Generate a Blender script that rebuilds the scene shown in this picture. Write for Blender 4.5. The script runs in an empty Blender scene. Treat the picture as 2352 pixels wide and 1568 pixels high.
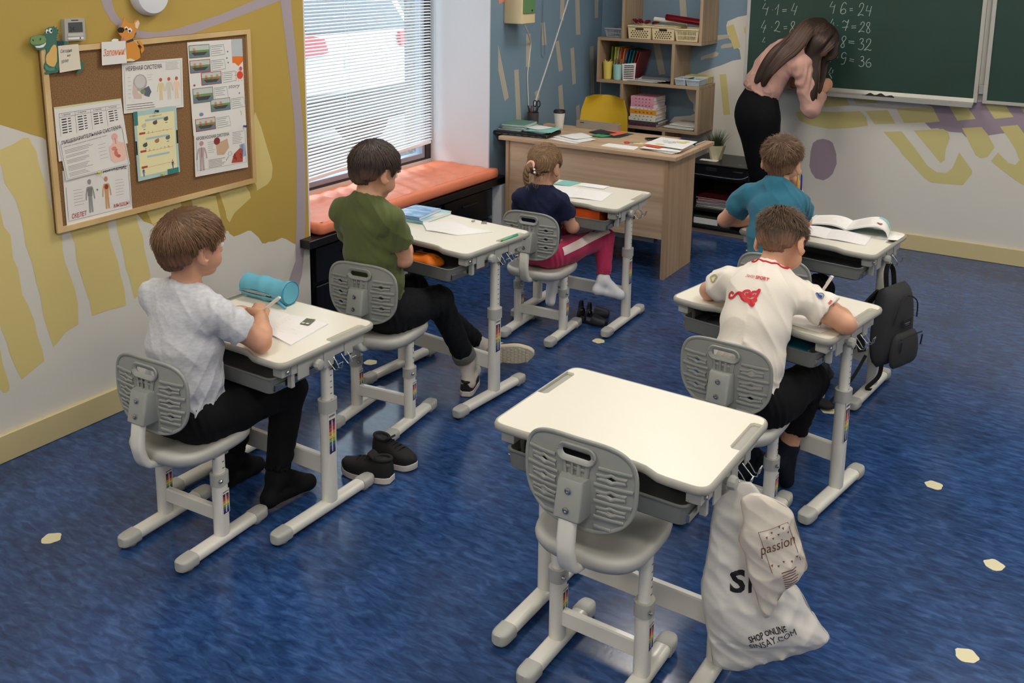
import bpy, math, random
import numpy as np
from mathutils import Vector, Matrix, geometry

random.seed(7); RNG = np.random.default_rng(7)
SC = bpy.context.scene
COL = SC.collection
PI = math.pi

# ------------------------------------------------------------------ camera, sky, lamps, exposure
YAW, PIT, ROL = .541146, .190917, .015374
def cam_axes():
    f = np.array([-math.sin(YAW)*math.cos(PIT), math.cos(YAW)*math.cos(PIT), -math.sin(PIT)])
    r = np.array([math.cos(YAW), math.sin(YAW), 0.]); u = np.cross(r, f)
    return r*math.cos(ROL)+u*math.sin(ROL), -r*math.sin(ROL)+u*math.cos(ROL), f
_r, _u, _f = cam_axes()
cam = bpy.data.cameras.new('camera'); camo = bpy.data.objects.new('camera', cam); COL.objects.link(camo)
camo.matrix_world = Matrix(((_r[0], _u[0], -_f[0], 3.37), (_r[1], _u[1], -_f[1], 0.), (_r[2], _u[2], -_f[2], 1.9), (0, 0, 0, 1)))
cam.sensor_width = 36; cam.sensor_fit = 'HORIZONTAL'
cam.lens = 2221.285/2352*36
cam.shift_x = (1176-1205.305)/2352; cam.shift_y = (343.119-784)/2352
cam.clip_start = .05; cam.clip_end = 200
SC.camera = camo

W = bpy.data.worlds.new('sky'); SC.world = W; W.use_nodes = True
W.node_tree.nodes['Background'].inputs[0].default_value = (.80, .91, 1.0, 1)
W.node_tree.nodes['Background'].inputs[1].default_value = 6.0
SC.view_settings.view_transform = 'Standard'; SC.view_settings.look = 'None'
SC.view_settings.exposure = 0.17; SC.view_settings.gamma = 1.0; SC.view_settings.use_curve_mapping = False
SC.cycles.use_denoising = True
SC.cycles.max_bounces = 8; SC.cycles.diffuse_bounces = 5; SC.cycles.glossy_bounces = 4
SC.cycles.transparent_max_bounces = 12; SC.cycles.transmission_bounces = 6
SC.cycles.caustics_reflective = False; SC.cycles.caustics_refractive = False
SC.cycles.sample_clamp_indirect = 6
LAMP_W = 17.0         # radiance of the ceiling lamps

# ------------------------------------------------------------------ materials
def lin(c):
    return tuple((x/255/12.92 if x/255 <= .04045 else ((x/255+.055)/1.055)**2.4) for x in c)
def mat(name, rgb, rough=.5, metal=0., spec=.5, bump=0., bscale=200., noise=0., nscale=8., stretch=(1, 1, 1), coat=0., sss=0., alpha=1., trans=0., emit=0., sheen=0., rgb2=None, contrast=(.35, .65), detail=4., vcol=0.):
    m = bpy.data.materials.new(name); m.use_nodes = True
    nt = m.node_tree; b = nt.nodes['Principled BSDF']; I = b.inputs
    c = lin(rgb)
    I['Base Color'].default_value = (*c, 1); I['Roughness'].default_value = rough; I['Metallic'].default_value = metal
    I['Specular IOR Level'].default_value = spec; I['Coat Weight'].default_value = coat; I['Alpha'].default_value = alpha
    I['Transmission Weight'].default_value = trans; I['Sheen Weight'].default_value = sheen
    if sss: I['Subsurface Weight'].default_value = sss; I['Subsurface Radius'].default_value = (.02, .008, .004); I['Subsurface Scale'].default_value = .5
    if emit: I['Emission Color'].default_value = (*c, 1); I['Emission Strength'].default_value = emit
    if noise or bump or rgb2:
        tc = nt.nodes.new('ShaderNodeTexCoord'); mp = nt.nodes.new('ShaderNodeMapping'); mp.inputs['Scale'].default_value = stretch
        nt.links.new(tc.outputs['Object'], mp.inputs['Vector'])
    if noise or rgb2:
        n = nt.nodes.new('ShaderNodeTexNoise'); n.inputs['Scale'].default_value = nscale; n.inputs['Detail'].default_value = detail
        nt.links.new(mp.outputs[0], n.inputs['Vector'])
        r = nt.nodes.new('ShaderNodeValToRGB'); r.color_ramp.elements[0].position, r.color_ramp.elements[1].position = contrast
        c2 = lin(rgb2) if rgb2 else tuple(x*(1-noise) for x in c)
        r.color_ramp.elements[0].color = (*c2, 1); r.color_ramp.elements[1].color = (*c, 1)
        nt.links.new(n.outputs['Fac'], r.inputs['Fac']); nt.links.new(r.outputs[0], I['Base Color'])
        last = r.outputs[0]
    if vcol:
        at = nt.nodes.new('ShaderNodeAttribute'); at.attribute_name = 'shade'
        mx = nt.nodes.new('ShaderNodeMix'); mx.data_type = 'RGBA'; mx.blend_type = 'MIX'
        mx.inputs['A'].default_value = (*c, 1); mx.inputs['B'].default_value = (*lin(vcol), 1)
        nt.links.new(at.outputs['Fac'], mx.inputs['Factor']); nt.links.new(mx.outputs['Result'], I['Base Color'])
    if bump:
        n2 = nt.nodes.new('ShaderNodeTexNoise'); n2.inputs['Scale'].default_value = bscale; n2.inputs['Detail'].default_value = 3
        nt.links.new(mp.outputs[0], n2.inputs['Vector'])
        bp = nt.nodes.new('ShaderNodeBump'); bp.inputs['Strength'].default_value = bump; bp.inputs['Distance'].default_value = .002
        nt.links.new(n2.outputs['Fac'], bp.inputs['Height']); nt.links.new(bp.outputs[0], I['Normal'])
    return m
_pm = {}
def flat(rgb, rough=.6):
    k = (tuple(rgb), rough)
    if k not in _pm: _pm[k] = mat('print_%d_%d_%d' % tuple(rgb), rgb, rough)
    return _pm[k]

M = dict(
 ceiling=mat('ceiling_white', (225, 223, 215), .8),
 beige=mat('wall_beige', (216, 212, 202), .65, bump=.05, bscale=300),
 mustard=mat('paint_mustard', (184, 156, 76), .55, bump=.04, bscale=300),
 pale=mat('paint_pale_yellow', (216, 198, 130), .55, bump=.04, bscale=300),
 lav=mat('paint_lavender', (172, 160, 166), .55),
 lav2=mat('paint_mauve', (158, 140, 152), .55),
 blue=mat('paint_blue_grey', (118, 143, 162), .55, bump=.04, bscale=300),
 stripe=mat('paint_stripe', (182, 176, 162), .55),
 yel2=mat('paint_straw', (205, 193, 130), .55),
 coral=mat('paint_coral', (220, 140, 120), .55),
 reveal=mat('reveal_white', (225, 226, 230), .6),
 base=mat('baseboard_cream', (206, 190, 142), .4),
 white=mat('powder_white', (226, 223, 213), .28, coat=.15),
 grey=mat('plastic_grey', (148, 150, 145), .42, bump=.06, bscale=900),
 seat=mat('seat_grey', (184, 183, 176), .42, bump=.06, bscale=900),
 cap=mat('plastic_light_grey', (176, 176, 170), .4, bump=.05, bscale=900),
 edge=mat('desk_edge_grey', (164, 162, 152), .4),
 top=mat('laminate_cream', (232, 227, 212), .34, bump=.015, bscale=700),
 steel=mat('steel', (190, 190, 188), .25, metal=1.),
 wire=mat('wire_steel', (200, 200, 198), .3, metal=1.),
 dark=mat('dark_plastic', (28, 28, 30), .45),
 black=mat('black_lacquer', (14, 14, 17), .3),
 tray=mat('tray_grey', (112, 114, 111), .5),
 cork=mat('cork', (150, 112, 72), .85, rgb2=(120, 86, 52), nscale=260, contrast=(.4, .6), bump=.2, bscale=400),
 pine=mat('pine', (222, 192, 142), .5, rgb2=(200, 166, 112), nscale=30, stretch=(1, .12, .12)),
 paper=mat('paper_white', (230, 227, 222), .75),
 cream=mat('cream_plastic', (226, 210, 168), .45),
 skin=mat('skin', (216, 166, 136), .5, sss=.12, rgb2=(202, 146, 116), nscale=14, contrast=(.3, .7)),
 alu=mat('aluminium', (190, 188, 180), .5, metal=.5),
 board=mat('chalkboard', (24, 56, 46), .5, rgb2=(30, 64, 54), nscale=3, contrast=(.3, .7)),
 chalk=mat('chalk', (160, 178, 170), .9),
 orange=mat('vinyl_coral', (240, 140, 104), .42, bump=.12, bscale=12),
 glassy=None)
def wood(name, c1, c2, axis, sc=26):
    st = [1., 1., 1.]; st[axis] = .05
    return mat(name, c1, .5, rgb2=c2, nscale=sc, stretch=st, contrast=(.3, .7), detail=6, bump=.03, bscale=60)
M['oak'] = wood('oak_lengthwise', (204, 176, 146), (176, 146, 116), 0)
M['oakz'] = wood('oak_upright', (188, 160, 128), (160, 130, 100), 2)
M['oaks'] = wood('shelf_oak', (178, 154, 126), (150, 126, 100), 2)
M['oaksx'] = wood('shelf_oak_lengthwise', (178, 154, 126), (150, 126, 100), 0)

def glass_mat():
    m = bpy.data.materials.new('window_glass'); m.use_nodes = True; nt = m.node_tree; nt.nodes.clear()
    o = nt.nodes.new('ShaderNodeOutputMaterial'); t = nt.nodes.new('ShaderNodeBsdfTransparent'); g = nt.nodes.new('ShaderNodeBsdfGlossy')
    t.inputs[0].default_value = (.93, .97, .97, 1); g.inputs['Roughness'].default_value = .02
    lw = nt.nodes.new('ShaderNodeLayerWeight'); lw.inputs[0].default_value = .5; pw = nt.nodes.new('ShaderNodeMath'); pw.operation = 'POWER'; pw.inputs[1].default_value = 4
    nt.links.new(lw.outputs['Facing'], pw.inputs[0]); f = nt.nodes.new('ShaderNodeMath'); f.operation = 'MULTIPLY_ADD'; f.inputs[1].default_value = .8; f.inputs[2].default_value = .04; nt.links.new(pw.outputs[0], f.inputs[0])
    x = nt.nodes.new('ShaderNodeMixShader')
    nt.links.new(f.outputs[0], x.inputs[0]); nt.links.new(t.outputs[0], x.inputs[1]); nt.links.new(g.outputs[0], x.inputs[2]); nt.links.new(x.outputs[0], o.inputs[0])
    return m
M['glassy'] = glass_mat()
def floor_mat():
    m = bpy.data.materials.new('linoleum_blue'); m.use_nodes = True; nt = m.node_tree; b = nt.nodes['Principled BSDF']
    tc = nt.nodes.new('ShaderNodeTexCoord'); L = nt.links.new
    def noise(scale, st, rot, det, dist=0.):
        mp = nt.nodes.new('ShaderNodeMapping'); mp.inputs['Scale'].default_value = st; mp.inputs['Rotation'].default_value = (0, 0, rot)
        n = nt.nodes.new('ShaderNodeTexNoise'); n.inputs['Scale'].default_value = scale; n.inputs['Detail'].default_value = det; n.inputs['Distortion'].default_value = dist
        L(tc.outputs['Object'], mp.inputs[0]); L(mp.outputs[0], n.inputs[0]); return n.outputs['Fac']
    def ramp(f, stops):
        r = nt.nodes.new('ShaderNodeValToRGB'); e = r.color_ramp.elements
        while len(e) < len(stops): e.new(.5)
        for k, (p, c) in enumerate(stops): e[k].position = p; e[k].color = (*lin(c), 1)
        L(f, r.inputs[0]); return r.outputs[0]
    a = ramp(noise(46, (.34, 1, 1), .35, 7, .7), [(.30, (29, 53, 98)), (.46, (41, 71, 120)), (.58, (51, 83, 134)), (.72, (66, 99, 150))])
    c = ramp(noise(95, (.32, 1, 1), .25, 5, 1.2), [(.0, (0, 0, 0)), (.58, (0, 0, 0)), (.80, (130, 130, 130))])
    g = ramp(noise(3.0, (1, 1, 1), 0, 3), [(.3, (205, 205, 205)), (.7, (255, 255, 255))])
    mx = nt.nodes.new('ShaderNodeMix'); mx.data_type = 'RGBA'; mx.inputs['B'].default_value = (*lin((98, 124, 168)), 1)
    L(c, mx.inputs['Factor']); L(a, mx.inputs['A'])
    m2 = nt.nodes.new('ShaderNodeMix'); m2.data_type = 'RGBA'; m2.blend_type = 'MULTIPLY'; m2.inputs['Factor'].default_value = 1
    L(mx.outputs['Result'], m2.inputs['A']); L(g, m2.inputs['B']); L(m2.outputs['Result'], b.inputs['Base Color'])
    b.inputs['Roughness'].default_value = .19; b.inputs['Specular IOR Level'].default_value = .45
    bp = nt.nodes.new('ShaderNodeBump'); bp.inputs['Strength'].default_value = .06; bp.inputs['Distance'].default_value = .002
    L(noise(90, (1, .5, 1), 0, 3), bp.inputs['Height']); L(bp.outputs[0], b.inputs['Normal'])
    return m
M['floor'] = floor_mat()

# ------------------------------------------------------------------ objects
def tag(o, label=None, cat=None, group=None, kind=None):
    if label: o['label'] = label
    if cat: o['category'] = cat
    if group: o['group'] = group
    if kind: o['kind'] = kind
    return o
def empty(name, loc=(0, 0, 0), rz=0., label=None, cat=None, group=None, parent=None):
    o = bpy.data.objects.new(name, None); COL.objects.link(o); o.location = loc; o.rotation_euler = (0, 0, rz)
    o.empty_display_size = .05
    if parent: o.parent = parent
    return tag(o, label, cat, group)
def link(name, me, parent=None, loc=(0, 0, 0), rot=(0, 0, 0)):
    o = bpy.data.objects.new(name, me); COL.objects.link(o); o.location = loc; o.rotation_euler = rot
    if parent: o.parent = parent
    return o
def mesh(name, geo, m, smooth=False, fm=None):
    """geo = (verts, faces); m = one material or a list with fm = material index per face"""
    v, f = geo
    me = bpy.data.meshes.new(name)
    me.from_pydata([tuple(map(float, p)) for p in v], [], [tuple(map(int, q)) for q in f])
    for k in (m if isinstance(m, (list, tuple)) else [m]): me.materials.append(k)
    if fm is not None: me.polygons.foreach_set('material_index', fm)
    if smooth is True: me.polygons.foreach_set('use_smooth', [True]*len(me.polygons))
    elif smooth: me.polygons.foreach_set('use_smooth', [True]*len(me.polygons)); me.set_sharp_from_angle(angle=math.radians(smooth))
    me.update(); return me
def obj(name, geo, m, parent=None, loc=(0, 0, 0), rot=(0, 0, 0), smooth=False, fm=None):
    return link(name, mesh(name, geo, m, smooth, fm), parent, loc, rot)
def copy_tree(o, parent=None):
    c = o.copy(); COL.objects.link(c); c.parent = parent
    for ch in list(o.children): copy_tree(ch, c)
    return c

# ------------------------------------------------------------------ geometry: every maker returns (verts, faces)
def join(*gs):
    V, F = [], []
    for v, f in gs:
        b = len(V); V += [tuple(p) for p in v]; F += [tuple(i+b for i in q) for q in f]
    return V, F
def xf(g, loc=(0, 0, 0), rot=(0, 0, 0), sc=1.):
    R = Matrix.LocRotScale(Vector(loc), __import__('mathutils').Euler(rot), Vector((sc, sc, sc)) if not isinstance(sc, (tuple, list)) else Vector(sc))
    return [tuple(R @ Vector(p)) for p in g[0]], g[1]
def loft(loops, caps=(True, True), closed=True, ring=False):
    n = len(loops[0]); V = [tuple(p) for l in loops for p in l]; F = []
    m = len(loops)
    for i in range(m if ring else m-1):
        a, b = i*n, ((i+1) % m)*n
        for j in range(n if closed else n-1):
            k = (j+1) % n; F.append((a+j, a+k, b+k, b+j))
    if caps[0] and not ring: F.append(tuple(range(n-1, -1, -1)))
    if caps[1] and not ring: F.append(tuple((m-1)*n+j for j in range(n)))
    return V, F
def circ(r, n=12, r2=None): r2 = r if r2 is None else r2; return [(r*math.cos(2*PI*i/n), r2*math.sin(2*PI*i/n)) for i in range(n)]
def rrect(w, h, r, n=4):
    P = []
    for cx, cy, a0 in ((w/2-r, h/2-r, 0), (-w/2+r, h/2-r, PI/2), (-w/2+r, -h/2+r, PI), (w/2-r, -h/2+r, 1.5*PI)):
        for i in range(n+1): a = a0+PI/2*i/n; P.append((cx+r*math.cos(a), cy+r*math.sin(a)))
    return P
def rpoly(pts, r, n=5):
    """polygon (counter-clockwise) with rounded corners; r one radius or a list"""
    P = []; N = len(pts)
    for i in range(N):
        ri = r[i] if isinstance(r, (list, tuple)) else r
        p = Vector(pts[i]); a = (Vector(pts[i-1])-p); b = (Vector(pts[(i+1) % N])-p)
        if ri <= 0: P.append(tuple(p)); continue
        ang = a.angle(b); d = min(ri/math.tan(ang/2), a.length*.49, b.length*.49)
        A = p+a.normalized()*d; B = p+b.normalized()*d
        for k in range(n+1):
            t = k/n; P.append(tuple(A*(1-t)**2+p*2*t*(1-t)+B*t*t))
    return P
def inset(P, d):
    out = []; N = len(P)
    for i in range(N):
        a = Vector(P[i-1]); p = Vector(P[i]); b = Vector(P[(i+1) % N])
        e1 = (p-a); e2 = (b-p)
        if e1.length < 1e-9: e1 = e2
        if e2.length < 1e-9: e2 = e1
        n1 = Vector((-e1.y, e1.x)).normalized(); n2 = Vector((-e2.y, e2.x)).normalized()
        n = (n1+n2); 
        if n.length < 1e-6: n = n1
        n.normalize(); k = d/max(.35, n.dot(n1)); out.append(tuple(p+n*k))
    return out
def slab(P, z0, z1, c=.0015):
    """prism of polygon P with chamfered rims"""
    L = [[(x, y, z0) for x, y in inset(P, c)], [(x, y, z0+c) for x, y in P], [(x, y, z1-c) for x, y in P], [(x, y, z1) for x, y in inset(P, c)]]
    return loft(L)
def box(x0, x1, y0, y1, z0, z1, c=.0015):
    c = min(c, (x1-x0)*.3, (y1-y0)*.3, (z1-z0)*.3)
    return slab([(x0, y0), (x1, y0), (x1, y1), (x0, y1)], z0, z1, c)
def rbox(cx, cy, cz, w, d, h, r=.01, c=.004, n=3):
    return xf(slab(rrect(w, d, r, n), -h/2, h/2, c), (cx, cy, cz))
def lathe(prof, n=20, caps=(True, True)):
    return loft([[(r*math.cos(2*PI*i/n), r*math.sin(2*PI*i/n), z) for i in range(n)] for r, z in prof], caps)
def sweep(path, prof, caps=True, closed=False, up=(0, 0, 1), taper=None):
    P = [Vector(p) for p in path]; n = len(P); loops = []; U = Vector(up)
    for i in range(n):
        if closed: t = (P[(i+1) % n]-P[i-1])
        else: t = P[min(i+1, n-1)]-P[max(i-1, 0)]
        t.normalize(); s = t.cross(U)
        if s.length < 1e-3: s = t.cross(Vector((1, 0, 0)) if abs(t.x) < .9 else Vector((0, 1, 0)))
        s.normalize(); w = s.cross(t).normalized(); U = w
        k = taper[i] if taper is not None else 1.
        loops.append([tuple(P[i]+s*a*k+w*b*k) for a, b in prof])
    return loft(loops, (caps, caps), ring=closed)
def curve(pts, n=8, closed=False):
    P = [np.array(p, float) for p in pts]; out = []; N = len(P)
    for i in range(N if closed else N-1):
        if closed: p0, p1, p2, p3 = P[i-1], P[i], P[(i+1) % N], P[(i+2) % N]
        else: p0, p1, p2, p3 = P[max(i-1, 0)], P[i], P[i+1], P[min(i+2, N-1)]
        for k in range(n):
            t = k/n; out.append(.5*(2*p1+(p2-p0)*t+(2*p0-5*p1+4*p2-p3)*t*t+(3*p1-p0-3*p2+p3)*t**3))
    if not closed: out.append(P[-1])
    return [tuple(map(float, p)) for p in out]
def tube(pts, r, n=8, sm=0, closed=False, taper=None):
    p = curve(pts, sm, closed) if sm else pts
    return sweep(p, circ(r, n), closed=closed, taper=taper)
def ellipsoid(c, r, n=14, m=9):
    V = [(c[0], c[1], c[2]-r[2])]; F = []
    for j in range(1, m):
        a = PI*j/m-PI/2
        for i in range(n): b = 2*PI*i/n; V.append((c[0]+r[0]*math.cos(a)*math.cos(b), c[1]+r[1]*math.cos(a)*math.sin(b), c[2]+r[2]*math.sin(a)))
    V.append((c[0], c[1], c[2]+r[2]))
    for i in range(n): F.append((0, 1+(i+1) % n, 1+i))
    for j in range(m-2):
        for i in range(n): a = 1+j*n; k = (i+1) % n; F.append((a+i, a+k, a+n+k, a+n+i))
    a = 1+(m-2)*n
    for i in range(n): F.append((a+i, a+(i+1) % n, len(V)-1))
    return V, F
def inside(p, P):
    x, y = p; c = False; j = len(P)-1
    for i in range(len(P)):
        xi, yi = P[i][:2]; xj, yj = P[j][:2]
        if (yi > y) != (yj > y) and x < (xj-xi)*(y-yi)/(yj-yi)+xi: c = not c
        j = i
    return c
def tri2d(outline, holes=(), step=0.):
    V = []; E = []
    for L in [outline]+list(holes):
        b = len(V); V += [Vector((p[0], p[1])) for p in L]; E += [(b+i, b+(i+1) % len(L)) for i in range(len(L))]
    if step:
        xs = [p[0] for p in outline]; ys = [p[1] for p in outline]
        ins = inset(outline, step*.35) if True else outline
        y = min(ys)
        while y < max(ys):
            x = min(xs)
            while x < max(xs):
                if inside((x, y), ins) and not any(inside((x, y), inset(h, -step*.35)) for h in holes): V.append(Vector((x, y)))
                x += step
            y += step
    r = geometry.delaunay_2d_cdt(V, E, [], 0, 1e-6)
    vs = [tuple(p) for p in r[0]]; fs = []
    for t in r[2]:
        c = (sum(vs[i][0] for i in t)/3, sum(vs[i][1] for i in t)/3)
        if inside(c, outline) and not any(inside(c, h) for h in holes): fs.append(tuple(t))
    return vs, fs
def plate(outline, holes, fn, t, step):
    """thick sheet: 2D region mapped by fn(u, v) -> point, thickened along fn's normal"""
    vs, fs = tri2d(outline, holes, step); V = []; n = len(vs); h = 1e-4; B = []
    for u, v in vs:
        p = Vector(fn(u, v)); nn = (Vector(fn(u+h, v))-p).cross(Vector(fn(u, v+h))-p).normalized(); V.append(tuple(p+nn*t/2)); B.append(tuple(p-nn*t/2))
    V += B; F = []; ed = {}
    for f in fs:
        F.append(f); F.append(tuple(i+n for i in reversed(f)))
        for i in range(3): ed.setdefault(tuple(sorted((f[i], f[(i+1) % 3]))), []).append((f[i], f[(i+1) % 3]))
    for k, l in ed.items():
        if len(l) == 1: a, b = l[0]; F.append((b, a, a+n, b+n))
    return V, F
def fan(P3): return [tuple(p) for p in P3], [tuple(range(len(P3)))]
_tx = {}
def text2d(s, shear=0., bold=0.):
    k = (s, shear, bold)
    if k not in _tx:
        cu = bpy.data.curves.new('t', 'FONT'); cu.body = s; cu.size = 1.; cu.shear = shear; cu.offset = bold; cu.resolution_u = 3
        o = bpy.data.objects.new('t', cu); COL.objects.link(o)
        dg = bpy.context.evaluated_depsgraph_get(); e = o.evaluated_get(dg); me = e.to_mesh()
        V = [(v.co.x, v.co.y) for v in me.vertices]; F = [tuple(p.vertices) for p in me.polygons]
        e.to_mesh_clear(); bpy.data.objects.remove(o); bpy.data.curves.remove(cu)
        xs = [v[0] for v in V]; ys = [v[1] for v in V]
        _tx[k] = ([((x-min(xs))/(max(xs)-min(xs)), (y-min(ys))/(max(ys)-min(ys))) for x, y in V], F, (max(xs)-min(xs))/(max(ys)-min(ys)))
    return _tx[k]
def textgeo(s, fn, x0, y0, x1, y1, shear=0., bold=0.):
    """letters laid into the rectangle (x0,y0)-(x1,y1) of surface fn"""
    V, F, _ = text2d(s, shear, bold)
    return [fn(x0+(x1-x0)*a, y0+(y1-y0)*b) for a, b in V], F
def ribbon(pts, w, fn=None):
    """flat line of width w through 2D points, on surface fn(u,v)"""
    P = [Vector(p) for p in pts]; A, B = [], []
    for i in range(len(P)):
        t = P[min(i+1, len(P)-1)]-P[max(i-1, 0)]
        if t.length < 1e-9: t = Vector((1, 0))
        t.normalize(); n = Vector((-t.y, t.x))*w/2; A.append(P[i]+n); B.append(P[i]-n)
    fn = fn or (lambda u, v: (u, v, 0)); V = [fn(p.x, p.y) for p in A]+[fn(p.x, p.y) for p in B]; n = len(A)
    return V, [(i, n+i, n+i+1, i+1) for i in range(n-1)]

def subdiv(g, n=1):
    """split every face into small triangles so that print can follow a curved surface"""
    V = [tuple(p) for p in g[0]]; T = [(f[0], f[i], f[i+1]) for f in g[1] for i in range(1, len(f)-1)]
    for _ in range(n):
        E, N = {}, []
        def mid(a, b):
            k = (a, b) if a < b else (b, a)
            if k not in E: E[k] = len(V); V.append(tuple((x+y)/2 for x, y in zip(V[a], V[b])))
            return E[k]
        for a, b, c in T: x, y, z = mid(a, b), mid(b, c), mid(c, a); N += [(a, x, z), (x, b, y), (z, y, c), (x, y, z)]
        T = N
    return V, T

# ---- measured outlines (metres): mural on the walls, board, papers, chalk, stickers
MUS=[(1.985,2.188),(3.716,2.337),(3.689,1.143),(3.657,0.5),(3.573,0.449),(3.534,0.426),(3.504,0.452),(3.464,0.476),(3.442,0.489),(3.408,0.514),(3.375,0.53),(3.325,0.523),(3.287,0.53),(3.266,0.527),(3.244,0.534),(3.223,0.568),(3.196,0.594),(3.176,0.612),(3.156,0.617),(3.106,0.61),(3.069,0.609),(3.043,0.63),(3.036,0.645),(3.007,0.647),(2.973,0.63),(2.899,0.656),(2.735,0.735),(2.631,0.755),(2.623,0.77),(2.58,0.793),(2.553,0.828),(2.332,1.043),(2.157,1.217),(2.112,1.236),(2.07,1.256),(1.997,1.289),(1.904,1.327)]
PAL=[[(1.875,1.013),(1.969,0.977),(1.976,0.91),(1.999,0.871),(2.001,0.778),(2.017,0.732),(2.024,0.628),(2.044,0.58),(2.063,0.511),(2.069,0.454),(2.085,0.384),(2.09,0.338),(1.992,0.297),(1.976,0.345),(1.958,0.407),(1.949,0.459),(1.929,0.533),(1.85,0.741)],[(1.868,0.415),(1.921,0.448),(1.924,0.394),(1.935,0.338),(1.944,0.29),(1.939,0.269),(1.918,0.27),(1.907,0.291),(1.86,0.331)],[(1.955,1.189),(1.988,1.197),(2.037,1.209),(2.081,1.228),(2.102,1.225),(2.112,1.2),(2.128,1.168),(2.133,1.116),(2.152,1.04),(2.159,0.976),(2.176,0.912),(2.194,0.859),(2.204,0.823),(2.202,0.759),(2.207,0.717),(2.224,0.655),(2.239,0.6),(2.25,0.525),(2.245,0.438),(2.21,0.431),(2.186,0.424),(2.147,0.391),(2.131,0.382),(2.11,0.474),(2.098,0.542),(2.096,0.6),(2.083,0.665),(2.073,0.745),(2.054,0.817),(2.052,0.872),(2.044,0.941),(2.031,1.002),(1.994,1.071),(1.99,1.128)],[(2.228,0.939),(2.241,0.821),(2.257,0.774),(2.258,0.703),(2.27,0.649),(2.284,0.587),(2.302,0.516),(2.308,0.455),(2.384,0.457),(2.421,0.452),(2.468,0.451),(2.465,0.527),(2.452,0.584),(2.444,0.647),(2.428,0.71),(2.415,0.758),(2.408,0.826),(2.4,0.903)],[(2.44,0.895),(2.449,0.821),(2.45,0.787),(2.472,0.684),(2.479,0.607),(2.493,0.565),(2.511,0.468),(2.547,0.478),(2.599,0.544),(2.589,0.601),(2.576,0.665),(2.572,0.728),(2.55,0.794),(2.547,0.873)],[(2.586,0.865),(2.623,0.77),(2.631,0.755),(2.687,0.706),(2.801,0.669),(2.828,0.713),(2.784,0.801),(2.767,0.866)],[(2.832,0.853),(2.849,0.767),(2.875,0.682),(2.922,0.634),(2.973,0.63),(3.013,0.648),(2.992,0.73),(2.972,0.825)],[(2.987,0.863),(2.995,0.833),(3.026,0.741),(3.029,0.709),(3.046,0.683),(3.078,0.722),(3.141,0.753),(3.183,0.774),(3.177,0.802),(3.159,0.831),(3.144,0.865)],[(3.198,1.119),(3.231,1.184),(3.267,1.103),(3.297,1.007),(3.316,0.952),(3.331,0.898),(3.322,0.846),(3.295,0.82),(3.24,0.806),(3.225,0.802),(3.22,0.831),(3.173,0.891)]]
LAV=[[(3.429,1.621),(3.441,1.541),(3.451,1.447),(3.46,1.387),(3.469,1.3),(3.485,1.124),(3.494,0.923),(3.489,0.78),(3.483,0.637),(3.469,0.474),(3.467,0.387),(3.434,0.333),(3.403,0.27),(3.385,0.197),(3.449,0.177),(3.471,0.218),(3.507,0.297),(3.521,0.373),(3.532,0.459),(3.547,0.623),(3.553,0.768),(3.553,0.913),(3.543,1.116),(3.526,1.294),(3.515,1.413),(3.505,1.508),(3.493,1.619),(3.481,1.787),(3.411,1.767)],[(2.442,1.83),(2.447,1.729),(2.458,1.692),(2.484,1.648),(2.516,1.618),(2.553,1.591),(2.595,1.572),(2.645,1.562),(2.693,1.564),(2.837,1.562),(2.94,1.584),(3.122,1.628),(3.375,1.692),(3.422,1.703),(3.467,1.729),(3.411,1.767),(3.258,1.709),(3.031,1.645),(2.791,1.595),(2.695,1.587),(2.618,1.598),(2.562,1.626),(2.519,1.659),(2.502,1.691),(2.494,1.727),(2.49,1.83)]]
BST=[[(5.364,1.369),(5.504,1.002),(5.45,0.982),(5.367,1.2)],[(5.567,1.183),(5.625,1.182),(5.67,0.816),(5.607,0.821)],[(5.718,1.419),(5.778,1.416),(5.78,1.185),(5.722,1.19)],[(5.915,1.486),(5.972,1.487),(6.006,1.325),(5.942,1.326)],[(6.13,1.338),(6.181,1.347),(6.253,1.124),(6.191,1.116)],[(6.192,1.687),(6.253,1.686),(6.249,1.484),(6.192,1.499)],[(6.411,1.683),(6.479,1.682),(6.515,1.371),(6.444,1.373)],[(6.359,1.276),(6.417,1.281),(6.464,1.004),(6.408,1.0)],[(6.187,1.009),(6.249,1.018),(6.285,0.824),(6.213,0.832)],[(6.733,1.677),(6.797,1.676),(6.803,1.487),(6.746,1.485)],[(6.678,1.268),(6.737,1.271),(6.777,0.891),(6.717,0.898)],[(6.473,0.823),(6.529,0.837),(6.558,0.667),(6.496,0.68)],[(5.847,1.002),(5.902,1.014),(5.917,0.961),(5.877,0.932)]]
COR=[(5.357,1.702),(5.515,1.7),(5.472,1.655),(5.369,1.631)]
BLU=[(-0.12,2.609),(1.081,2.568),(1.131,1.554),(1.114,1.553),(1.031,1.534),(0.954,1.499),(0.946,1.464),(0.964,1.385),(1.027,1.325),(1.058,1.295),(1.072,1.229),(1.01,1.215),(0.922,1.174),(0.833,1.139),(0.732,1.093),(0.677,1.079),(0.662,1.025),(0.655,0.964),(0.686,0.9),(0.722,0.87),(0.725,0.817),(0.74,0.799),(0.703,0.778),(0.573,0.756),(0.539,0.716),(0.495,0.571),(0.456,0.22),(-0.038,0.155)]
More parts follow.
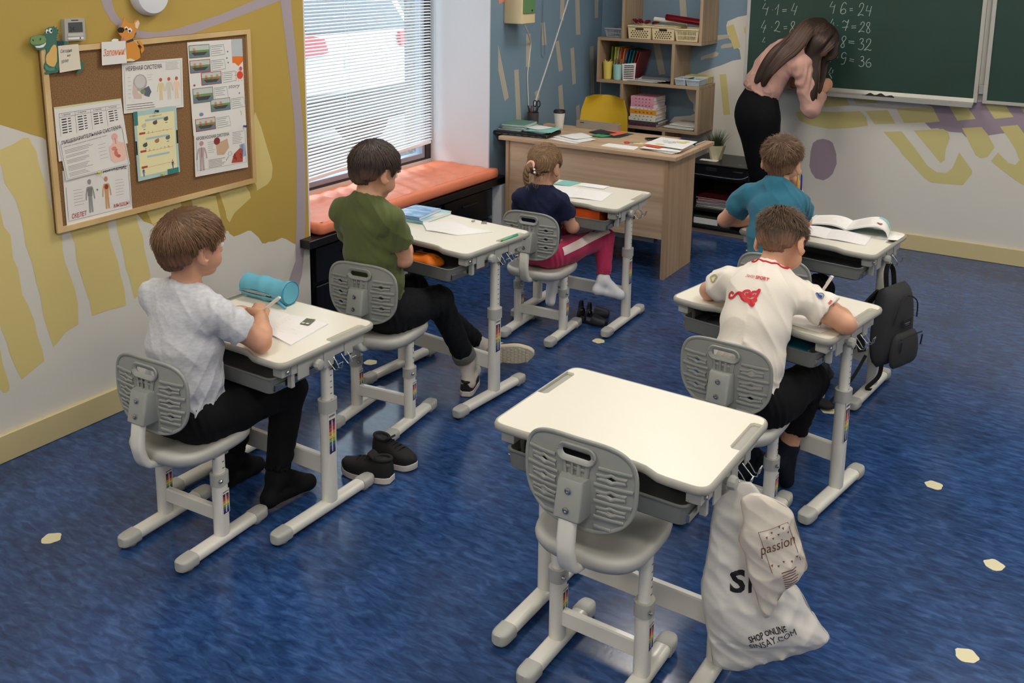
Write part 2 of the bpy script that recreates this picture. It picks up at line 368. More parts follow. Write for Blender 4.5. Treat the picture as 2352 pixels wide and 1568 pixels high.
FIN=[[(0.875,1.393),(0.961,1.404),(0.981,1.39),(0.962,1.376),(0.877,1.355)],[(0.91,1.315),(0.938,1.332),(0.99,1.342),(1.015,1.329),(0.992,1.311),(0.92,1.298)],[(0.763,1.227),(0.796,1.242),(0.875,1.272),(0.902,1.264),(0.89,1.241),(0.851,1.226),(0.798,1.216),(0.765,1.201)],[(0.556,1.77),(0.604,1.771),(0.637,1.522),(0.585,1.52)],[(0.363,1.337),(0.417,1.34),(0.484,1.078),(0.432,1.069)],[(0.848,1.776),(0.862,1.777),(0.887,1.62),(0.87,1.626)]]
YEL=[[(0.947,1.46),(1.002,1.481),(1.064,1.315),(1.013,1.3)],[(0.914,1.106),(0.966,1.113),(1.013,0.814),(0.963,0.806)],[(1.125,1.511),(1.111,1.498),(1.081,1.453),(1.087,1.423),(1.113,1.393),(1.133,1.394)],[(1.497,0.878),(1.588,0.899),(1.756,0.902),(1.942,0.925),(1.985,0.887),(2.002,0.829),(1.894,0.803),(1.741,0.78),(1.62,0.791),(1.526,0.819)],[(1.701,1.007),(1.843,1.007),(1.868,0.958),(1.694,0.931)],[(1.883,1.011),(2.038,1.018),(2.057,0.99),(1.909,0.977)],[(1.976,0.929),(2.122,0.95),(2.18,0.861),(2.046,0.843)],[(2.177,0.962),(2.404,0.995),(2.457,0.903),(2.235,0.87)],[(2.486,1.039),(2.601,1.037),(2.672,0.941),(2.565,0.919)],[(2.707,1.058),(2.829,1.057),(2.892,0.974),(2.784,0.952)],[(2.906,1.075),(3.038,1.076),(3.084,1.008),(2.965,0.981)],[(2.3,0.827),(2.481,0.856),(2.514,0.839),(2.529,0.8),(2.51,0.717),(2.511,0.646),(2.486,0.626)],[(2.107,0.797),(2.223,0.813),(2.309,0.718),(2.407,0.598),(2.47,0.559),(2.529,0.563),(2.563,0.6),(2.595,0.709),(2.684,0.597),(2.684,0.574),(2.636,0.492),(2.439,0.484),(2.393,0.513),(2.236,0.662),(2.223,0.684)],[(2.596,0.873),(2.713,0.891),(2.753,0.847),(2.802,0.767),(2.767,0.7),(2.727,0.686),(2.695,0.703),(2.639,0.8)],[(2.819,0.905),(2.921,0.926),(2.962,0.874),(3.019,0.785),(3.093,0.637),(3.084,0.535),(2.996,0.54),(2.942,0.567),(2.856,0.625),(2.79,0.674),(2.825,0.735),(2.892,0.675),(2.933,0.666),(2.954,0.699),(2.922,0.769),(2.875,0.837)]]
LBK=[[(1.622,0.497),(1.623,0.604),(1.635,0.668),(1.663,0.693),(1.705,0.706),(1.748,0.698),(1.773,0.683),(1.802,0.612),(1.811,0.538),(1.789,0.461),(1.761,0.428),(1.727,0.406),(1.671,0.414),(1.638,0.454)],[(2.288,1.027),(2.642,1.052),(3.086,1.08),(3.108,0.873),(2.963,0.869),(2.912,0.875),(2.833,0.861),(2.764,0.842),(2.714,0.831),(2.627,0.814),(2.598,0.842),(2.525,0.84),(2.449,0.856),(2.407,0.848),(2.365,0.886),(2.455,0.902),(2.404,0.997)]]
PAPER={'group':[(2.201,1.33),(2.496,1.332),(2.513,1.144),(2.203,1.118)],'digest':[(2.207,1.2),(2.492,1.231),(2.514,1.056),(2.225,1.04)],'skel':[(2.216,1.079),(2.516,1.065),(2.515,0.859),(2.216,0.855)],'nerv':[(2.51,1.475),(2.811,1.473),(2.802,1.26),(2.503,1.268)],'gram':[(2.547,1.27),(2.763,1.27),(2.761,0.979),(2.548,0.976)],'story':[(2.84,1.538),(3.151,1.536),(3.153,1.121),(2.846,1.125)],'blood':[(2.849,1.128),(3.153,1.121),(3.151,0.932),(2.843,0.941)],'crocnote':[(2.228,1.563),(2.313,1.565),(2.316,1.468),(2.226,1.461)],'dognote':[(2.414,1.566),(2.524,1.565),(2.523,1.475),(2.409,1.474)]}
CORK=[(2.163,1.556),(3.197,1.578),(3.201,0.85),(2.174,0.838)]
THERMO=[(2.269,1.662),(2.354,1.662),(2.353,1.577),(2.266,1.578)]
CROC={'body':[(2.201,1.635),(2.213,1.636),(2.222,1.634),(2.231,1.625),(2.234,1.615),(2.227,1.6),(2.226,1.584),(2.25,1.581),(2.27,1.578),(2.277,1.573),(2.271,1.567),(2.252,1.564),(2.228,1.562),(2.227,1.513),(2.225,1.475),(2.223,1.466),(2.212,1.462),(2.199,1.462),(2.185,1.461),(2.172,1.459),(2.167,1.466),(2.176,1.47),(2.167,1.482),(2.168,1.494),(2.176,1.509),(2.178,1.533),(2.181,1.537),(2.181,1.557),(2.169,1.553),(2.154,1.551),(2.142,1.555),(2.136,1.566),(2.122,1.577),(2.12,1.584),(2.123,1.6),(2.133,1.605),(2.146,1.607),(2.161,1.608),(2.176,1.609),(2.184,1.621),(2.186,1.629)],'tail':[(2.314,1.49),(2.319,1.501),(2.326,1.5),(2.333,1.486),(2.33,1.47),(2.319,1.458),(2.304,1.45),(2.298,1.451),(2.303,1.461),(2.312,1.468)],'belly':[(2.213,1.569),(2.221,1.566),(2.224,1.551),(2.221,1.506),(2.215,1.495),(2.209,1.486),(2.201,1.486),(2.188,1.491),(2.178,1.501),(2.176,1.517),(2.18,1.532),(2.192,1.543),(2.202,1.559)],'snout':[(2.12,1.584),(2.123,1.6),(2.133,1.605),(2.146,1.607),(2.161,1.607),(2.177,1.603),(2.184,1.591),(2.18,1.579),(2.165,1.574),(2.138,1.573),(2.124,1.576)],'teeth':[(2.137,1.568),(2.156,1.568),(2.173,1.573),(2.181,1.579),(2.179,1.572),(2.169,1.562),(2.153,1.56),(2.141,1.562)],'eyes':[[(2.184,1.621),(2.187,1.628),(2.192,1.627),(2.194,1.619),(2.191,1.612),(2.185,1.613)],[(2.196,1.623),(2.201,1.631),(2.208,1.63),(2.211,1.621),(2.207,1.612),(2.2,1.613)]],'pup':[[(2.187,1.618),(2.191,1.621),(2.193,1.618),(2.192,1.613),(2.188,1.614)],[(2.202,1.623),(2.207,1.627),(2.21,1.623),(2.208,1.617),(2.203,1.618)]],'nos':[[(2.129,1.594),(2.131,1.594),(2.133,1.588),(2.13,1.587)],[(2.158,1.596),(2.162,1.597),(2.161,1.59),(2.158,1.588)]],'arm':[(2.226,1.581),(2.25,1.58),(2.256,1.575),(2.252,1.565),(2.228,1.564)],'spike':[[(2.217,1.635),(2.22,1.638),(2.221,1.633)],[(2.226,1.63),(2.231,1.634),(2.229,1.626)],[(2.233,1.623),(2.238,1.625),(2.235,1.618)],[(2.232,1.612),(2.238,1.611),(2.232,1.607)],[(2.228,1.603),(2.233,1.601),(2.228,1.598)],[(2.227,1.592),(2.231,1.592),(2.226,1.587)]],'leg':[(2.211,1.486),(2.222,1.501),(2.226,1.494),(2.225,1.472),(2.214,1.478)],'thigh':[(2.168,1.494),(2.174,1.494),(2.187,1.482),(2.209,1.483),(2.208,1.472),(2.186,1.471),(2.172,1.48)]}
DOG={'body':[(2.517,1.635),(2.526,1.658),(2.546,1.634),(2.569,1.633),(2.574,1.642),(2.591,1.648),(2.598,1.631),(2.588,1.607),(2.577,1.601),(2.568,1.582),(2.556,1.57),(2.577,1.55),(2.59,1.524),(2.591,1.492),(2.572,1.482),(2.524,1.481),(2.525,1.522),(2.53,1.563),(2.516,1.567),(2.506,1.586),(2.496,1.596),(2.505,1.617)],'nose':[(2.49,1.611),(2.502,1.62),(2.519,1.618),(2.524,1.607),(2.514,1.597),(2.496,1.599)],'tongue':[(2.507,1.579),(2.52,1.579),(2.52,1.554),(2.51,1.544),(2.502,1.555)],'collar':[(2.53,1.564),(2.56,1.571),(2.563,1.562),(2.533,1.556)],'tail':[(2.581,1.559),(2.593,1.562),(2.61,1.539),(2.612,1.522),(2.598,1.507),(2.594,1.524),(2.602,1.533)],'ear':[(2.574,1.633),(2.591,1.644),(2.596,1.632),(2.585,1.61),(2.575,1.614)],'paw':[(2.461,1.571),(2.473,1.576),(2.491,1.573),(2.491,1.56),(2.472,1.56),(2.462,1.564)],'feet':[(2.525,1.49),(2.543,1.492),(2.565,1.482),(2.553,1.479),(2.524,1.481)],'eye':[[(2.523,1.617),(2.534,1.622),(2.541,1.615),(2.533,1.606)],[(2.539,1.612),(2.552,1.615),(2.559,1.605),(2.55,1.595),(2.54,1.596)]],'pup':[[(2.526,1.613),(2.534,1.617),(2.537,1.61),(2.531,1.606)],[(2.541,1.606),(2.55,1.608),(2.552,1.6),(2.545,1.596)]]}
CHALK=[[(1.239,1.641),(1.22,1.602),(1.257,1.601)],[(1.261,1.616),(1.247,1.555)],[(1.291,1.596),(1.294,1.595)],[(1.312,1.6),(1.335,1.637),(1.328,1.561)],[(1.362,1.6),(1.394,1.603)],[(1.362,1.587),(1.393,1.591)],[(1.445,1.648),(1.427,1.595),(1.461,1.595)],[(1.465,1.631),(1.449,1.565)],[(1.242,1.521),(1.218,1.466),(1.254,1.466)],[(1.251,1.488),(1.235,1.431)],[(1.293,1.476),(1.296,1.474)],[(1.318,1.499),(1.328,1.517),(1.343,1.515),(1.345,1.495),(1.329,1.464),(1.314,1.448),(1.329,1.451),(1.345,1.444),(1.358,1.445)],[(1.379,1.481),(1.405,1.485)],[(1.381,1.467),(1.405,1.47)],[(1.443,1.479),(1.432,1.499),(1.441,1.52),(1.454,1.518),(1.454,1.5),(1.441,1.477),(1.427,1.453),(1.431,1.436),(1.446,1.438),(1.454,1.455),(1.443,1.479)],[(1.25,1.401),(1.233,1.366),(1.255,1.367)],[(1.235,1.666),(1.234,1.657)],[(1.707,1.669),(1.691,1.632),(1.722,1.635)],[(1.725,1.648),(1.715,1.586)],[(1.801,1.653),(1.792,1.665),(1.778,1.657),(1.768,1.627),(1.766,1.598),(1.778,1.587),(1.795,1.594),(1.8,1.609),(1.79,1.621),(1.774,1.615),(1.766,1.6)],[(1.824,1.623),(1.845,1.626)],[(1.825,1.611),(1.847,1.613)],[(1.887,1.636),(1.893,1.658),(1.907,1.664),(1.915,1.649),(1.903,1.613),(1.882,1.58),(1.901,1.588),(1.92,1.582)],[(1.941,1.65),(1.933,1.614),(1.967,1.614)],[(1.967,1.646),(1.956,1.578)],[(1.718,1.551),(1.699,1.506),(1.729,1.507)],[(1.726,1.527),(1.713,1.487)],[(1.751,1.508),(1.753,1.506)],[(1.783,1.53),(1.794,1.542),(1.814,1.531),(1.825,1.549),(1.806,1.474)],[(1.785,1.495),(1.824,1.5)],[(1.845,1.507),(1.876,1.51)],[(1.846,1.494),(1.877,1.497)],[(1.904,1.518),(1.912,1.535),(1.923,1.538),(1.929,1.524),(1.913,1.492),(1.895,1.469),(1.914,1.477),(1.933,1.472)],[(1.957,1.503),(1.944,1.52),(1.952,1.537),(1.964,1.533),(1.963,1.518),(1.951,1.493),(1.948,1.474),(1.96,1.466),(1.97,1.48),(1.957,1.503)],[(1.721,1.398),(1.719,1.363)],[(1.759,1.395),(1.762,1.393)],[(1.8,1.397),(1.789,1.417),(1.8,1.437),(1.815,1.43),(1.813,1.415),(1.798,1.392),(1.785,1.369),(1.796,1.358),(1.807,1.368),(1.8,1.397)],[(1.833,1.405),(1.872,1.404)],[(1.834,1.393),(1.873,1.391)],[(1.907,1.416),(1.916,1.426),(1.929,1.424),(1.929,1.409),(1.918,1.394),(1.936,1.385),(1.933,1.361),(1.917,1.35),(1.901,1.358)],[(1.953,1.401),(1.956,1.421),(1.973,1.426),(1.98,1.41),(1.965,1.377),(1.942,1.349),(1.962,1.355),(1.981,1.349),(1.988,1.356)],[(1.712,1.328),(1.697,1.282),(1.735,1.283)],[(1.738,1.302),(1.72,1.253)],[(1.767,1.29),(1.769,1.288)],[(1.826,1.315),(1.815,1.326),(1.799,1.316),(1.796,1.293),(1.809,1.284),(1.825,1.295),(1.828,1.312),(1.82,1.26),(1.809,1.244),(1.795,1.246)],[(1.85,1.285),(1.881,1.28)],[(1.849,1.272),(1.88,1.266)],[(1.923,1.299),(1.935,1.307),(1.943,1.297),(1.939,1.282),(1.927,1.277),(1.945,1.27),(1.946,1.248),(1.931,1.236),(1.914,1.244)],[(1.985,1.295),(1.97,1.284),(1.961,1.259),(1.971,1.238),(1.988,1.239),(1.994,1.254),(1.985,1.268),(1.969,1.262)],[(1.733,1.216),(1.715,1.177),(1.736,1.175)],[(1.745,1.202),(1.741,1.179)]]
SPOTS=[(0.545,1.689),(0.495,3.374),(1.294,4.219),(0.467,2.299),(2.494,4.061),(2.988,3.65),(3.235,3.228),(3.215,2.72),(0.819,3.858)]
# ------------------------------------------------------------------ room shell
XW, YB, ZC = -.07, 6.875, 2.9
def struct(name, geo, m, parent=None, **k):
    o = obj(name, geo, m, parent, **k); o['kind'] = 'structure'; return o
floor = struct('floor', box(-.6, 6.4, -3., 6.9, -.1, 0, 0), M['floor'])
ceil_ = struct('ceiling', box(-.6, 6.4, -3., 7.1, ZC, ZC+.1, 0), M['ceiling'])
wl = struct('wall_left', join(box(-.6, XW, -3.1, 3.57, 0, ZC, 0), box(-.6, XW, 3.57, 5.265, 2.35, ZC, 0), box(-.62, -.54, 3.57, 5.265, -.1, .57, 0)), M['beige'])
wl2 = struct('wall_left.001', box(-.6, XW, 5.265, YB+.2, 0, ZC, 0), M['blue'])
wb = struct('wall_back', box(XW, 6.5, YB, YB+.15, 0, ZC, 0), M['beige'])
struct('wall_right', box(6.4, 6.55, -3.1, YB, 0, ZC, 0), M['beige'])
struct('wall_front', box(-.6, 6.5, -3.15, -3., 0, ZC, 0), M['beige'])
struct('trim_1', box(-.545, XW+.002, 5.253, 5.2655, .49, 2.35, 0), M['reveal'])
struct('trim_2', box(-.545, XW-.001, 3.5695, 3.58, .49, 2.35, 0), M['reveal'])
struct('trim_3', box(-.545, XW-.001, 3.57, 5.265, 2.34, 2.3515, 0), M['reveal'])
def baseb(name, x0, x1, y0, y1, face):
    g = box(x0, x1, y0, y1, 0, .112, .003)
    return struct(name, g, M['base'])
baseb('baseboard_left', XW-.001, -.053, -3, 3.5, 0)
baseb('baseboard_back', 1.37, 6.4, 6.858, YB+.001, 0)

# painted mural: each painted shape is a skin of paint on its wall
def paint(par, m, polys, axis, d):
    for P in polys:
        if par is wl: P = [(min(a, 3.5695), b) for a, b in P]
        if par is wl2: P = [(max(a, 5.2665), b) for a, b in P]
        vs, fs = tri2d(P)
        n = len(vs)
        if axis == 'x': V = [(XW+d, a, b) for a, b in vs]
        else: V = [(a, YB-d, b) for a, b in vs]
        o = obj('painted_shape', (V, fs), m, par)
        if axis == 'x':
            if o.data.polygons[0].normal.x < 0: o.data.flip_normals()
        elif o.data.polygons[0].normal.y > 0: o.data.flip_normals()
paint(wl, M['mustard'], [MUS], 'x', .0004)
paint(wl, M['pale'], PAL, 'x', .0008)
paint(wl, M['lav'], LAV, 'x', .0012)
paint(wl2, M['stripe'], BST, 'x', .0006)
paint(wl2, M['coral'], [COR], 'x', .0006)
paint(wb, M['blue'], [BLU], 'y', .0004)
paint(wb, M['stripe'], FIN, 'y', .0008)
paint(wb, M['lav2'], LBK, 'y', .0006)
paint(wb, M['yel2'], YEL, 'y', .0010)

# ceiling lamps (real lamps of the room, above the picture)
def lampmat():
    m = bpy.data.materials.new('lamp_diffuser'); m.use_nodes = True; b = m.node_tree.nodes['Principled BSDF']
    b.inputs['Emission Color'].default_value = (1., .945, .86, 1); b.inputs['Emission Strength'].default_value = LAMP_W
    b.inputs['Base Color'].default_value = (.9, .9, .9, 1); return m
LM = lampmat()
for i, x in enumerate((1.2, 3.2, 5.2)):
    for j, y in enumerate((-1.4, .9, 3.2, 5.4)):
        t = empty('ceiling_light', (x, y, ZC), label='square recessed ceiling light panel above the classroom', cat='lamp', group='ceiling light panels')
        obj('diffuser', box(-.29, .29, -.29, .29, -.012, -.004, 0), LM, t)
        obj('frame', join(box(-.31, .31, -.31, -.29, -.02, 0), box(-.31, .31, .29, .31, -.02, 0), box(-.31, -.29, -.29, .29, -.02, 0), box(.29, .31, -.29, .29, -.02, 0)), M['white'], t)

# ------------------------------------------------------------------ window, blind, street
wd = empty('window_1', (-.57, 4.42, .57)); wd['kind'] = 'structure'
fr = mat('frame_anthracite', (38, 36, 42), .4)
Y0, Y1, Z0, Z1 = 3.575-4.42, 5.255-4.42, 0., 1.77
obj('window_frame', join(box(-.03, .03, Y0, Y0+.05, Z0, Z1), box(-.03, .03, Y1-.055, Y1, Z0, Z1), box(-.03, .03, Y0+.05, Y1-.055, Z0, Z0+.012), box(-.03, .03, Y0+.05, Y1-.055, Z1-.05, Z1)), fr, wd)
sg = mat('sash_grey', (150, 158, 172), .35)
obj('window_sash', join(box(-.035, .02, Y0+.05, Y0+.085, Z0+.012, Z1-.05), box(-.035, .02, Y1-.085, Y1-.055, Z0+.012, Z1-.05), box(-.035, .02, Y0+.085, Y1-.085, Z0+.012, Z0+.045), box(-.035, .02, Y0+.085, Y1-.085, Z1-.085, Z1-.05)), sg, wd)
obj('pane', box(-.012, -.006, Y0+.08, Y1-.08, Z0+.04, Z1-.08, 0), M['glassy'], wd)

bl = empty('window_blind', (-.49, 4.385, 2.33), label='white venetian blind with many thin slats in front of the tall window', cat='blind')
slm = mat('slat_white', (240, 242, 244), .4)
def slat_geo(w, L):
    A = []
    for k in range(5):
        s = (k/4-.5)*w; A.append((s, .003*(1-(2*k/4-1)**2)))
    V = [(x, -L/2, z) for x, z in A]+[(x, L/2, z) for x, z in A]+[(x, -L/2, z-.0008) for x, z in A]+[(x, L/2, z-.0008) for x, z in A]
    F = []
    for k in range(4): F += [(k, k+1, 6+k, 5+k), (10+k, 15+k, 16+k, 11+k)]
    F += [(0, 5, 15, 10), (4, 14, 19, 9)]
    return V, F
sm_ = mesh('slat', slat_geo(.025, 1.585), slm, True)
NS = 82
for i in range(NS):
    t = i/(NS-1); z = -.05-t*1.585
    o = link('slat', sm_, bl, (random.uniform(-.001, .001), 0, z), (math.atan(.038*t*t)+random.uniform(-.0015, .0015), math.radians(15+random.uniform(-2, 2)), 0))
obj('bottom_rail', rbox(0, 0, 0, .026, 1.585, .02, .006, .003), slm, bl, (0, 0, -1.660), (math.atan(.042), 0, 0))
obj('head_rail', rbox(0, 0, -.018, .035, 1.60, .03, .004, .002), slm, bl)
for y in (-.70, -.02, .70): obj('ladder_cord', join(tube([(.0135, y, -.02), (.0135, y, -1.65+y*.04)], .0008, 5), tube([(-.0135, y, -.02), (-.0135, y, -1.65+y*.04)], .0008, 5)), slm, bl)
obj('pull_cord', tube([(.03, .80, -.05), (.035, .81, -.6), (.038, .825, -1.1), (.045, .835, -1.35), (.04, .82, -1.55), (.03, .81, -1.62), (.034, .80, -1.4), (.036, .798, -.9), (.03, .795, -.05)], .0013, 6, 5), slm, bl)

st = struct('street', box(-40, -.62, -15, 40, -.1, .1, 0), mat('asphalt', (112, 114, 118), .9, noise=.3, nscale=6))
struct('street_facade', box(-16, -15.5, -15, 45, -.1, 9, 0), mat('facade_grey', (130, 130, 130), .9, noise=.15, nscale=2))
struct('street_pillar', box(-1.05, -.66, 5.62, 5.95, .1, 3, .01), mat('rough_render', (140, 140, 140), .95, noise=.5, nscale=45, bump=.8, bscale=60))
cr = empty('parked_car', (-2.2, 6.52, .1), label='white car parked outside behind the blind, red tail lights towards the window', cat='car')
cw = mat('car_white', (206, 210, 214), .25, coat=.6); cg = mat('car_glass', (60, 72, 84), .1); cred = mat('tail_red', (205, 20, 40), .2); cb = mat('car_bumper', (60, 62, 66), .5)
def car_loops():
    prof = [(0, .45), (0, 1.0), (-.06, 1.18), (-.3, 1.62), (-1.0, 1.72), (-2.3, 1.66), (-2.95, 1.15), (-4.1, 1.0), (-4.25, .8), (-4.25, .45)]
    L = []
    for y, k in ((-.86, .0), (-.83, 1.), (.83, 1.), (.86, .0)):
        L.append([(x+(0.04 if not k else 0)*(-1 if x > -2 else 1), y*(1 if z < 1.1 else .86), z) for x, z in prof])
    return L
obj('car_body', loft(car_loops()), cw, cr, smooth=30)
obj('rear_window', loft([[(.008-.06, -.66, 1.2), (.008-.06, .66, 1.2), (.0-.285, .56, 1.6), (.0-.285, -.56, 1.6)], [(.02-.06, -.66, 1.2), (.02-.06, .66, 1.2), (.012-.285, .56, 1.6), (.012-.285, -.56, 1.6)]]), cg, cr)
for s in (-1, 1): obj('tail_light', loft([[(.0, s*.80, 1.0), (.0, s*.48, 1.04), (-.03, s*.5, 1.16), (-.05, s*.76, 1.2)], [(.03, s*.80, 1.0), (.03, s*.48, 1.04), (.0, s*.5, 1.16), (-.02, s*.76, 1.2)]]), cred, cr)
obj('number_plate', box(.0, .012, -.26, .26, .88, .99), M['paper'], cr)
obj('bumper', rbox(.02, 0, .55, .14, 1.74, .28, .05, .02), cb, cr)
for x in (-.75, -3.4):
    for s in (-1, 1): obj('wheel', xf(lathe([(.12, -.1), (.3, -.1), (.33, -.06), (.33, .06), (.3, .1), (.12, .1)], 24), (x, s*.78, .33), (PI/2, 0, 0)), M['dark'], cr)

# window bench with cushion
bn = empty('window_bench', (-.27, 4.45, 0), label='black glossy bench cabinet built under the window', cat='bench')
obj('bench_top', box(-.26, .27, -.95, .95, .445, .489, .003), M['black'], bn)
for y0 in (-.86, -.29, .28):
    obj('cabinet_body', box(-.26, .20, y0, y0+.56, .0, .444, .002), M['black'], bn)
    for k in range(2): obj('drawer_front', box(.201, .217, y0+.01, y0+.55, .02+.21*k, .21+.21*k, .003), M['black'], bn)
    for k in range(2): obj('drawer_handle', rbox(.222, y0+.28, .15+.21*k, .012, .16, .012, .004, .002), M['dark'], bn)
struct('baseboard_left.001', box(-.069, .0, 5.31, 5.36, 0, .44, .002), M['reveal'])
def cushion():
    x0, x1, y0, y1, z0, z1 = -.525, -.012, 3.60, 5.31, .4905, .556
    nx, ny = 22, 60; V = []; F = []
    P = rrect(x1-x0, y1-y0, .03, 4); cx, cy = (x0+x1)/2, (y0+y1)/2
    loops = []
    for z, d in ((z0, .012), (z0+.012, 0.), (z1-.012, 0.), (z1-.003, .006), (z1, .018)): loops.append([(cx+a, cy+b, z) for a, b in inset(P, d)])
    V, F = loft(loops, (True, False))
    vs, fs = tri2d(inset(P, .018), (), .022); b = len(V)
    for a, c in vs:
        x, y = cx+a, cy+c; e = min(abs(x-x0), abs(x1-x), abs(y-y0), abs(y1-y))
        w = min(1, e/.08)
        zz = z1+w*(.006+.0045*math.sin(9*x+38*y+3*math.sin(6*y))+.003*math.sin(60*x-22*y+2*math.sin(9*y))+.003*math.sin(70*(x*.3+y*.8)+4*x)) 
        V.append((x, y, zz if e > .019 else z1))
    F += [tuple(i+b for i in f) for f in fs]
    return V, F
c = obj('bench_cushion', cushion(), M['orange'], smooth=50)
tag(c, 'long coral orange vinyl cushion lying on the black window bench', 'cushion')

# wall things
def alarm():
    t = empty('wall_siren', (XW, 2.66, 1.745), label='round white siren on the mustard wall above the cork board', cat='alarm')
    obj('housing', xf(lathe([(.07, 0), (.085, .004), (.085, .03), (.075, .045), (.04, .052)], 32), (0, 0, 0), (0, PI/2, 0)), M['reveal'], t, smooth=40)
    for k in range(5): a = -2.3+k*.2; obj('sound_slot', box(.0, .02, -.008, .008, -.003, .003), M['dark'], t, (.012, .079*math.cos(a+.2), .079*math.sin(a+.2)), (a+.2+PI/2, 0, 0))
alarm()
t = empty('thermostat', (XW, 0, 0), label='grey wall thermostat with a dark display above the cork board', cat='thermostat')
a, b_, c_, d_ = [Vector((0, *q)) for q in THERMO]; o0 = (a+b_+c_+d_)/4
t.location = (XW, o0.y, o0.z)
th = lambda u, v, x: (x, *(np.array(a)[1:]*(1-u)*v+np.array(b_)[1:]*u*v+np.array(c_)[1:]*u*(1-v)+np.array(d_)[1:]*(1-u)*(1-v)-np.array(o0)[1:]))
def thbox(u0, u1, v0, v1, x0, x1, c=.03):
    P = rpoly([(u0, v0), (u1, v0), (u1, v1), (u0, v1)], c, 3)
    return loft([[th(u, v, x0) for u, v in P], [th(u, v, x1) for u, v in P]])
obj('body', thbox(0, 1, 0, 1, 0, .022), mat('thermo_grey', (178, 174, 168), .4), t)
obj('display', thbox(.17, .87, .38, .83, .022, .0235), mat('lcd', (78, 82, 82), .3), t)
obj('digits', join(textgeo('24', lambda u, v: th(u, v, .0238), .22, .43, .45, .65)), M['dark'], t)
obj('label_bar', thbox(.33, .68, .90, .94, .022, .0226, .005), M['dark'], t)
obj('button_panel', thbox(.12, .88, .2, .32, .022, .0255, .01), mat('thermo_panel', (196, 194, 188), .4), t)
obj('slider', thbox(.12, .88, .06, .16, .022, .025, .02), M['paper'], t); obj('slider_knob', thbox(.69, .72, .08, .15, .025, .0275, .005), M['dark'], t)

t = empty('fuse_box', (0, 5.515, 1.70), label='cream metal fuse box with a green door high on the blue wall', cat='fuse box')
obj('body', rbox(.0, 0, 0, .14, .17, .392, .006, .003), mat('fuse_cream', (222, 204, 160), .4), t, smooth=30)
obj('door', rbox(.073, .0, .03, .008, .15, .32, .004, .002), mat('fuse_green', (96, 138, 92), .4), t); obj('latch', rbox(.079, .03, -.11, .006, .012, .012, .003, .001), M['dark'], t)
cm = mat('cable_white', (205, 203, 198), .5)
x = XW+.006
t = tag(obj('wall_cable', tube([(.045, 5.50, 1.503), (.035, 5.55, 1.46), (-.02, 5.68, 1.40), (x, 5.772, 1.34), (x, 5.74, 1.18), (x, 5.735, 1.10), (x, 5.752, .95), (x, 5.765, .80), (.02, 5.70, .786)], .005, 8, 5), cm), 'white cable dropping straight down the blue wall from the fuse box', 'cable')
t = tag(obj('wall_cable', tube([(x, 6.42, 1.85), (x, 6.298, 1.635), (x, 6.068, 1.268), (x, 5.874, .974), (x, 5.80, .86), (x+.01, 5.776, .80), (.01, 5.66, .786)], .0055, 8, 5), cm), 'white cable slanting diagonally across the blue wall', 'cable')
t = tag(obj('hanging_cord', tube([(x, 5.93, 1.75), (x, 5.925, 1.5), (x, 5.92, 1.3), (x, 5.935, 1.25), (x, 5.96, 1.24), (x, 5.975, 1.29), (x, 5.94, 1.5), (x, 5.945, 1.75)], .0018, 6, 5), flat((120, 140, 156))), 'thin looped cord hanging on the blue wall right of the fuse box', 'cord')

# chalkboard
cbd = empty('chalkboard', (1.9, 6.84, 1.05), label='large green chalkboard with sums in chalk, aluminium frame and chalk tray', cat='chalkboard')
def board(x0, x1, par):
    z0, z1 = 0., 1.2
    b = obj('writing_panel', box(x0+.02, x1-.02, .002, .03, z0+.02, z1-.02, 0), M['board'], par)
    obj('frame', join(box(x0, x0+.024, -.006, .033, z0, z1), box(x1-.024, x1, -.006, .033, z0, z1), box(x0+.024, x1-.024, -.006, .033, z0, z0+.022), box(x0+.024, x1-.024, -.006, .033, z1-.022, z1)), M['alu'], par)
    return b
board(-.79, .772, cbd)
bz = mat('bracket_grey', (150, 150, 148), .5)
def bracket(x, s, par): obj('corner_bracket', xf(slab(rpoly([(0, 0), (s*.09, 0), (s*.09, .025), (s*.03, .095), (0, .095)][::s], .004, 2), -.014, -.006, .001), (x, 0, -.002), (PI/2, 0, 0)), bz, par)
bracket(.774, -1, cbd)
kt = obj('chalk_tray', loft([[(xx, y, z) for y, z in ((-.006, .028), (-.006, -.006), (-.085, -.024), (-.098, -.022), (-.100, .0), (-.094, .002), (-.088, -.012), (-.02, .004))] for xx in (-.55, .755)]), M['alu'], cbd)
obj('tray_end', box(-.556, -.549, -.1, -.006, -.026, .004), M['reveal'], kt)
for q in CHALK:
    pts = [(u-1.9, v-1.05) for u, v in q]
    if len(pts) > 3: pts = [p[:2] for p in curve([(a_, b2, 0) for a_, b2 in pts], 5)]
    obj('chalk_stroke', ribbon(pts, .0044 if len(pts) > 2 or abs(pts[0][0]-pts[1][0]) > .004 else .007, lambda u, v: (u, .0012, v)), M['chalk'], cbd)
cb2 = empty('chalkboard', (3.36, 6.84, 1.05), label='bare green chalkboard wing at the right edge of the picture', cat='chalkboard')
board(-.655, .72, cb2); bracket(-.657, 1, cb2)
for z in (.06, .75): obj('hinge', box(-.683, -.655, -.004, .012, z, z+.06), bz, cb2)
er = empty('chalk_holder', (2.07, 6.775, 1.037), label='black crumpled cloth eraser lying in the chalk tray', cat='eraser')
V, F = ellipsoid((0, 0, .012), (.105, .022, .014), 24, 12)
V = [(p[0], p[1]+.003*math.sin(70*p[0]), p[2]*(1+.35*math.sin(90*p[0]+60*p[1]))) for p in V]
obj('cloth', (V, F), mat('cloth_black', (24, 24, 26), .7, bump=.4, bscale=150), er, smooth=True)
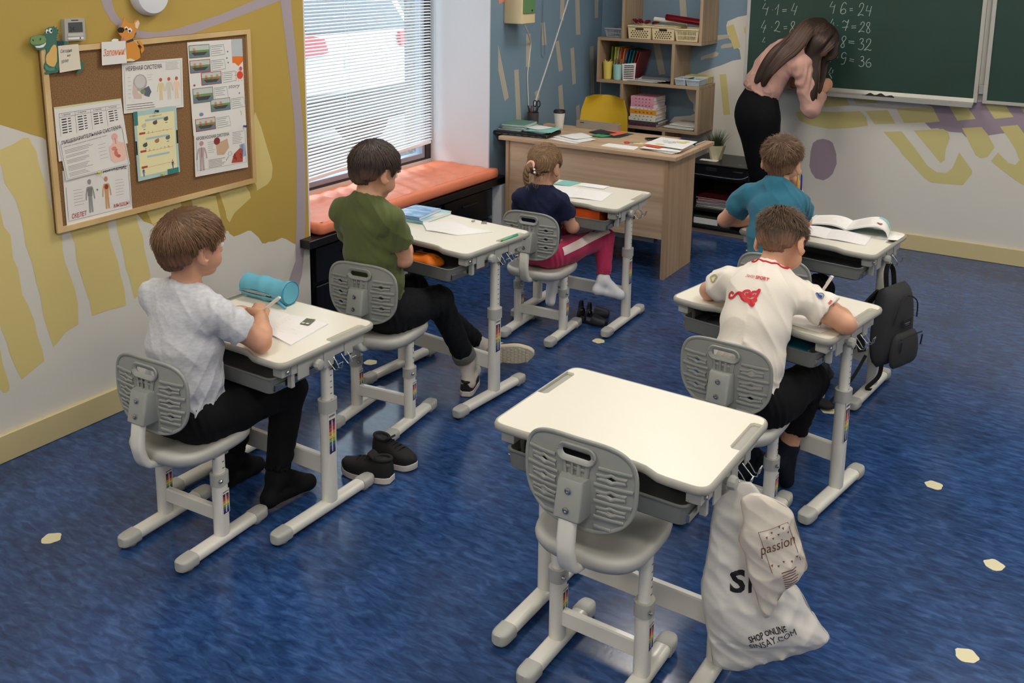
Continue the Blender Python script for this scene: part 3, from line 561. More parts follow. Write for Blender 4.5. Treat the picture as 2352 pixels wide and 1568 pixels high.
# ------------------------------------------------------------------ school desks and chairs: meshes made once, objects per piece
stk = {}
def sticker_mesh(w, h):
    k = (w, h)
    if k in stk: return stk[k]
    cols = [(60, 30, 60), (150, 50, 70), (190, 70, 60), (215, 150, 70), (226, 200, 90), (150, 170, 90), (70, 110, 120), (60, 60, 140), (40, 36, 80)]
    V, F, fm = [], [], []; ms = [M['paper']]+[flat(c) for c in cols]+[flat((40, 40, 44))]
    def q(u0, u1, v0, v1, m, e):
        b = len(V); V.extend([(e, u0*w, v0*h), (e, u1*w, v0*h), (e, u1*w, v1*h), (e, u0*w, v1*h)]); F.append((b, b+1, b+2, b+3)); fm.append(m)
    q(-.5, .5, 0, 1, 0, 0)
    n = len(cols)
    for i in range(n): q(-.42, .42, .80*(1-(i+1)/n)+.02, .80*(1-i/n)+.02, 1+i, .0003)
    for i in range(n+1):
        v = .80*i/n+.02; q(-.42, -.12, v-.006, v+.006, n+1, .0005)
    q(-.06, .06, .42, .80, 0, .0005); q(-.06, .06, .06, .36, 0, .0005)
    for i in range(5): q(-.4+.17*i, -.29+.17*i, .88, .93, n+1, .0005)
    me = mesh('sticker', (V, F), ms, False, fm); stk[k] = me; return me
OV = lambda a, b: [(x, y) for x, y in rrect(a, b, min(a, b)*.42, 4)]
def vtube(prof, z0, z1): return loft([[(x, y, z0) for x, y in prof], [(x, y, z1) for x, y in prof]])
def foot_geo(y0, y1):      # bar with D profile
    P = rrect(.05, .034, .013, 3); L = []
    for y in (y0, y1): L.append([(a, y, .029+b) for a, b in P])
    return loft([l[::-1] for l in L])
def footcap_geo(s):        # rounded end cap, end pointing to s*y
    L = []
    for y, k in ((0, 1), (.034, 1.), (.048, .93), (.058, .74), (.063, .4)):
        w, h = .055*k, .04; P = rrect(w, h*(.6+.4*k), .012*k, 3); L.append([(a, s*y, .027+b) for a, b in P])
    return loft([l[::-1] if s > 0 else l for l in L])
padg = lathe([(.016, 0), (.018, .003), (.018, .012)], 12)
CH = dict(foot=mesh('foot', foot_geo(-.13, .13), M['white'], 35), capn=mesh('foot_cap', footcap_geo(-1), M['cap'], 50), capf=mesh('foot_cap', footcap_geo(1), M['cap'], 50), pad=mesh('foot_pad', padg, M['cap'], 40),
 leg=mesh('leg', vtube(OV(.042, .05), .04, .25), M['white'], 40), collar=mesh('collar', vtube(OV(.05, .058), -.022, .018), M['cap'], 40), inner=mesh('upper_tube', vtube(OV(.032, .04), -.25, 0), M['white'], 40),
 bolt=mesh('bolt', xf(lathe([(.006, 0), (.007, .006), (.004, .009)], 10), (0, 0, 0), (0, PI/2, 0)), M['steel'], 40),
 cross=mesh('crossbar', box(-.115, .115, -.011, .011, .088, .138, .004), M['white']))
hole_me = mesh('height_marks', join(*[box(-.004, .004, -.0005, .0005, -.02-.022*i, -.0165-.022*i, 0) for i in range(9)]), flat((110, 110, 108)))
# --- back shell of the chair
BW2, BH2 = .163, .122
def back_outline(k=1., n=72):
    P = []
    for i in range(n):
        a = 2*PI*i/n; c, s = math.cos(a), math.sin(a); e = 2/3.4 if s > 0 else 2/2.5
        x = BW2*abs(c)**e*(1 if c > 0 else -1); z = BH2*abs(s)**e*(1 if s > 0 else -1)
        x *= 1-.05*(1-(z/BH2))/2
        P.append((x*k, z*k))
    return P
def back_fn(u, v): return (u, -.165+.95*u*u-.06*v+.45*(v+.05)**2 if True else 0, .198+v)
def slot(cx, cz, w=.066, h=.0032, b=.0068, k=1.):
    P = [(-w/2, -h), (-b*1.6, -h), (0, -b), (b*1.6, -h), (w/2, -h), (w/2, h), (b*1.6, h), (0, b), (-b*1.6, h), (-w/2, h)]
    return [(cx+x*(1 if k == 1 else 1+.18*(k-1)), cz+z*k) for x, z in P]
slots = [(s*.096, .038-.044*i) for s in (-1, 1) for i in range(3)]
handle = [(x, .082+z) for x, z in rrect(.088, .024, .0119, 5)]
shell = mesh('backrest', plate(back_outline(), [handle]+[slot(*p) for p in slots], back_fn, .0055, .016), M['grey'], 35)
def on_back(P, d): return [tuple(np.array(back_fn(x, z))+np.array((-1.9*x*.8, -1, .06))/np.linalg.norm((-1.9*x*.8, -1, .06))*d) for x, z in P]
rimm = mesh('rim', sweep(on_back(back_outline(.985), .002), rrect(.009, .011, .003, 2), closed=True), M['grey'], 50)
hrim = mesh('handle_rim', sweep(on_back([(x, .082+z) for x, z in rrect(.098, .034, .0169, 5)], .006), rrect(.007, .016, .002, 2), closed=True), M['grey'], 50)
srims = [mesh('slot_rim', sweep(on_back(slot(*p, k=1.75), .0045), rrect(.0044, .009, .001, 1), closed=True), M['grey'], 50) for p in slots]
ribs = []
for s in (-1, 1):
    for z in (.060, .016, -.028, -.072, -.100):
        xm = {.060: .147, .016: .151, -.028: .148, -.072: .129, -.100: .095}[z]
        x0 = .052 if z < .05 else .062
        pts = [(s*(x0+(xm-x0)*t), z+(.009 if s > 0 else .009)*(t-.5)*-.4) for t in np.linspace(0, 1, 7)]
        ribs.append(mesh('rib', sweep(on_back(pts, .005), rrect(.0044, .010, .001, 1)), M['grey'], 50))
grid_ribs = mesh('webbing', join(*[sweep(on_back([(x, .066), (x*.9, .045), (x*.85, .025)], .006), rrect(.003, .012, .001, 1)) for x in (-.036, -.012, .012, .036)], sweep(on_back([(-.036, .044), (.036, .044)], .005), rrect(.003, .01, .001, 1))), M['grey'], 50)
def housing_geo():
    L = []
    for z, w, d0, d1 in ((-.075, .070, .0, .052), (-.070, .074, .0, .055), (.020, .070, .0, .034), (.026, .066, .0, .030)):
        y = back_fn(0, z)[1]; P = rpoly([(-w/2, y-d1), (w/2, y-d1), (w/2+.006, y+d0), (-w/2-.006, y+d0)], [.01, .01, .002, .002], 4)
        L.append([(a, b, .198+z) for a, b in P])
    return loft(L)
housing = mesh('housing', housing_geo(), M['grey'], 40)
screw = mesh('screw', xf(lathe([(.0085, 0), (.0085, .003), (.004, .0045), (.004, .002), (.0, .002)], 14, (True, False)), (0, 0, 0), (PI/2, 0, 0)), M['steel'], 40)
btube = mesh('back_tube', sweep(curve([(0, .06, -.032), (0, -.04, -.034), (0, -.13, -.032), (0, -.185, -.018), (0, -.206, .03), (0, -.207, .07), (0, -.199, .128)], 6), rrect(.05, .026, .011, 4), up=(0, 0, 1)), M['white'], 60)
def seat_geo():
    n = 56; L = []
    def ring(k, z, dy=0.):
        R = []
        for i in range(n):
            a = 2*PI*i/n; c, s = math.cos(a), math.sin(a); e = 2/3.2
            x = .163*abs(c)**e*(1 if c > 0 else -1); y = .17*abs(s)**e*(1 if s > 0 else -1); x *= 1+.0*(y > 0)
            wf = -.016*max(0, (y-.06)/.11)**2
            R.append((x*k, y*k+dy, z+wf*k))
        return R
    return loft([ring(.80, -.034), ring(.93, -.028), ring(.985, -.014), ring(1., .0), ring(.985, .010), ring(.94, .016), ring(.86, .014), ring(.6, .007), ring(.3, .003), ring(.05, .002)])
seatm = mesh('seat', seat_geo(), M['seat'], 50)
mech = mesh('seat_bracket', join(box(-.135, .135, -.03, .03, -.05, -.028, .004), rbox(0, -.06, -.045, .05, .1, .02)), M['grey'])
def chair(x, y, r, zs, label):
    t = empty('student_chair', (x, y, 0), r, label, 'chair', 'adjustable school chairs')
    for s in (-1, 1):
        f = link('foot', CH['foot'], t, (s*.131, -.005, 0))
        link('foot_cap', CH['capn'], f, (0, -.128, 0)); link('foot_cap', CH['capf'], f, (0, .128, 0))
        for yy in (-.15, .15): link('foot_pad', CH['pad'], f, (0, yy, 0))
        l = link('leg', CH['leg'], t, (s*.131, -.01, 0))
        link('collar', CH['collar'], l, (0, 0, .245)); link('upper_tube', CH['inner'], l, (0, 0, zs-.035)); link('sticker', sticker_mesh(.03, .085), l, (.0212, .004, .12)); link('bolt', CH['bolt'], l, (.024, -.02, .245)); link('height_marks', hole_me, l, (.0163, .004, zs-.04), (0, 0, PI/2))
    link('crossbar', CH['cross'], t, (0, -.01, 0))
    link('seat', seatm, t, (0, 0, zs)); link('seat_bracket', mech, t, (0, 0, zs)); link('back_tube', btube, t, (0, 0, zs))
    b = link('backrest', shell, t, (0, 0, zs))
    link('rim', rimm, b); link('handle_rim', hrim, b); link('webbing', grid_ribs, b); link('housing', housing, b)
    for m_ in srims: link('slot_rim', m_, b)
    for m_ in ribs: link('rib', m_, b)
    for z, yo in ((.0, .040), (-.048, .0505)): link('screw', screw, b, (0, back_fn(0, z)[1]-yo, .198+z))
    return t
# --- desk
DW, DN, DF = .318, .248, .213
def desk_outline():
    A = [(-DW, -DN), (-DW+.11, -DN), (-DW+.14, -DN+.003), (-DW+.18, -DN+.022), (-DW+.21, -DN+.026), (DW-.21, -DN+.026), (DW-.18, -DN+.022), (DW-.14, -DN+.003), (DW-.11, -DN), (DW, -DN), (DW, DF), (-DW, DF)]
    return rpoly(A, [.045, .0, .0, .0, .0, .0, .0, .0, .0, .045, .045, .045], 6)
DO = desk_outline()
def tabletop_geo():
    L = [[(x, y, -.024) for x, y in inset(DO, .007)], [(x, y, -.018) for x, y in inset(DO, .001)], [(x, y, -.009) for x, y in DO], [(x, y, -.002) for x, y in inset(DO, .003)], [(x, y, 0) for x, y in inset(DO, .006)], [(x, y, -.0005) for x, y in inset(DO, .010)], [(x, y, -.009) for x, y in inset(DO, .0105)]]
    return loft(L)
def panel_outline():
    P = inset(DO, .0098); gx, g0, g1 = DW-.040, -.012, .160
    out = []
    # walk and cut notches on both long sides
    R = [(gx+.034, g0), (gx, g0+.006), (gx, g1-.006), (gx+.034, g1)]
    for i, p in enumerate(P):
        q = P[(i+1) % len(P)]; out.append(p)
        if abs(p[0]-q[0]) < 1e-3 and abs(p[1]-q[1]) > .2:
            s = 1 if p[0] > 0 else -1
            N = [(s*(DW-.0098), g0), (s*(gx+.008), g0), (s*gx, g0+.01), (s*gx, g1-.01), (s*(gx+.008), g1), (s*(DW-.0098), g1)]
            out += N if q[1] > p[1] else N[::-1]
    return out
PO = panel_outline()
TT = dict(top=mesh('tabletop', tabletop_geo(), M['edge'], 40), panel=mesh('top_panel', loft([[(x, y, -.0088) for x, y in PO], [(x, y, -.0003) for x, y in PO]]), M['top'], 30),
 foot=mesh('foot', foot_geo(-.205, .155), M['white'], 35), capn=CH['capn'], capf=CH['capf'],
 leg=mesh('leg', vtube(OV(.045, .056), .04, .405), M['white'], 40), collar=mesh('collar', vtube(OV(.054, .066), -.022, .022), M['cap'], 40), inner=mesh('upper_tube', vtube(OV(.034, .044), -.33, 0), M['white'], 40),
 cross=mesh('crossbar', box(-.255, .255, -.012, .012, .135, .205, .004), M['white']),
 rail=mesh('side_rail', join(box(-.012, .012, -.185, .16, -.062, -.0245, .002), box(.012, .016, -.16, -.11, -.085, -.03, .001), box(.012, .016, -.04, .005, -.088, -.03, .001), box(.012, .016, .06, .10, -.078, -.03, .001)), M['cap']),
 head=mesh('rail_block', join(box(-.02, .02, -.222, -.175, -.062, -.0245, .004), box(.0, .018, -.18, -.165, -.11, -.06, .002)), M['cap']),
 knob=mesh('adjust_knob', xf(lathe([(.008, 0), (.010, .012), (.017, .014), (.019, .02), (.017, .034), (.008, .037)], 9), (0, 0, 0), (0, PI/2, 0)), M['cap'], 30),
 bolt=CH['bolt'],
 latch=mesh('latch', join(box(0, .006, -.011, .011, -.055, -.012, .001), box(.006, .009, -.007, .007, -.05, -.02, .001)), M['cap']), slide=mesh('latch_slide', box(.008, .011, -.006, .006, -.062, -.03, .001), M['dark']),
 hook=mesh('wire', tube([(0, 0, .0), (.012, 0, -.012), (.028, .004, -.030), (.040, .004, -.028), (.046, .004, -.004), (.046, .024, -.004), (.040, .024, -.028), (.028, .024, -.030), (.012, .028, -.012), (0, .028, 0)], .0016, 6), M['wire'], 60),
 stay=mesh('top_stay', box(-.29, .29, -.02, .02, -.05, -.0245, .003), M['cap']))
def tray_geo(w=.525, d=.27, h=.056):
    t = .004; O = rrect(w, d, .02, 4)
    L = [[(x*.94, y*.92, 0) for x, y in O], [(x*.98, y*.97, .006) for x, y in O], [(x, y, h) for x, y in O], [(x*1.012, y*1.02, h) for x, y in O], [(x*1.012, y*1.02, h+.003) for x, y in O], [(x*.985, y*.97, h+.003) for x, y in O], [(x*.965, y*.945, .009) for x, y in O]]
    return loft(L)
TT['drawer'] = mesh('drawer', tray_geo(), M['tray'], 35); TT['runner'] = mesh('drawer_runner', box(-.006, .006, -.12, .12, .0, .022, .001), M['steel'])
DESKS = {}
def desk(key, x, y, r, h, label, pull=0.):
    t = empty('student_desk', (x, y, 0), r, label, 'desk', 'adjustable school desks')
    DESKS[key] = (x, y, r, h)
    for s in (-1, 1):
        f = link('foot', TT['foot'], t, (s*.272, 0, 0))
        link('foot_cap', TT['capn'], f, (0, -.203, 0)); link('foot_cap', TT['capf'], f, (0, .153, 0))
        for yy in (-.225, .175): link('foot_pad', CH['pad'], f, (0, yy, 0))
        l = link('leg', TT['leg'], t, (s*.272, 0, 0))
        link('collar', TT['collar'], l, (0, 0, .40)); link('upper_tube', TT['inner'], l, (0, 0, h-.04)); link('sticker', sticker_mesh(.034, .155), l, (.0227, -.004, .225)); link('height_marks', hole_me, l, (.0173, .002, h-.09), (0, 0, PI/2)); link('latch', TT['latch'], l, (.017, .006, h-.045)); link('latch_slide', TT['slide'], l, (.017, .006, h-.045))
        rl = link('side_rail', TT['rail'], t, (s*.285, 0, h), (0, 0, 0 if s > 0 else PI) if False else (0, 0, 0))
        if s < 0: rl.scale = (-1, 1, 1)
        bk = link('rail_block', TT['head'], t, (s*.272, 0, h)); link('bolt', TT['bolt'], bk, (.02 if s > 0 else -.02, -.2, -.045), (0, 0, 0 if s > 0 else PI))
        for yy in (-.02, .045): link('bag_hook', TT['hook'], t, (s*.298, yy, h-.065), (0, 0, 0 if s > 0 else PI))
        link('adjust_knob', TT['knob'], t, (s*.296, -.085, h-.052), (0, 0, 0 if s > 0 else PI))
    link('crossbar', TT['cross'], t)
    tp = link('tabletop', TT['top'], t, (0, 0, h)); link('top_panel', TT['panel'], tp)
    link('top_stay', TT['stay'], t, (0, .06, h))
    d = link('drawer', TT['drawer'], t, (0, -.108-pull, h-.122))
    for s in (-1, 1): link('drawer_runner', TT['runner'], d, (s*.2605, 0, .012))
    return t
def on_desk(key, u, v, dz=0.):
    x, y, r, h = DESKS[key]; c, s = math.cos(r), math.sin(r)
    return (x+c*u-s*v, y+s*u+c*v, h+dz)
desk('A', .934, 2.316, -.019, .64, 'school desk of the boy in the light grey T-shirt, blue pencil case on it')
desk('F', 2.360, 2.291, -.029, .671, 'empty cream topped school desk in the foreground with plastic bags on its hook')
desk('E', 2.424, 3.420, -.184, .685, 'school desk under the writing boy in the white T-shirt with red print')
desk('G', .933, 3.395, -.089, .728, 'school desk of the boy in the olive T-shirt, with two stacked books', .05)
desk('I', 1.028, 4.518, .015, .688, 'school desk of the girl, standing right before the wooden teacher table', .02)
desk('D', 2.340, 4.397, -.118, .71, 'school desk of the boy in the teal T-shirt, with an open textbook', .02)
chair(.918, 1.970, .047, .36, 'grey and white school chair under the boy in the light grey T-shirt')
chair(.923, 2.956, .111, .406, 'grey and white school chair under the boy in the olive T-shirt')
chair(.982, 4.168, .058, .362, 'grey and white school chair under the girl in navy')
chair(2.355, 2.132, -.023, .427, 'unoccupied grey school chair pushed under the empty foreground desk')
chair(2.411, 3.061, -.058, .372, 'grey and white school chair under the boy in the white T-shirt')
chair(2.285, 4.000, -.08, .40, 'grey and white school chair under the boy in the teal T-shirt')

# ------------------------------------------------------------------ teacher's table, shelf tower, low cabinet
tt = empty('teacher_table', (.62, 5.6, 0), label='large oak veneer teacher table with modesty panel, papers and a coffee cup on it', cat='table')
obj('tabletop', box(-.62, .626, -.33, .32, .755, .78, .002), M['oak'], tt)
obj('side_panel', box(.542, .565, -.295, .15, 0, .7545, .001), M['oakz'], tt); obj('side_panel', box(-.585, -.562, -.295, .15, 0, .7545, .001), M['oakz'], tt)
mp_ = obj('modesty_panel', box(-.561, .541, -.285, -.267, .25, .754, .001), M['oak'], tt)
obj('cover_cap', xf(lathe([(.008, 0), (.008, .002), (.005, .003)], 14), (.06, -.2852, .69), (PI/2, 0, 0)), flat((196, 170, 144)), mp_)
obj('cable_duct', box(-.1, .46, -.22, -.16, .2, .235, .003), M['grey'], tt)

sh = empty('shelf_tower', (.47, 6.71, 0), label='tall staggered oak shelf tower in the corner holding baskets, cups and books', cat='shelf')
def shb(name, x0, x1, z0, z1, y0=6.55, y1=6.874, m=None): return obj(name, box(x0-.47, x1-.47, y0-6.71, y1-6.71, z0, z1, .001), m or (M['oaks'] if z1-z0 > x1-x0 else M['oaksx']), sh)
shb('side_panel', .256, .278, 1.3575, 2.1); shb('side_panel', .863, .885, 1.3575, 2.1); shb('shelf_board', .256, .885, 2.1005, 2.122)
shb('shelf_board', .06, .885, 1.335, 1.357); shb('side_panel', .06, .082, 1.0405, 1.3345); shb('side_panel', .662, .684, 1.0405, 1.3345)
shb('shelf_board', .06, .885, 1.018, 1.040); shb('side_panel', .26, .282, .7125, 1.0175); shb('side_panel', .863, .885, .7125, 1.0175)
shb('shelf_board', .26, .885, .690, .712); shb('side_panel', .612, .634, 0, .6895); shb('side_panel', .26, .282, 0, .6895)
shb('back_panel', .2825, .6115, .0, .68, 6.80, 6.815, M['black'])

lc = empty('low_cabinet', (1.11, 6.66, 0), label='dark open low cabinet with books, standing under the black printer', cat='cabinet')
for x0, x1 in ((-.21, -.19), (.215, .235)): obj('side_panel', box(x0, x1, -.2, .21, .03, .40, .001), M['black'], lc)
obj('top_board', box(-.21, .235, -.2, .21, .4005, .42, .001), M['black'], lc); obj('shelf_board', box(-.1895, .2145, -.19, .2, .16, .178, .001), M['black'], lc); obj('bottom_board', box(-.1895, .2145, -.2, .2, .03, .05, .001), M['black'], lc)
obj('back_panel', box(-.1895, .2145, .2, .21, .05, .4, .001), mat('cab_inner', (60, 50, 42), .7), lc); obj('plinth', box(-.2, .225, -.19, .2, 0, .0295, .001), M['oaksx'], lc)

yc = empty('teacher_chair', (.32, 6.03, 0), .06, 'yellow moulded plastic chair behind the teacher table', 'chair')
yp = mat('plastic_yellow', (216, 176, 40), .45)
def ychair():
    vs = []
    prof = [(-.20, .43), (-.10, .425), (.02, .425), (.11, .44), (.16, .50), (.185, .60), (.20, .72), (.215, .85), (.225, .945), (.226, .965)]
    hw = [.20, .21, .215, .215, .21, .2, .19, .18, .15, .09]
    L = []
    for (y, z), w in zip(prof, hw):
        L.append([(w*u, y-.05*(u*u)*(1 if z > .5 else 0), z+.03*u*u*(1 if z < .5 else 0)) for u in np.linspace(-1, 1, 11)])
    L2 = [[(p[0], p[1]-.003, p[2]+.006) for p in l] for l in L]
    V, F = loft(L, (False, False), closed=False); n = len(V); V2, F2 = loft(L2, (False, False), closed=False)
    F = [f[::-1] for f in F]+[tuple(i+n for i in f) for f in F2]; V += V2
    m = 11; k = len(L)
    ed = [i for i in range(m)]+[m*j+m-1 for j in range(1, k)]+[m*(k-1)+i for i in range(m-2, -1, -1)]+[m*j for j in range(k-2, 0, -1)]
    for a, b in zip(ed, ed[1:]+ed[:1]): F.append((a, b, b+n, a+n))
    return V, F
obj('seat_shell', ychair(), yp, yc, smooth=50)
for sx in (-1, 1):
    for sy in (-1, 1): obj('leg', tube([(sx*.12, sy*.1, .43), (sx*.2, sy*.2, 0)], .013, 8, taper=[1, .7]), M['oakz'], yc)
# ------------------------------------------------------------------ cork board with its sheets
cbd_ = empty('cork_board', (-.055, (CORK[0][0]+CORK[2][0])/2, (CORK[0][1]+CORK[2][1])/2), label='large cork notice board in a pine frame on the mustard wall', cat='notice board')
o = cbd_.location
q = [(y-o.y, z-o.z) for y, z in CORK]      # TL TR BR BL (left to right = +y)
ins = [tuple(Vector(q[i])+(Vector(q[(i+1) % 4])-Vector(q[i])).normalized()*.022+(Vector(q[i-1])-Vector(q[i])).normalized()*.022) for i in range(4)]
obj('cork_panel', loft([[(-.012, *p) for p in q], [(-.0, *p) for p in q]][::-1]), M['cork'], cbd_)
for i in range(4):
    a, b, c, d = q[i], q[(i+1) % 4], ins[(i+1) % 4], ins[i]
    obj('frame_strip', loft([[(-.014, *p) for p in (a, b, c, d)], [(.011, *p) for p in (a, b, c, d)], ]), M['pine'], cbd_)
def quad3(Q, x):
    Q = [Vector((x, *p)) for p in Q]
    return lambda u, v, d=0.: tuple((Q[0]*(1-u)+Q[1]*u)*(1-v)+(Q[3]*(1-u)+Q[2]*u)*v+Vector((d, 0, 0)))
class Sheet:
    """pinned paper: a thin sheet and flat print on it (u to the right, v down)"""
    def __init__(s, name, Q, x, label, cat='poster', m=None, curl=.004, group=None):
        s.f0 = quad3(Q, x); s.g = {}; s.c = curl
        s.f = lambda u, v, d=0.: s.f0(u, v, d+s.c*(abs(2*u-1)**3*.5+v**3))
        P = []; N = 10
        V = [s.f(i/N, j/N) for j in range(N+1) for i in range(N+1)]; V += [s.f(i/N, j/N, -.0006) for j in range(N+1) for i in range(N+1)]
        K = (N+1)**2; F = []
        for j in range(N):
            for i in range(N): a = j*(N+1)+i; F += [(a, a+N+1, a+N+2, a+1), (K+a, K+a+1, K+a+N+2, K+a+N+1)]
        B = list(range(N+1))+[(N+1)*k+N for k in range(1, N+1)]+[N*(N+1)+k for k in range(N-1, -1, -1)]+[(N+1)*k for k in range(N-1, 0, -1)]
        for a, b in zip(B, B[1:]+B[:1]): F.append((a, b, b+K, a+K))
        s.o = obj(name, (V, F), m or M['paper'], smooth=40); tag(s.o, label, cat, group)
    def add(s, c, geo): s.g.setdefault(c, []).append(geo); return s
    def poly(s, c, P, d=.0008): return s.add(c, ([s.f(u, v, d) for u, v in P], [tuple(range(len(P)))]))
    def rect(s, c, u0, v0, u1, v1, d=.0006):
        nu, nv = max(1, int((u1-u0)*12)), max(1, int((v1-v0)*12))
        return s.add(c, ([s.f(u0+(u1-u0)*i/nu, v0+(v1-v0)*j/nv, d) for j in range(nv+1) for i in range(nu+1)], [(j*(nu+1)+i, (j+1)*(nu+1)+i, (j+1)*(nu+1)+i+1, j*(nu+1)+i+1) for j in range(nv) for i in range(nu)]))
    def ell(s, c, u, v, a, b, d=.0008): return s.poly(c, [(u+a*math.cos(t), v+b*math.sin(t)) for t in np.linspace(0, 2*PI, 13)[:-1]], d)
    def line(s, c, P, w=.012, d=.0009): 
        P = [tuple(np.array(P[i])*(1-k/6)+np.array(P[i+1])*k/6) for i in range(len(P)-1) for k in range(6)]+[P[-1]] if len(P) < 7 else P
        return s.add(c, ribbon(P, w, lambda u, v: s.f(u, v, d)))
    def text(s, c, t, u0, v0, u1, v1, shear=0., bold=0., d=.0009): return s.add(c, textgeo(t, lambda u, v: s.f(u, v, d), u0, v1, u1, v0, shear, bold))
    def lines(s, c, u0, v0, u1, n, dv, w=.006):
        for i in range(n): s.rect(c, u0, v0+i*dv-w/2, u0+(u1-u0)*random.uniform(.7, 1), v0+i*dv+w/2)
        return s
    def man(s, c, u, v, k=1., head=None, asp=1.):
        s.ell(head or c, u, v, .022*k*asp, .03*k, .0010); s.poly(c, [(u-.03*k*asp, v+.05*k), (u+.03*k*asp, v+.05*k), (u+.022*k*asp, v+.17*k), (u+.025*k*asp, v+.33*k), (u+.005*k*asp, v+.33*k), (u, v+.19*k), (u-.005*k*asp, v+.33*k), (u-.025*k*asp, v+.33*k), (u-.022*k*asp, v+.17*k)])
        for q_ in (-1, 1): s.line(c, [(u+q_*.03*k*asp, v+.06*k), (u+q_*.045*k*asp, v+.13*k), (u+q_*.05*k*asp, v+.19*k)], .014*k*asp)
        return s
    def done(s):
        for c, L in s.g.items(): obj('print', join(*L), flat(c, .8), s.o)
INK = (52, 50, 50); GR = (120, 118, 116); RED = (168, 44, 52); SK = (226, 182, 158)
def pin(y, z, x, rgb, label):
    t = tag(obj('push_pin', xf(lathe([(.0045, 0), (.0045, .003), (.003, .004), (.0028, .010), (.0055, .012), (.0055, .0145)], 12), (x, y, z), (0, PI/2, 0)), flat(rgb, .35), smooth=40), label, 'push pin')
s = Sheet('word_group_sheet', PAPER['group'], -.0535, 'white sheet with four columns of words, at the left edge of the cork board', curl=.002)
s.rect((214, 216, 160), 0, .0, 1, .03); s.line(INK, [(.06, .13), (.97, .13)], .004); s.line(INK, [(.06, .2), (.97, .2)], .004)
for i in range(4):
    s.text(INK, str(i+1)+' группа', .10+.23*i, .145, .22+.23*i, .185)
    s.line(GR, [(.06+.228*i, .13), (.06+.228*i, .55)], .003)
    for k in range(6 if i < 2 else 5): s.rect(INK, .09+.23*i, .235+.05*k, .16+.23*i, .255+.05*k); s.rect(INK, .18+.23*i, .235+.05*k, .22+.23*i, .252+.05*k)
s.done()
s = Sheet('digestion_poster', PAPER['digest'], -.0505, 'white poster about the digestive system with a pink human torso', curl=.003)
s.line(INK, [(.02, .1), (.98, .08), (.98, .97), (.02, .97), (.02, .1)], .004); s.text(INK, 'ПИЩЕВАРИТЕЛЬНАЯ СИСТЕМА', .04, .03, .97, .14, 0, .005); s.text(GR, 'ОТВЕЧАЕТ ЗА ИЗМЕЛЬЧЕНИЕ И ПЕРЕВАРИВАНИЕ ПИЩИ', .05, .175, .72, .205)
s.lines(INK, .06, .28, .5, 3, .035).lines(INK, .06, .42, .42, 2, .035).lines(INK, .06, .53, .46, 3, .035).lines(INK, .06, .68, .46, 4, .035).lines(INK, .06, .85, .4, 3, .035)
s.lines(GR, .56, .36, .7, 5, .085, .005)
s.ell((236, 178, 164), .84, .27, .05, .09).poly((238, 196, 180), [(.81, .33), (.87, .33), (.88, .40), (.97, .46), (.98, .78), (.93, .88), (.76, .88), (.72, .78), (.72, .48), (.80, .40)]).ell((214, 120, 110), .84, .66, .055, .1, .0011).ell((224, 140, 120), .80, .54, .04, .05, .0011).ell((200, 100, 96), .85, .74, .03, .04, .0013); s.line((206, 110, 100), [(.84, .3), (.84, .5)], .01); s.done()
s = Sheet('skeleton_poster', PAPER['skel'], -.0535, 'white poster with a skeleton and a muscle man at the lower left', curl=.002)
s.line(INK, [(.03, .3), (.03, .91), (.98, .91), (.98, .1)], .004); s.text(INK, 'ОПОРА И ДВИЖЕНИЕ', .28, .045, .95, .15, 0, .005)
s.text(RED, 'СКЕЛЕТ', .08, .79, .30, .88, .15, .012); s.text(RED, 'МЫШЦЫ', .71, .79, .96, .88, .15, .012); s.text(INK, '+', .46, .42, .50, .47)
s.man((150, 148, 146), .37, .27, 1.75, asp=.72); s.man((206, 158, 104), .62, .27, 1.75, (196, 140, 110), asp=.72); s.ell((140, 60, 50), .62, .42, .03, .05, .0012)
for k in range(6): s.line(INK, [(.33, .40+.025*k), (.41, .40+.025*k)], .006, .0012)
s.lines(GR, .13, .38, .3, 6, .055, .005).lines(GR, .76, .33, .9, 6, .06, .005); s.done()
s = Sheet('nervous_system_poster', PAPER['nerv'], -.0535, 'white poster about the nervous system with a head profile and three children', curl=.003)
s.line(GR, [(.03, .04), (.97, .04), (.97, .96), (.03, .96), (.03, .04)], .003); s.text(INK, 'НЕРВНАЯ СИСТЕМА', .06, .08, .65, .17, 0, .006); s.lines(GR, .71, .07, .95, 6, .028, .005); s.lines(INK, .05, .84, .52, 3, .045, .009)
s.ell((176, 172, 170), .28, .42, .115, .17).ell((205, 202, 200), .28, .40, .09, .13, .001); s.poly((214, 190, 178), [(.17, .42), (.21, .42), (.24, .62), (.30, .66), (.30, .74), (.17, .72), (.15, .60)]).poly((96, 104, 116), [(.33, .55), (.42, .50), (.46, .62), (.42, .72), (.34, .68)], .0012).ell((130, 140, 100), .32, .60, .04, .05, .0014); s.lines(GR, .08, .3, .14, 6, .08, .004).lines(GR, .40, .28, .5, 3, .05, .004)
for x, c in ((.62, (226, 206, 160)), (.76, (214, 208, 190)), (.89, (236, 206, 176))): s.man(c, x, .40, 1.25, (196, 96, 72), asp=.95)
s.done()
s = Sheet('grammar_poster', PAPER['gram'], -.0505, 'yellow and green lined school poster pinned in the middle of the cork board', m=flat((178, 206, 202)), curl=.004)
s.rect((236, 228, 178), .06, .07, .94, .94); s.rect((56, 130, 126), 0, .0, .09, .2, .001).rect((56, 130, 126), .7, .92, .97, 1., .001).rect((24, 24, 26), .0, .42, .035, .62, .001).rect((24, 24, 26), .965, .36, 1., .56, .001)
s.text(INK, 'БУКВЫ Е И Ё', .36, .085, .64, .11)
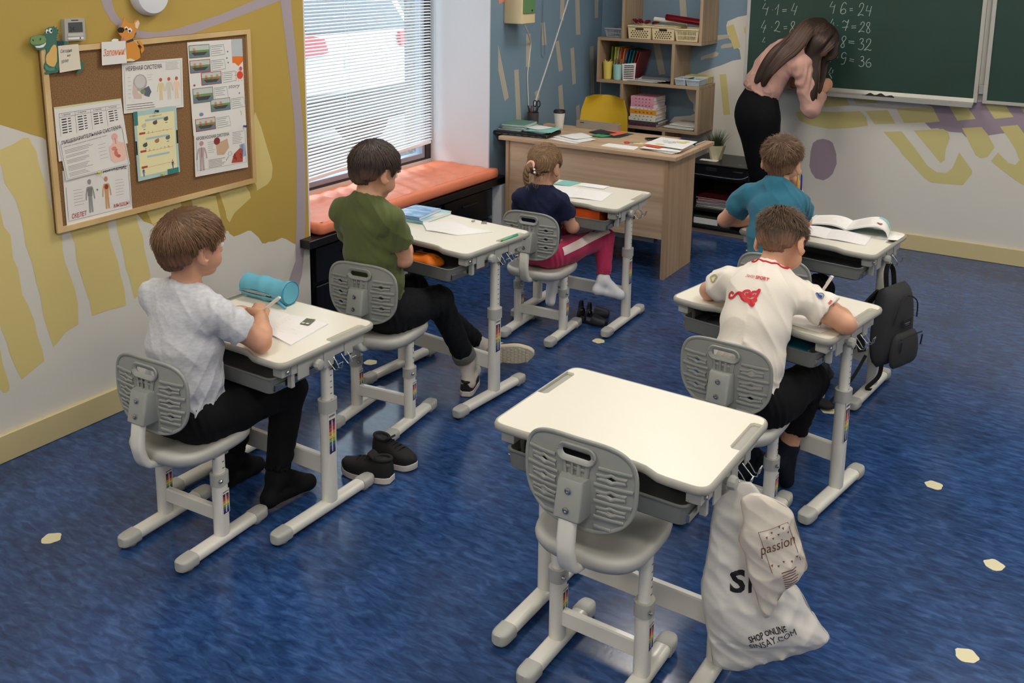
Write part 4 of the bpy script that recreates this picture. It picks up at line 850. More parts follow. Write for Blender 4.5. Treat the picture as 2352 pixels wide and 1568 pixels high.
for v in (.135, .40, .66): s.rect((170, 196, 206), .25, v, .78, v+.028, .0009); s.text((60, 80, 110), 'ПОСЛЕ ГЛАСНОЙ', .3, v+.004, .73, v+.024)
for v in (.31, .57, .80): s.rect((186, 70, 60), .1, v, .24, v+.03, .001); s.line((200, 120, 90), [(.25, v+.028), (.88, v+.02)], .004); s.lines(INK, .26, v+.008, .85, 2, .016, .006)
for u, v, c in ((.22, .22, (200, 196, 180)), (.48, .2, (104, 84, 76)), (.74, .17, (90, 96, 80)), (.22, .5, (70, 84, 84)), (.5, .47, (176, 120, 80)), (.76, .45, (110, 110, 108))): s.ell(c, u, v, .055, .03, .001); s.ell(c, u+.03, v-.02, .02, .018, .001); s.rect(INK, u-.05, v+.05, u+.05, v+.058)
s.man((50, 90, 150), .14, .83, .36, (190, 70, 50), 1.6); s.man((40, 60, 110), .84, .80, .36, (190, 70, 50), 1.6); s.lines(INK, .3, .87, .7, 3, .025, .006); s.done()
s = Sheet('story_sheet', PAPER['story'], -.0535, 'tall white sheet with six small boat pictures and child drawings on the right', curl=.004)
for i, (u, v, c) in enumerate(((.03, .04, (90, 110, 90)), (.03, .20, RED), (.22, .34, RED), (.05, .50, (110, 110, 110)), (.36, .64, (110, 110, 120)), (.06, .83, RED))):
    h = .125 if i != 3 else .15
    s.rect(c, u-.01, v-.006, u+.36, v+h+.006, .0006); s.rect((196, 204, 196), u, v, u+.35, v+h*.45, .0009).rect((120, 150, 96), u, v+h*.4, u+.35, v+h*.62, .0010).rect((112, 130, 140), u, v+h*.6, u+.35, v+h, .0009)
    s.poly((72, 72, 70), [(u+.03, v+h*.58), (u+.32, v+h*.58), (u+.26, v+h*.85), (u+.08, v+h*.85)], .0012)
    for k in range(1+i % 3): s.ell((206, 150, 120), u+.08+.1*k, v+h*.33, .025, .016, .0013); s.rect((150+30*k, 90, 60), u+.06+.1*k, v+h*.42, u+.10+.1*k, v+h*.62, .0013)
    s.line((150, 170, 170), [(u+.38, v+.015), (u+.62, v+.01), (u+.64, v+h-.01), (u+.39, v+h), (u+.38, v+.015)], .006); s.lines((130, 138, 146), u+.4, v+.03, u+.6, 4, .022, .005)
s.rect((188, 196, 200), .80, .0, 1., .19, .001); s.text((200, 60, 70), 'Th', .84, .02, .98, .06); s.text((200, 60, 70), 'B u', .81, .08, .97, .12); s.text((120, 70, 70), 'l e', .84, .14, .98, .175)
s.poly((232, 120, 40), [(.80, .19), (1., .195), (1., .25), (.91, .30), (.84, .26), (.8, .26)]).ell((206, 90, 110), .95, .33, .03, .025).ell((226, 74, 44), .93, .40, .06, .045)
for k in range(10): a = k*.63; s.line((230, 110, 80), [(.93+.075*math.cos(a), .40+.055*math.sin(a)), (.93+.10*math.cos(a), .40+.075*math.sin(a))], .006)
s.text((120, 122, 126), 'story', .7, .50, .92, .55, .3).ell((120, 140, 180), .17, .78, .04, .02).line((206, 190, 110), [(.90, .80), (.92, .82), (.91, .85)], .012).ell((190, 70, 100), .08, .46, .02, .012)
for u, v in ((.72, .13), (.70, .20), (.72, .25), (.9, .60)): s.ell((130, 130, 160), u, v, .014, .01)
s.done()
s = Sheet('blood_circulation_poster', PAPER['blood'], -.0495, 'white poster about blood circulation at the lower right of the cork board', curl=.003)
s.line(INK, [(.04, .15), (.04, .86), (.97, .86), (.97, .06)], .004); s.text(INK, 'КРОВЕНОСНАЯ СИСТЕМА', .04, .05, .66, .13, 0, .006); s.lines(GR, .72, .07, .94, 8, .04, .008)
s.man((186, 168, 168), .13, .22, 2., (186, 150, 150), .9).line((170, 60, 60), [(.13, .3), (.13, .55)], .008, .0012); s.poly((206, 172, 140), [(.40, .28), (.62, .2), (.65, .42), (.55, .58), (.42, .56)]).ell((140, 50, 52), .42, .22, .06, .09, .0012); s.lines(GR, .25, .22, .38, 6, .05, .007).lines(INK, .25, .66, .6, 6, .035, .008)
s.poly((178, 76, 62), [(.68, .82), (.74, .6), (.86, .48), (.92, .5), (.90, .84)]).poly((150, 170, 196), [(.85, .4), (.95, .38), (.97, .7), (.88, .72)], .0007).line((90, 100, 140), [(.90, .4), (.90, .75)], .012, .0012); s.line(INK, [(.58, .74), (.63, .64)], .008)
for k in range(14): s.ell((120, 30, 34), random.uniform(.72, .89), random.uniform(.62, .8), .012, .014, .0014)
s.line(GR, [(.66+.035*math.cos(a), .58+.05*math.sin(a)) for a in np.linspace(0, 2*PI, 14)], .006); s.done()
# cut-out figures holding notes
def cut(polys, x0, x1): 
    V, F = [], []
    for P in polys:
        vs, fs = tri2d(P); n = len(vs); b = len(V)
        V += [(x1, a, c) for a, c in vs]+[(x0, a, c) for a, c in vs]
        for t_ in fs:
            A = (vs[t_[1]][0]-vs[t_[0]][0])*(vs[t_[2]][1]-vs[t_[0]][1])-(vs[t_[2]][0]-vs[t_[0]][0])*(vs[t_[1]][1]-vs[t_[0]][1])
            t2 = t_ if A > 0 else t_[::-1]; F += [tuple(b+i for i in t2), tuple(b+n+i for i in t2[::-1])]
        m_ = len(P); F += [(b+i, b+(i+1) % m_, b+n+(i+1) % m_, b+n+i) for i in range(m_)] if n == m_ else []
    return V, F
X0 = -.0435
c = tag(obj('crocodile_cutout', cut([CROC['body'], CROC['tail']]+CROC['spike'], X0, X0+.003), flat((62, 112, 96))), 'cardboard cut-out of a grinning green crocodile on the top left corner of the cork board', 'cut-out')
for k, (n, col) in enumerate((('belly', (222, 180, 104)), ('snout', (118, 150, 92)), ('thigh', (84, 140, 118)), ('leg', (66, 118, 104)), ('arm', (30, 62, 70)), ('teeth', (236, 236, 228)))): obj(n, cut([CROC[n]], X0+.003, X0+.0034+.0003*k), flat(col), c)
obj('eye', cut(CROC['eyes'], X0+.003, X0+.0052), flat((240, 240, 236)), c); obj('pupil', cut(CROC['pup']+CROC['nos'], X0+.0052, X0+.0058), flat((20, 22, 22)), c)
d = tag(obj('dog_cutout', cut([DOG['body'], DOG['tail']], X0, X0+.003), flat((218, 146, 56))), 'cardboard cut-out of an orange puppy with its tongue out on top of the cork board', 'cut-out')
for k, (n, col) in enumerate((('nose', (22, 20, 20)), ('tongue', (206, 120, 124)), ('collar', (44, 54, 84)), ('ear', (232, 206, 184)), ('paw', (238, 234, 226)), ('feet', (234, 214, 180)))): obj(n, cut([DOG[n]], X0+.003, X0+.0036+.0003*k), flat(col), d)
obj('eye', cut(DOG['eye'], X0+.003, X0+.0045), flat((240, 240, 236)), d); obj('pupil', cut(DOG['pup'], X0+.0045, X0+.005), flat((30, 24, 20)), d)
s = Sheet('note', PAPER['crocnote'], -.0385, 'small cream note held by the crocodile cut-out', 'note', flat((226, 216, 196)), .001)
s.text((60, 84, 90), 'Сегодня', .1, .14, .66, .30, .3); s.text((60, 84, 90), 'на', .4, .36, .56, .44, .3); s.text((60, 84, 90), 'уроке', .1, .54, .45, .68, .3); s.done()
s = Sheet('note', PAPER['dognote'], -.0385, 'small white note held by the puppy cut-out, with orange handwriting', 'note', curl=.001)
s.text((222, 120, 60), 'Запомни!', .06, .3, .97, .62, .3, .006); s.done()
def pxpin(P, u, v, x, rgb, label): f = quad3(P, x); p = f(u, v); pin(p[1], p[2], x, rgb, label)
pxpin(PAPER['gram'], .5, .03, -.046, (40, 60, 90), 'dark blue push pin at the top of the yellow lined poster')
pxpin(PAPER['gram'], .55, .97, -.044, (214, 196, 80), 'yellow push pin at the bottom of the yellow lined poster')
pxpin(PAPER['blood'], .95, -.05, -.047, (44, 60, 140), 'blue push pin above the blood circulation poster')
pxpin(PAPER['skel'], .5, .12, -.046, (214, 196, 80), 'yellow push pin on the skeleton poster')
pxpin(PAPER['dognote'], 1.65, -.28, XW, (170, 168, 160), 'small steel screw head in the wall above the cork board')

# ------------------------------------------------------------------ small things on the desks
def Dk(key):      # local desk coordinates -> world
    x, y, r, h = DESKS[key]; c, s_ = math.cos(r), math.sin(r)
    return lambda u, v, z=0.: (x+c*u-s_*v, y+s_*u+c*v, h+z)
def bil(Q): return lambda a, b: tuple(np.array(Q[0])*(1-a)*(1-b)+np.array(Q[1])*a*(1-b)+np.array(Q[2])*a*b+np.array(Q[3])*(1-a)*b)
def surf(fn, na, nb, t):   # thick curved sheet: fn(a,b)->3D
    V = [fn(i/na, j/nb) for j in range(nb+1) for i in range(na+1)]; K = len(V); V += [(p[0], p[1], p[2]-t) for p in V]; F = []
    for j in range(nb):
        for i in range(na): a = j*(na+1)+i; F += [(a, a+1, a+na+2, a+na+1), (K+a, K+a+na+1, K+a+na+2, K+a+1)]
    B = list(range(na+1))+[(na+1)*k+na for k in range(1, nb+1)]+[nb*(na+1)+k for k in range(na-1, -1, -1)]+[(na+1)*k for k in range(nb-1, 0, -1)]
    for a, b in zip(B, B[1:]+B[:1]): F.append((b, a, a+K, b+K))
    return V, F
PW = mat('page_white', (236, 233, 230), .7)
def page(D, Q, t=.003, arch=0., prof=None):
    f = bil(Q); g = prof or (lambda a, b: 0.)
    return surf(lambda a, b: D(*f(a, b), t+arch*math.sin(PI*a)+g(a, b)+.0006), 14, 8, t)
def notebook(key, QL, QR, label, cover=(210, 214, 216), arch=.004, ruled=True, t=.0025):
    """open exercise book: QL, QR corner lists (spine is shared): near-left, near-right, far-right, far-left"""
    D = Dk(key); c = D(*(np.array(QL[1])+np.array(QR[0]))/2)
    e = empty('exercise_book', (c[0], c[1], c[2]), label=label, cat='notebook')
    R = lambda g: ([(p[0]-c[0], p[1]-c[1], p[2]-c[2]) for p in g[0]], g[1])
    for Q, s in ((QL, 1), (QR, -1)):
        pr = lambda a, b, s=s: arch*((a if s > 0 else 1-a)**2)*(1-(a if s > 0 else 1-a))*4-0*b
        obj('page', R(page(D, Q, t, 0, pr)), PW, e, smooth=60)
        f = bil(Q)
        if ruled:
            L = [ribbon([(.12, k/9), (.88*random.uniform(.5, 1), k/9)], .008, lambda u, v: D(*f(u, v), t+.0011+pr(u, v))) for k in range(2, 8)]
            obj('writing', R(join(*L)), flat((208, 206, 212)), e)
        E_ = [np.array(f(a, b)) for a, b in ((-.02, -.02), (1.02, -.02), (1.02, 1.02), (-.02, 1.02))]
        obj('cover', R(surf(lambda a, b: D(*bil(E_)(a, b), .0007), 1, 1, .0006)), flat(cover), e)
    return e
nb = notebook('A', [(-.12, -.06), (.05, -.075), (.015, .085), (-.11, .075)], [(.05, -.078), (.222, -.112), (.188, .098), (.015, .085)], 'open white exercise book under the writing hand of the boy in grey')
D = Dk('A'); lb = [(.118, .032), (.154, .04), (.135, .093), (.099, .084)]; f = bil(lb); c = nb.location
obj('label_sticker', ([tuple(np.array(D(*f(a, b), .0080))-np.array(c)) for a, b in ((0, 0), (1, 0), (1, 1), (0, 1))], [(0, 1, 2, 3)]), flat((92, 96, 76)), nb)
obj('label_text', join(*[([tuple(np.array(D(*f(a, b), .0083))-np.array(c)) for a, b in ((u, .1), (u+.3, .1), (u+.3, .3), (u, .3))], [(0, 1, 2, 3)]) for u in (.1, .55)]), flat((200, 204, 190)), nb)
# blue pencil case
def pencil_case():
    D = Dk('A'); a = np.array(D(-.285, .150, .046)); b = np.array(D(-.055, .162, .046)); d = (b-a); L = np.linalg.norm(d); d /= L; up = np.array((0, 0, 1.)); sd = np.cross(up, d)
    e = empty('pencil_case', tuple((a+b)/2-up*.045), label='turquoise blue cylindrical pencil case, unzipped, on the desk of the boy in grey', cat='pencil case')
    bm_ = mat('case_blue', (96, 172, 196), .6, bump=.3, bscale=90); o_ = (a+b)/2-up*.045
    loops = []
    for i in range(25):
        t = i/24; k = 1-.35*max(0, (.04-t)/.04)**2-.10*max(0, (t-.97)/.03); lp = []
        for j in range(28):
            an = 2*PI*j/28; r = .044*k*(1+.05*math.sin(11*t+2*an)*math.sin(PI*t)+.03*math.sin(23*t-an))
            z = math.sin(an)*r; dent = -.010*math.sin(PI*t)*max(0, math.sin(an))*(.6+.4*math.sin(9*t+1))
            # zip opening towards the boy: flattened notch low on the near side
            op = 1-.36*math.exp(-((an-PI*1.12)/.25)**2)*math.sin(PI*min(1, t/.85))**.7 if t < .85 else 1
            lp.append(tuple(a+d*L*t+sd*(-math.cos(an)*r*op)*-1+up*(z*op+dent)-o_))
        loops.append(lp)
    obj('case_body', loft(loops), bm_, e, smooth=50)
    tl = lambda t, an, r: tuple(a+d*L*t+sd*math.cos(an)*r+up*math.sin(an)*r-o_)
    obj('opening', loft([[tl(t, PI*1.12+w*math.sin(PI*(t-.03)/.86)**.5, .0375) for t in np.linspace(.06, .8, 12)] for w in (-.24, .24)], (False, False), closed=False), M['dark'], e)
    for w in (-.27, .27): obj('zip', tube([tl(t, PI*1.12+w*math.sin(PI*min(1, max(0, (t-.02)/.86)))**.5, .041) for t in np.linspace(.03, .87, 16)], .0018, 6), flat((120, 176, 196), .4), e)
    obj('pens_inside', join(tube([tl(.1, PI*1.12, .036), tl(.6, PI*1.14, .036)], .0035, 7), tube([tl(.2, PI*1.08, .036), tl(.7, PI*1.1, .037)], .003, 7)), M['steel'], e)
    obj('end_piping', sweep([tl(.985, an, .0435) for an in np.linspace(0, 2*PI, 29)[:-1]], circ(.0022, 6), closed=True), flat((48, 136, 168), .5), e)
    obj('zip_pull', join(tube([tl(.86, PI*1.12, .042), tuple(np.array(tl(.93, PI*1.16, .052))), tuple(np.array(tl(1.05, PI*1.25, .060)))], .005, 7, 4)), flat((86, 166, 196), .5), e)
    obj('zip_slider', ellipsoid(tl(.86, PI*1.12, .042), (.006, .005, .005), 10, 6), M['steel'], e)
pencil_case()
def pen(a, b, rgb, label, r=.0045, tip=(40, 40, 46), cat='pen'):
    a, b = np.array(a), np.array(b); m_ = (a+b)/2; d = (b-a); L = np.linalg.norm(d); d /= L
    e = empty('pen', tuple(m_), label=label, cat=cat); A, B = a-m_, b-m_
    P = lambda t: tuple(A+(B-A)*t)
    obj('barrel', sweep([P(.10), P(.14), P(.93), P(.985), P(1)], circ(r, 10), taper=[.8, 1, 1, .95, .6]), flat(rgb, .3), e, smooth=40)
    obj('tip', sweep([P(0), P(.05), P(.10)], circ(r, 8), taper=[.12, .4, .78]), flat(tip, .3), e, smooth=40)
    s_ = np.cross(d, (0, 0, 1.)); s_ /= np.linalg.norm(s_); u_ = np.cross(s_, d)
    obj('clip', sweep([tuple(np.array(P(.70))+u_*(r+.001)), tuple(np.array(P(.97))+u_*(r+.0015))], rrect(.003, .0012, .0004, 1)), flat(rgb, .3), e)
# desk G
def book(D, Q, z, t, rgb, label, name='book', spine=None, art=None):
    c = D(*np.mean(np.array(Q), 0), z); e = empty(name, c, label=label, cat='book'); R = lambda g: ([tuple(np.array(p)-np.array(c)) for p in g[0]], g[1])
    I = [np.array(q) for q in Q]; m_ = np.mean(np.array(Q), 0)
    def sl(k, z0, z1, ch=.0006):
        P = [tuple(m_+(q_-m_)*k) for q_ in I]
        return R(loft([[D(*p, z0) for p in P], [D(*p, z1) for p in P]]))
    obj('pages', sl(.975, z+.0015, z+t-.0015), PW, e); m1 = art or flat(rgb, .4)
    obj('cover', sl(1., z+t-.0015, z+t), m1, e); obj('back_cover', sl(1., z, z+.0015), flat(rgb, .4), e)
    P = [tuple(m_+(q_-m_)*1.0) for q_ in I]
    if spine is not None:
        p, q_ = np.array(P[spine]), np.array(P[(spine+1) % 4]); i_ = (m_-(p+q_)/2); i_ = i_/np.linalg.norm(i_)*.002
        obj('spine', R(loft([[D(*p, z), D(*q_, z), D(*(q_+i_), z), D(*(p+i_), z)], [D(*p, z+t), D(*q_, z+t), D(*(q_+i_), z+t), D(*(p+i_), z+t)]])), flat(rgb, .4), e)
    return e
D = Dk('G')
teal_art = mat('cover_teal_art', (150, 196, 206), .35, rgb2=(226, 226, 222), nscale=9, contrast=(.4, .6))
blue_art = mat('cover_blue_art', (96, 150, 206), .3, rgb2=(190, 210, 230), nscale=14, contrast=(.35, .6), stretch=(1, 2, 1))
book(D, [(-.30, -.04), (-.135, -.014), (-.150, .205), (-.29, .190)], .0005, .016, (120, 170, 178), 'pale teal school book lying under the blue book', 'school_book', 0, teal_art)
book(D, [(-.315, -.035), (-.15, -.02), (-.185, .168), (-.325, .150)], .0168, .014, (98, 140, 190), 'blue covered book on top of the stack before the boy in olive', 'school_book', 0, blue_art)
notebook('G', [(-.155, .008), (.015, -.150), (.11, -.03), (-.06, .115)], [(.015, -.150), (.018, -.152), (.113, -.032), (.11, -.03)], 'never') if False else None
notebook('G', [(-.152, .004), (-.055, -.077), (.068, .07), (-.06, .115)], [(-.055, -.079), (.105, -.05), (.185, .085), (.068, .07)], 'open exercise book with blank pages on the desk of the boy in olive', ruled=False)
def pen_on(D, u0, v0, u1, v1, z, rgb, label, r=.0045): pen(D(u0, v0, z), D(u1, v1, z), rgb, label, r)
pen_on(D, .2945, .005, .2925, .135, -.0035, (40, 160, 120), 'green pen lying in the pen groove of the desk', .0048)
e = empty('pencil_sharpener', D(.07, .175), .4, 'small metal pencil sharpener at the far edge of the desk of the boy in olive', 'sharpener')
obj('block', loft([[(x, y, 0) for x, y in rrect(.026, .014, .002, 2)], [(x, y, .011) for x, y in rrect(.022, .009, .002, 2)]]), M['steel'], e); obj('blade', box(-.011, .011, -.003, .003, .0112, .0122, 0), M['dark'], e)
e = tag(obj('eraser', rbox(*D(.01, .17, .004), .012, .018, .007, .003, .002), flat((160, 158, 152))), 'tiny grey eraser on the desk of the boy in olive', 'eraser')
def pouch(c, r, rgb, label, rz=0., seed=0):
    e = empty('zip_pouch', c, rz, label, 'pouch'); V, F = ellipsoid((0, 0, 0), r, 30, 16)
    W_ = []
    for p in V:
        k = [abs(p[i]/r[i]) for i in range(3)]; q_ = max(k[0], k[1]); s_ = (math.sqrt(k[0]**2+k[1]**2)/max(q_, 1e-6)) if q_ > 0 else 1; s_ = 1+(s_-1)*.75
        W_.append((p[0]*s_, p[1]*s_, r[2]+p[2]*(1+.18*math.sin(40*p[0]+seed)*math.cos(33*p[1]))+.004*math.sin(60*p[0]+25*p[1]+seed)))
    obj('cloth', (W_, F), mat('pouch_cloth', rgb, .6, bump=.3, bscale=60), e, smooth=True)
    obj('zip', tube([(-r[0]*.85, r[1]*.2, r[2]*1.86), (0, r[1]*.25, r[2]*2.02), (r[0]*.85, r[1]*.2, r[2]*1.86)], .0025, 6, 4), flat(tuple(int(x*.7) for x in rgb), .5), e)
pouch(D(.055, -.205, -.108), (.085, .048, .026), (236, 122, 20), 'bright orange pouch in the open drawer of the boy in olive', -.2)
book(D, [(-.19, -.27), (-.06, -.27), (-.06, -.09), (-.19, -.09)], -.109, .03, (90, 60, 56), 'dark red book in the open drawer of the boy in olive', 'school_book', 0)
# desk I
D = Dk('I')
notebook('I', [(-.17, -.10), (.0, -.150), (-.048, .055), (-.19, .06)], [(.0, -.150), (.172, -.130), (.143, .062), (-.048, .055)], 'open exercise book in front of the girl', arch=.006)
book(D, [(-.225, .075), (-.13, .07), (-.115, .195), (-.22, .195)], .0005, .003, (140, 196, 186), 'thin turquoise exercise book behind the head of the girl', 'exercise_book', 0)
e = tag(obj('paper_sheet', surf(lambda a, b: D(-.10+.16*a, .12+.08*b, .0022+.001*a), 3, 2, .0008), PW), 'white sheet at the far edge of the desk of the girl', 'paper')
e = empty('file_box', D(.10, -.14, -.109), .015, 'orange file box in the drawer of the desk of the girl', 'box'); om = flat((226, 92, 30), .5)
obj('box_body', join(box(-.13, .10, -.07, -.066, 0, .075), box(-.13, .10, .066, .07, 0, .075), box(-.13, -.126, -.066, .066, 0, .075), box(.096, .10, -.066, .066, 0, .075), box(-.126, .096, -.066, .066, 0, .004)), om, e); obj('flap', box(-.126, .096, -.064, .064, .0752, .078), flat((206, 80, 30), .5), e)
# desk D
D = Dk('D')
def textbook():
    e0 = np.array(D(.08, .15)); e = empty('open_textbook', tuple(e0), label='open textbook with raised pages on the desk of the boy in teal', cat='book'); R = lambda g: ([tuple(np.array(p)-e0) for p in g[0]], g[1])
    QL = [(-.105, .045), (.080, .055), (.050, .235), (-.125, .215)]; QR = [(.080, .055), (.275, .040), (.235, .205), (.050, .235)]
    hL = lambda a: .010+.020*math.sin(PI*min(1, a*1.02))**.8*(a**.6); hR = lambda a: .010+.040*math.sin(PI*min(1, (1-a)**.55))+.006*a
    fL, fR = bil(QL), bil(QR)
    for f, h in ((fL, hL), (fR, hR)):
        obj('page_block', R(surf(lambda a, b: D(*f(a, b), h(a)), 18, 4, .007)), PW, e, smooth=50); obj('cover', R(surf(lambda a, b: D(*f(1.0*a, b), h(a)-.0075), 18, 2, .0015)), flat((120, 160, 168)), e, smooth=50)
        L = [ribbon([(.14, .14+k*.085), (.5, .14+k*.085), (.14+.72*random.uniform(.75, 1), .14+k*.085)], .016, lambda u, v: D(*f(u, v), h(u)+.0012)) for k in range(9)]
        obj('print', R(join(*L)), flat((214, 206, 186)), e)
    P = lambda f, h, u0, u1, v0, v1: [(D(*f(u, v), h(u)+.0010)) for u, v in ((u0, v0), (u1, v0), (u1, v1), (u0, v1))]
    n = 6
    obj('colour_panel', R(join(*[(P(fR, hR, .70+.3*i/n, .70+.3*(i+1)/n, .62+.38*(1-(i+1)/n)*.7, .99), [(0, 1, 2, 3)]) for i in range(n)])), flat((150, 196, 192)), e)
    obj('colour_panel', R(join(*[(P(fL, hL, .0+.1*i/2, .1*(i+1)/2, .05, .95), [(0, 1, 2, 3)]) for i in range(2)])), flat((206, 220, 222)), e)
    obj('picture', R(join(*[([D(*fR(.76+.05*dx+.035*math.cos(t), .24+.06*dy+.05*math.sin(t)), hR(.76)+.0022) for t in np.linspace(0, 2*PI, 9)[:-1]], [tuple(range(8))]) for dx, dy in ((0, 0), (1, .6), (.6, -.6), (-.6, .7))])), flat((178, 116, 84)), e)
textbook()
notebook('D', [(-.125, -.150), (.055, -.131), (.020, .040), (-.12, .028)], [(.055, -.131), (.228, -.118), (.202, .045), (.020, .040)], 'open exercise book lying before the raised textbook', arch=.007)
e = tag(obj('paper_sheet', surf(lambda a, b: D(.225+.09*a, .02+.10*b+.03*a, .0016+.002*a), 4, 3, .0008), PW), 'white paper corner sticking out under the open textbook', 'paper')
# desk E
D = Dk('E')
e = tag(obj('paper_sheet', surf(lambda a, b: D(.04+.22*a+.02*b, -.205+.165*b-.0*a, .0018+.0015*math.sin(3*a)), 6, 5, .0012), PW), 'white exercise sheet under the writing arm of the boy in white', 'paper')
e = tag(obj('notebook_edge', surf(lambda a, b: D(.005+.06*a, -.215+.03*b, .0045), 2, 2, .003), flat((60, 50, 64), .5)), 'dark thin notebook edge on the desk beside the arm of the boy in white', 'notebook')
book(D, [(.07, -.20), (.215, -.20), (.215, -.03), (.07, -.03)], -.109, .035, (30, 120, 140), 'teal book in the drawer of the boy in white', 'school_book', 0)
pouch(D(-.12, -.13, -.108), (.09, .05, .02), (44, 44, 48), 'dark flat pouch in the drawer of the boy in white', .1, 2)
# ------------------------------------------------------------------ people: bodies grown from signed distance fields
class Field:
    def __init__(s, lo, hi, h=.004):
        s.lo = np.array(lo, float); s.h = h; s.n = np.ceil((np.array(hi)-s.lo)/h).astype(int)+1
        s.f = np.full(s.n, .05, np.float32)
    def _box(s, lo, hi, pad):
        a = np.clip(np.floor((np.array(lo)-pad-s.lo)/s.h).astype(int), 0, s.n); b = np.clip(np.ceil((np.array(hi)+pad-s.lo)/s.h).astype(int)+1, 0, s.n)
        if (b <= a).any(): return None, None
        g = [(s.lo[i]+s.h*np.arange(a[i], b[i])).astype(np.float32) for i in range(3)]
        return tuple(slice(a[i], b[i]) for i in range(3)), (g[0][:, None, None], g[1][None, :, None], g[2][None, None, :])
    def _mix(s, sl, d, k, sub):
        f = s.f[sl]; a = -f if sub else f
        r = np.minimum(a, d)
        if k > 0: h = np.maximum(k-np.abs(a-d), 0)/k; r = r-h*h*k*.25
        s.f[sl] = -r if sub else r
    def cone(s, a, b, ra, rb, k=.012, flat=None, sub=False):
        """tapered limb; flat = (axis, factor) squashes it along axis"""
        a, b = np.array(a, np.float32), np.array(b, np.float32); R = max(ra, rb)
        sl, g = s._box(np.minimum(a, b)-R, np.maximum(a, b)+R, k+2*s.h)
        if sl is None: return
        ab = b-a; L2 = float(ab@ab)+1e-12
        p = [g[i]-a[i] for i in range(3)]
        t = np.clip((p[0]*ab[0]+p[1]*ab[1]+p[2]*ab[2])/L2, 0, 1)
        q = [p[i]-ab[i]*t for i in range(3)]
        d2 = q[0]**2+q[1]**2+q[2]**2
        if flat is not None:
            ax = np.array(flat[0], float); ax /= np.linalg.norm(ax); m_ = q[0]*ax[0]+q[1]*ax[1]+q[2]*ax[2]; d2 = d2+(1/flat[1]**2-1)*m_**2
        s._mix(sl, (np.sqrt(d2)-(ra+(rb-ra)*t)).astype(np.float32), k, sub)
    def ell(s, c, r, R=None, k=.015, sub=False):
        c = np.array(c, np.float32); r = np.array(r, float); m_ = r.max()
        sl, g = s._box(c-m_, c+m_, k+2*s.h)
        if sl is None: return
        p = [g[i]-c[i] for i in range(3)]
        R = np.eye(3) if R is None else np.array(R)
        u = [(p[0]*R[0, i]+p[1]*R[1, i]+p[2]*R[2, i])/r[i] for i in range(3)]
        k0 = np.sqrt(u[0]**2+u[1]**2+u[2]**2); k1 = np.sqrt((u[0]/r[0])**2+(u[1]/r[1])**2+(u[2]/r[2])**2)
        s._mix(sl, (k0*(k0-1)/np.maximum(k1, 1e-6)).astype(np.float32), k, sub)
    def cut(s, p, n, lo=None, hi=None):
        """remove what lies on the side of plane (p) that n points to, inside the box lo..hi"""
        n = np.array(n, float); n /= np.linalg.norm(n)
        sl, g = s._box(s.lo if lo is None else lo, s.lo+s.h*s.n if hi is None else hi, 0)
        if sl is None: return
        d = ((g[0]-p[0])*n[0]+(g[1]-p[1])*n[1]+(g[2]-p[2])*n[2]).astype(np.float32)
        s.f[sl] = np.maximum(s.f[sl], d)
    def mesh(s):
        f = s.f; f = np.pad(f, 1, constant_values=.05); ins = f < 0; N = f.shape
        c = np.zeros((N[0]-1, N[1]-1, N[2]-1), np.uint8)
        for i in (0, 1):
            for j in (0, 1):
                for k in (0, 1): c += ins[i:N[0]-1+i, j:N[1]-1+j, k:N[2]-1+k]
        cells = np.argwhere((c > 0) & (c < 8)); idx = np.full(c.shape, -1, np.int64); idx[tuple(cells.T)] = np.arange(len(cells))
        acc = np.zeros((len(cells), 3)); cnt = np.zeros(len(cells))
        cor = [(i, j, k) for i in (0, 1) for j in (0, 1) for k in (0, 1)]
        val = {q: f[cells[:, 0]+q[0], cells[:, 1]+q[1], cells[:, 2]+q[2]] for q in cor}
        for a in cor:
            for ax in range(3):
                if a[ax]: continue
                b = list(a); b[ax] = 1; b = tuple(b); fa, fb = val[a], val[b]; m_ = (fa < 0) != (fb < 0)
                t = fa[m_]/(fa[m_]-fb[m_]); P = np.tile(np.array(a, float), (m_.sum(), 1)); P[:, ax] += t; acc[m_] += P; cnt[m_] += 1
        V = (cells-1+acc/cnt[:, None])*s.h+s.lo; F = []
        for ax in range(3):
            o1, o2 = [(1, 2), (2, 0), (0, 1)][ax]
            a = [slice(None)]*3; b = [slice(None)]*3; a[ax] = slice(0, N[ax]-1); b[ax] = slice(1, N[ax])
            A, B = ins[tuple(a)], ins[tuple(b)]; e = np.argwhere(A != B)
            if not len(e): continue
            st_ = A[tuple(e.T)]; q = []
            for d1, d2 in ((0, 0), (-1, 0), (-1, -1), (0, -1)):
                p = e.copy(); p[:, o1] += d1; p[:, o2] += d2; q.append(idx[tuple(p.T)])
            q = np.stack(q, 1); q[~st_] = q[~st_][:, ::-1]; F.append(q)
        return V, np.concatenate(F)
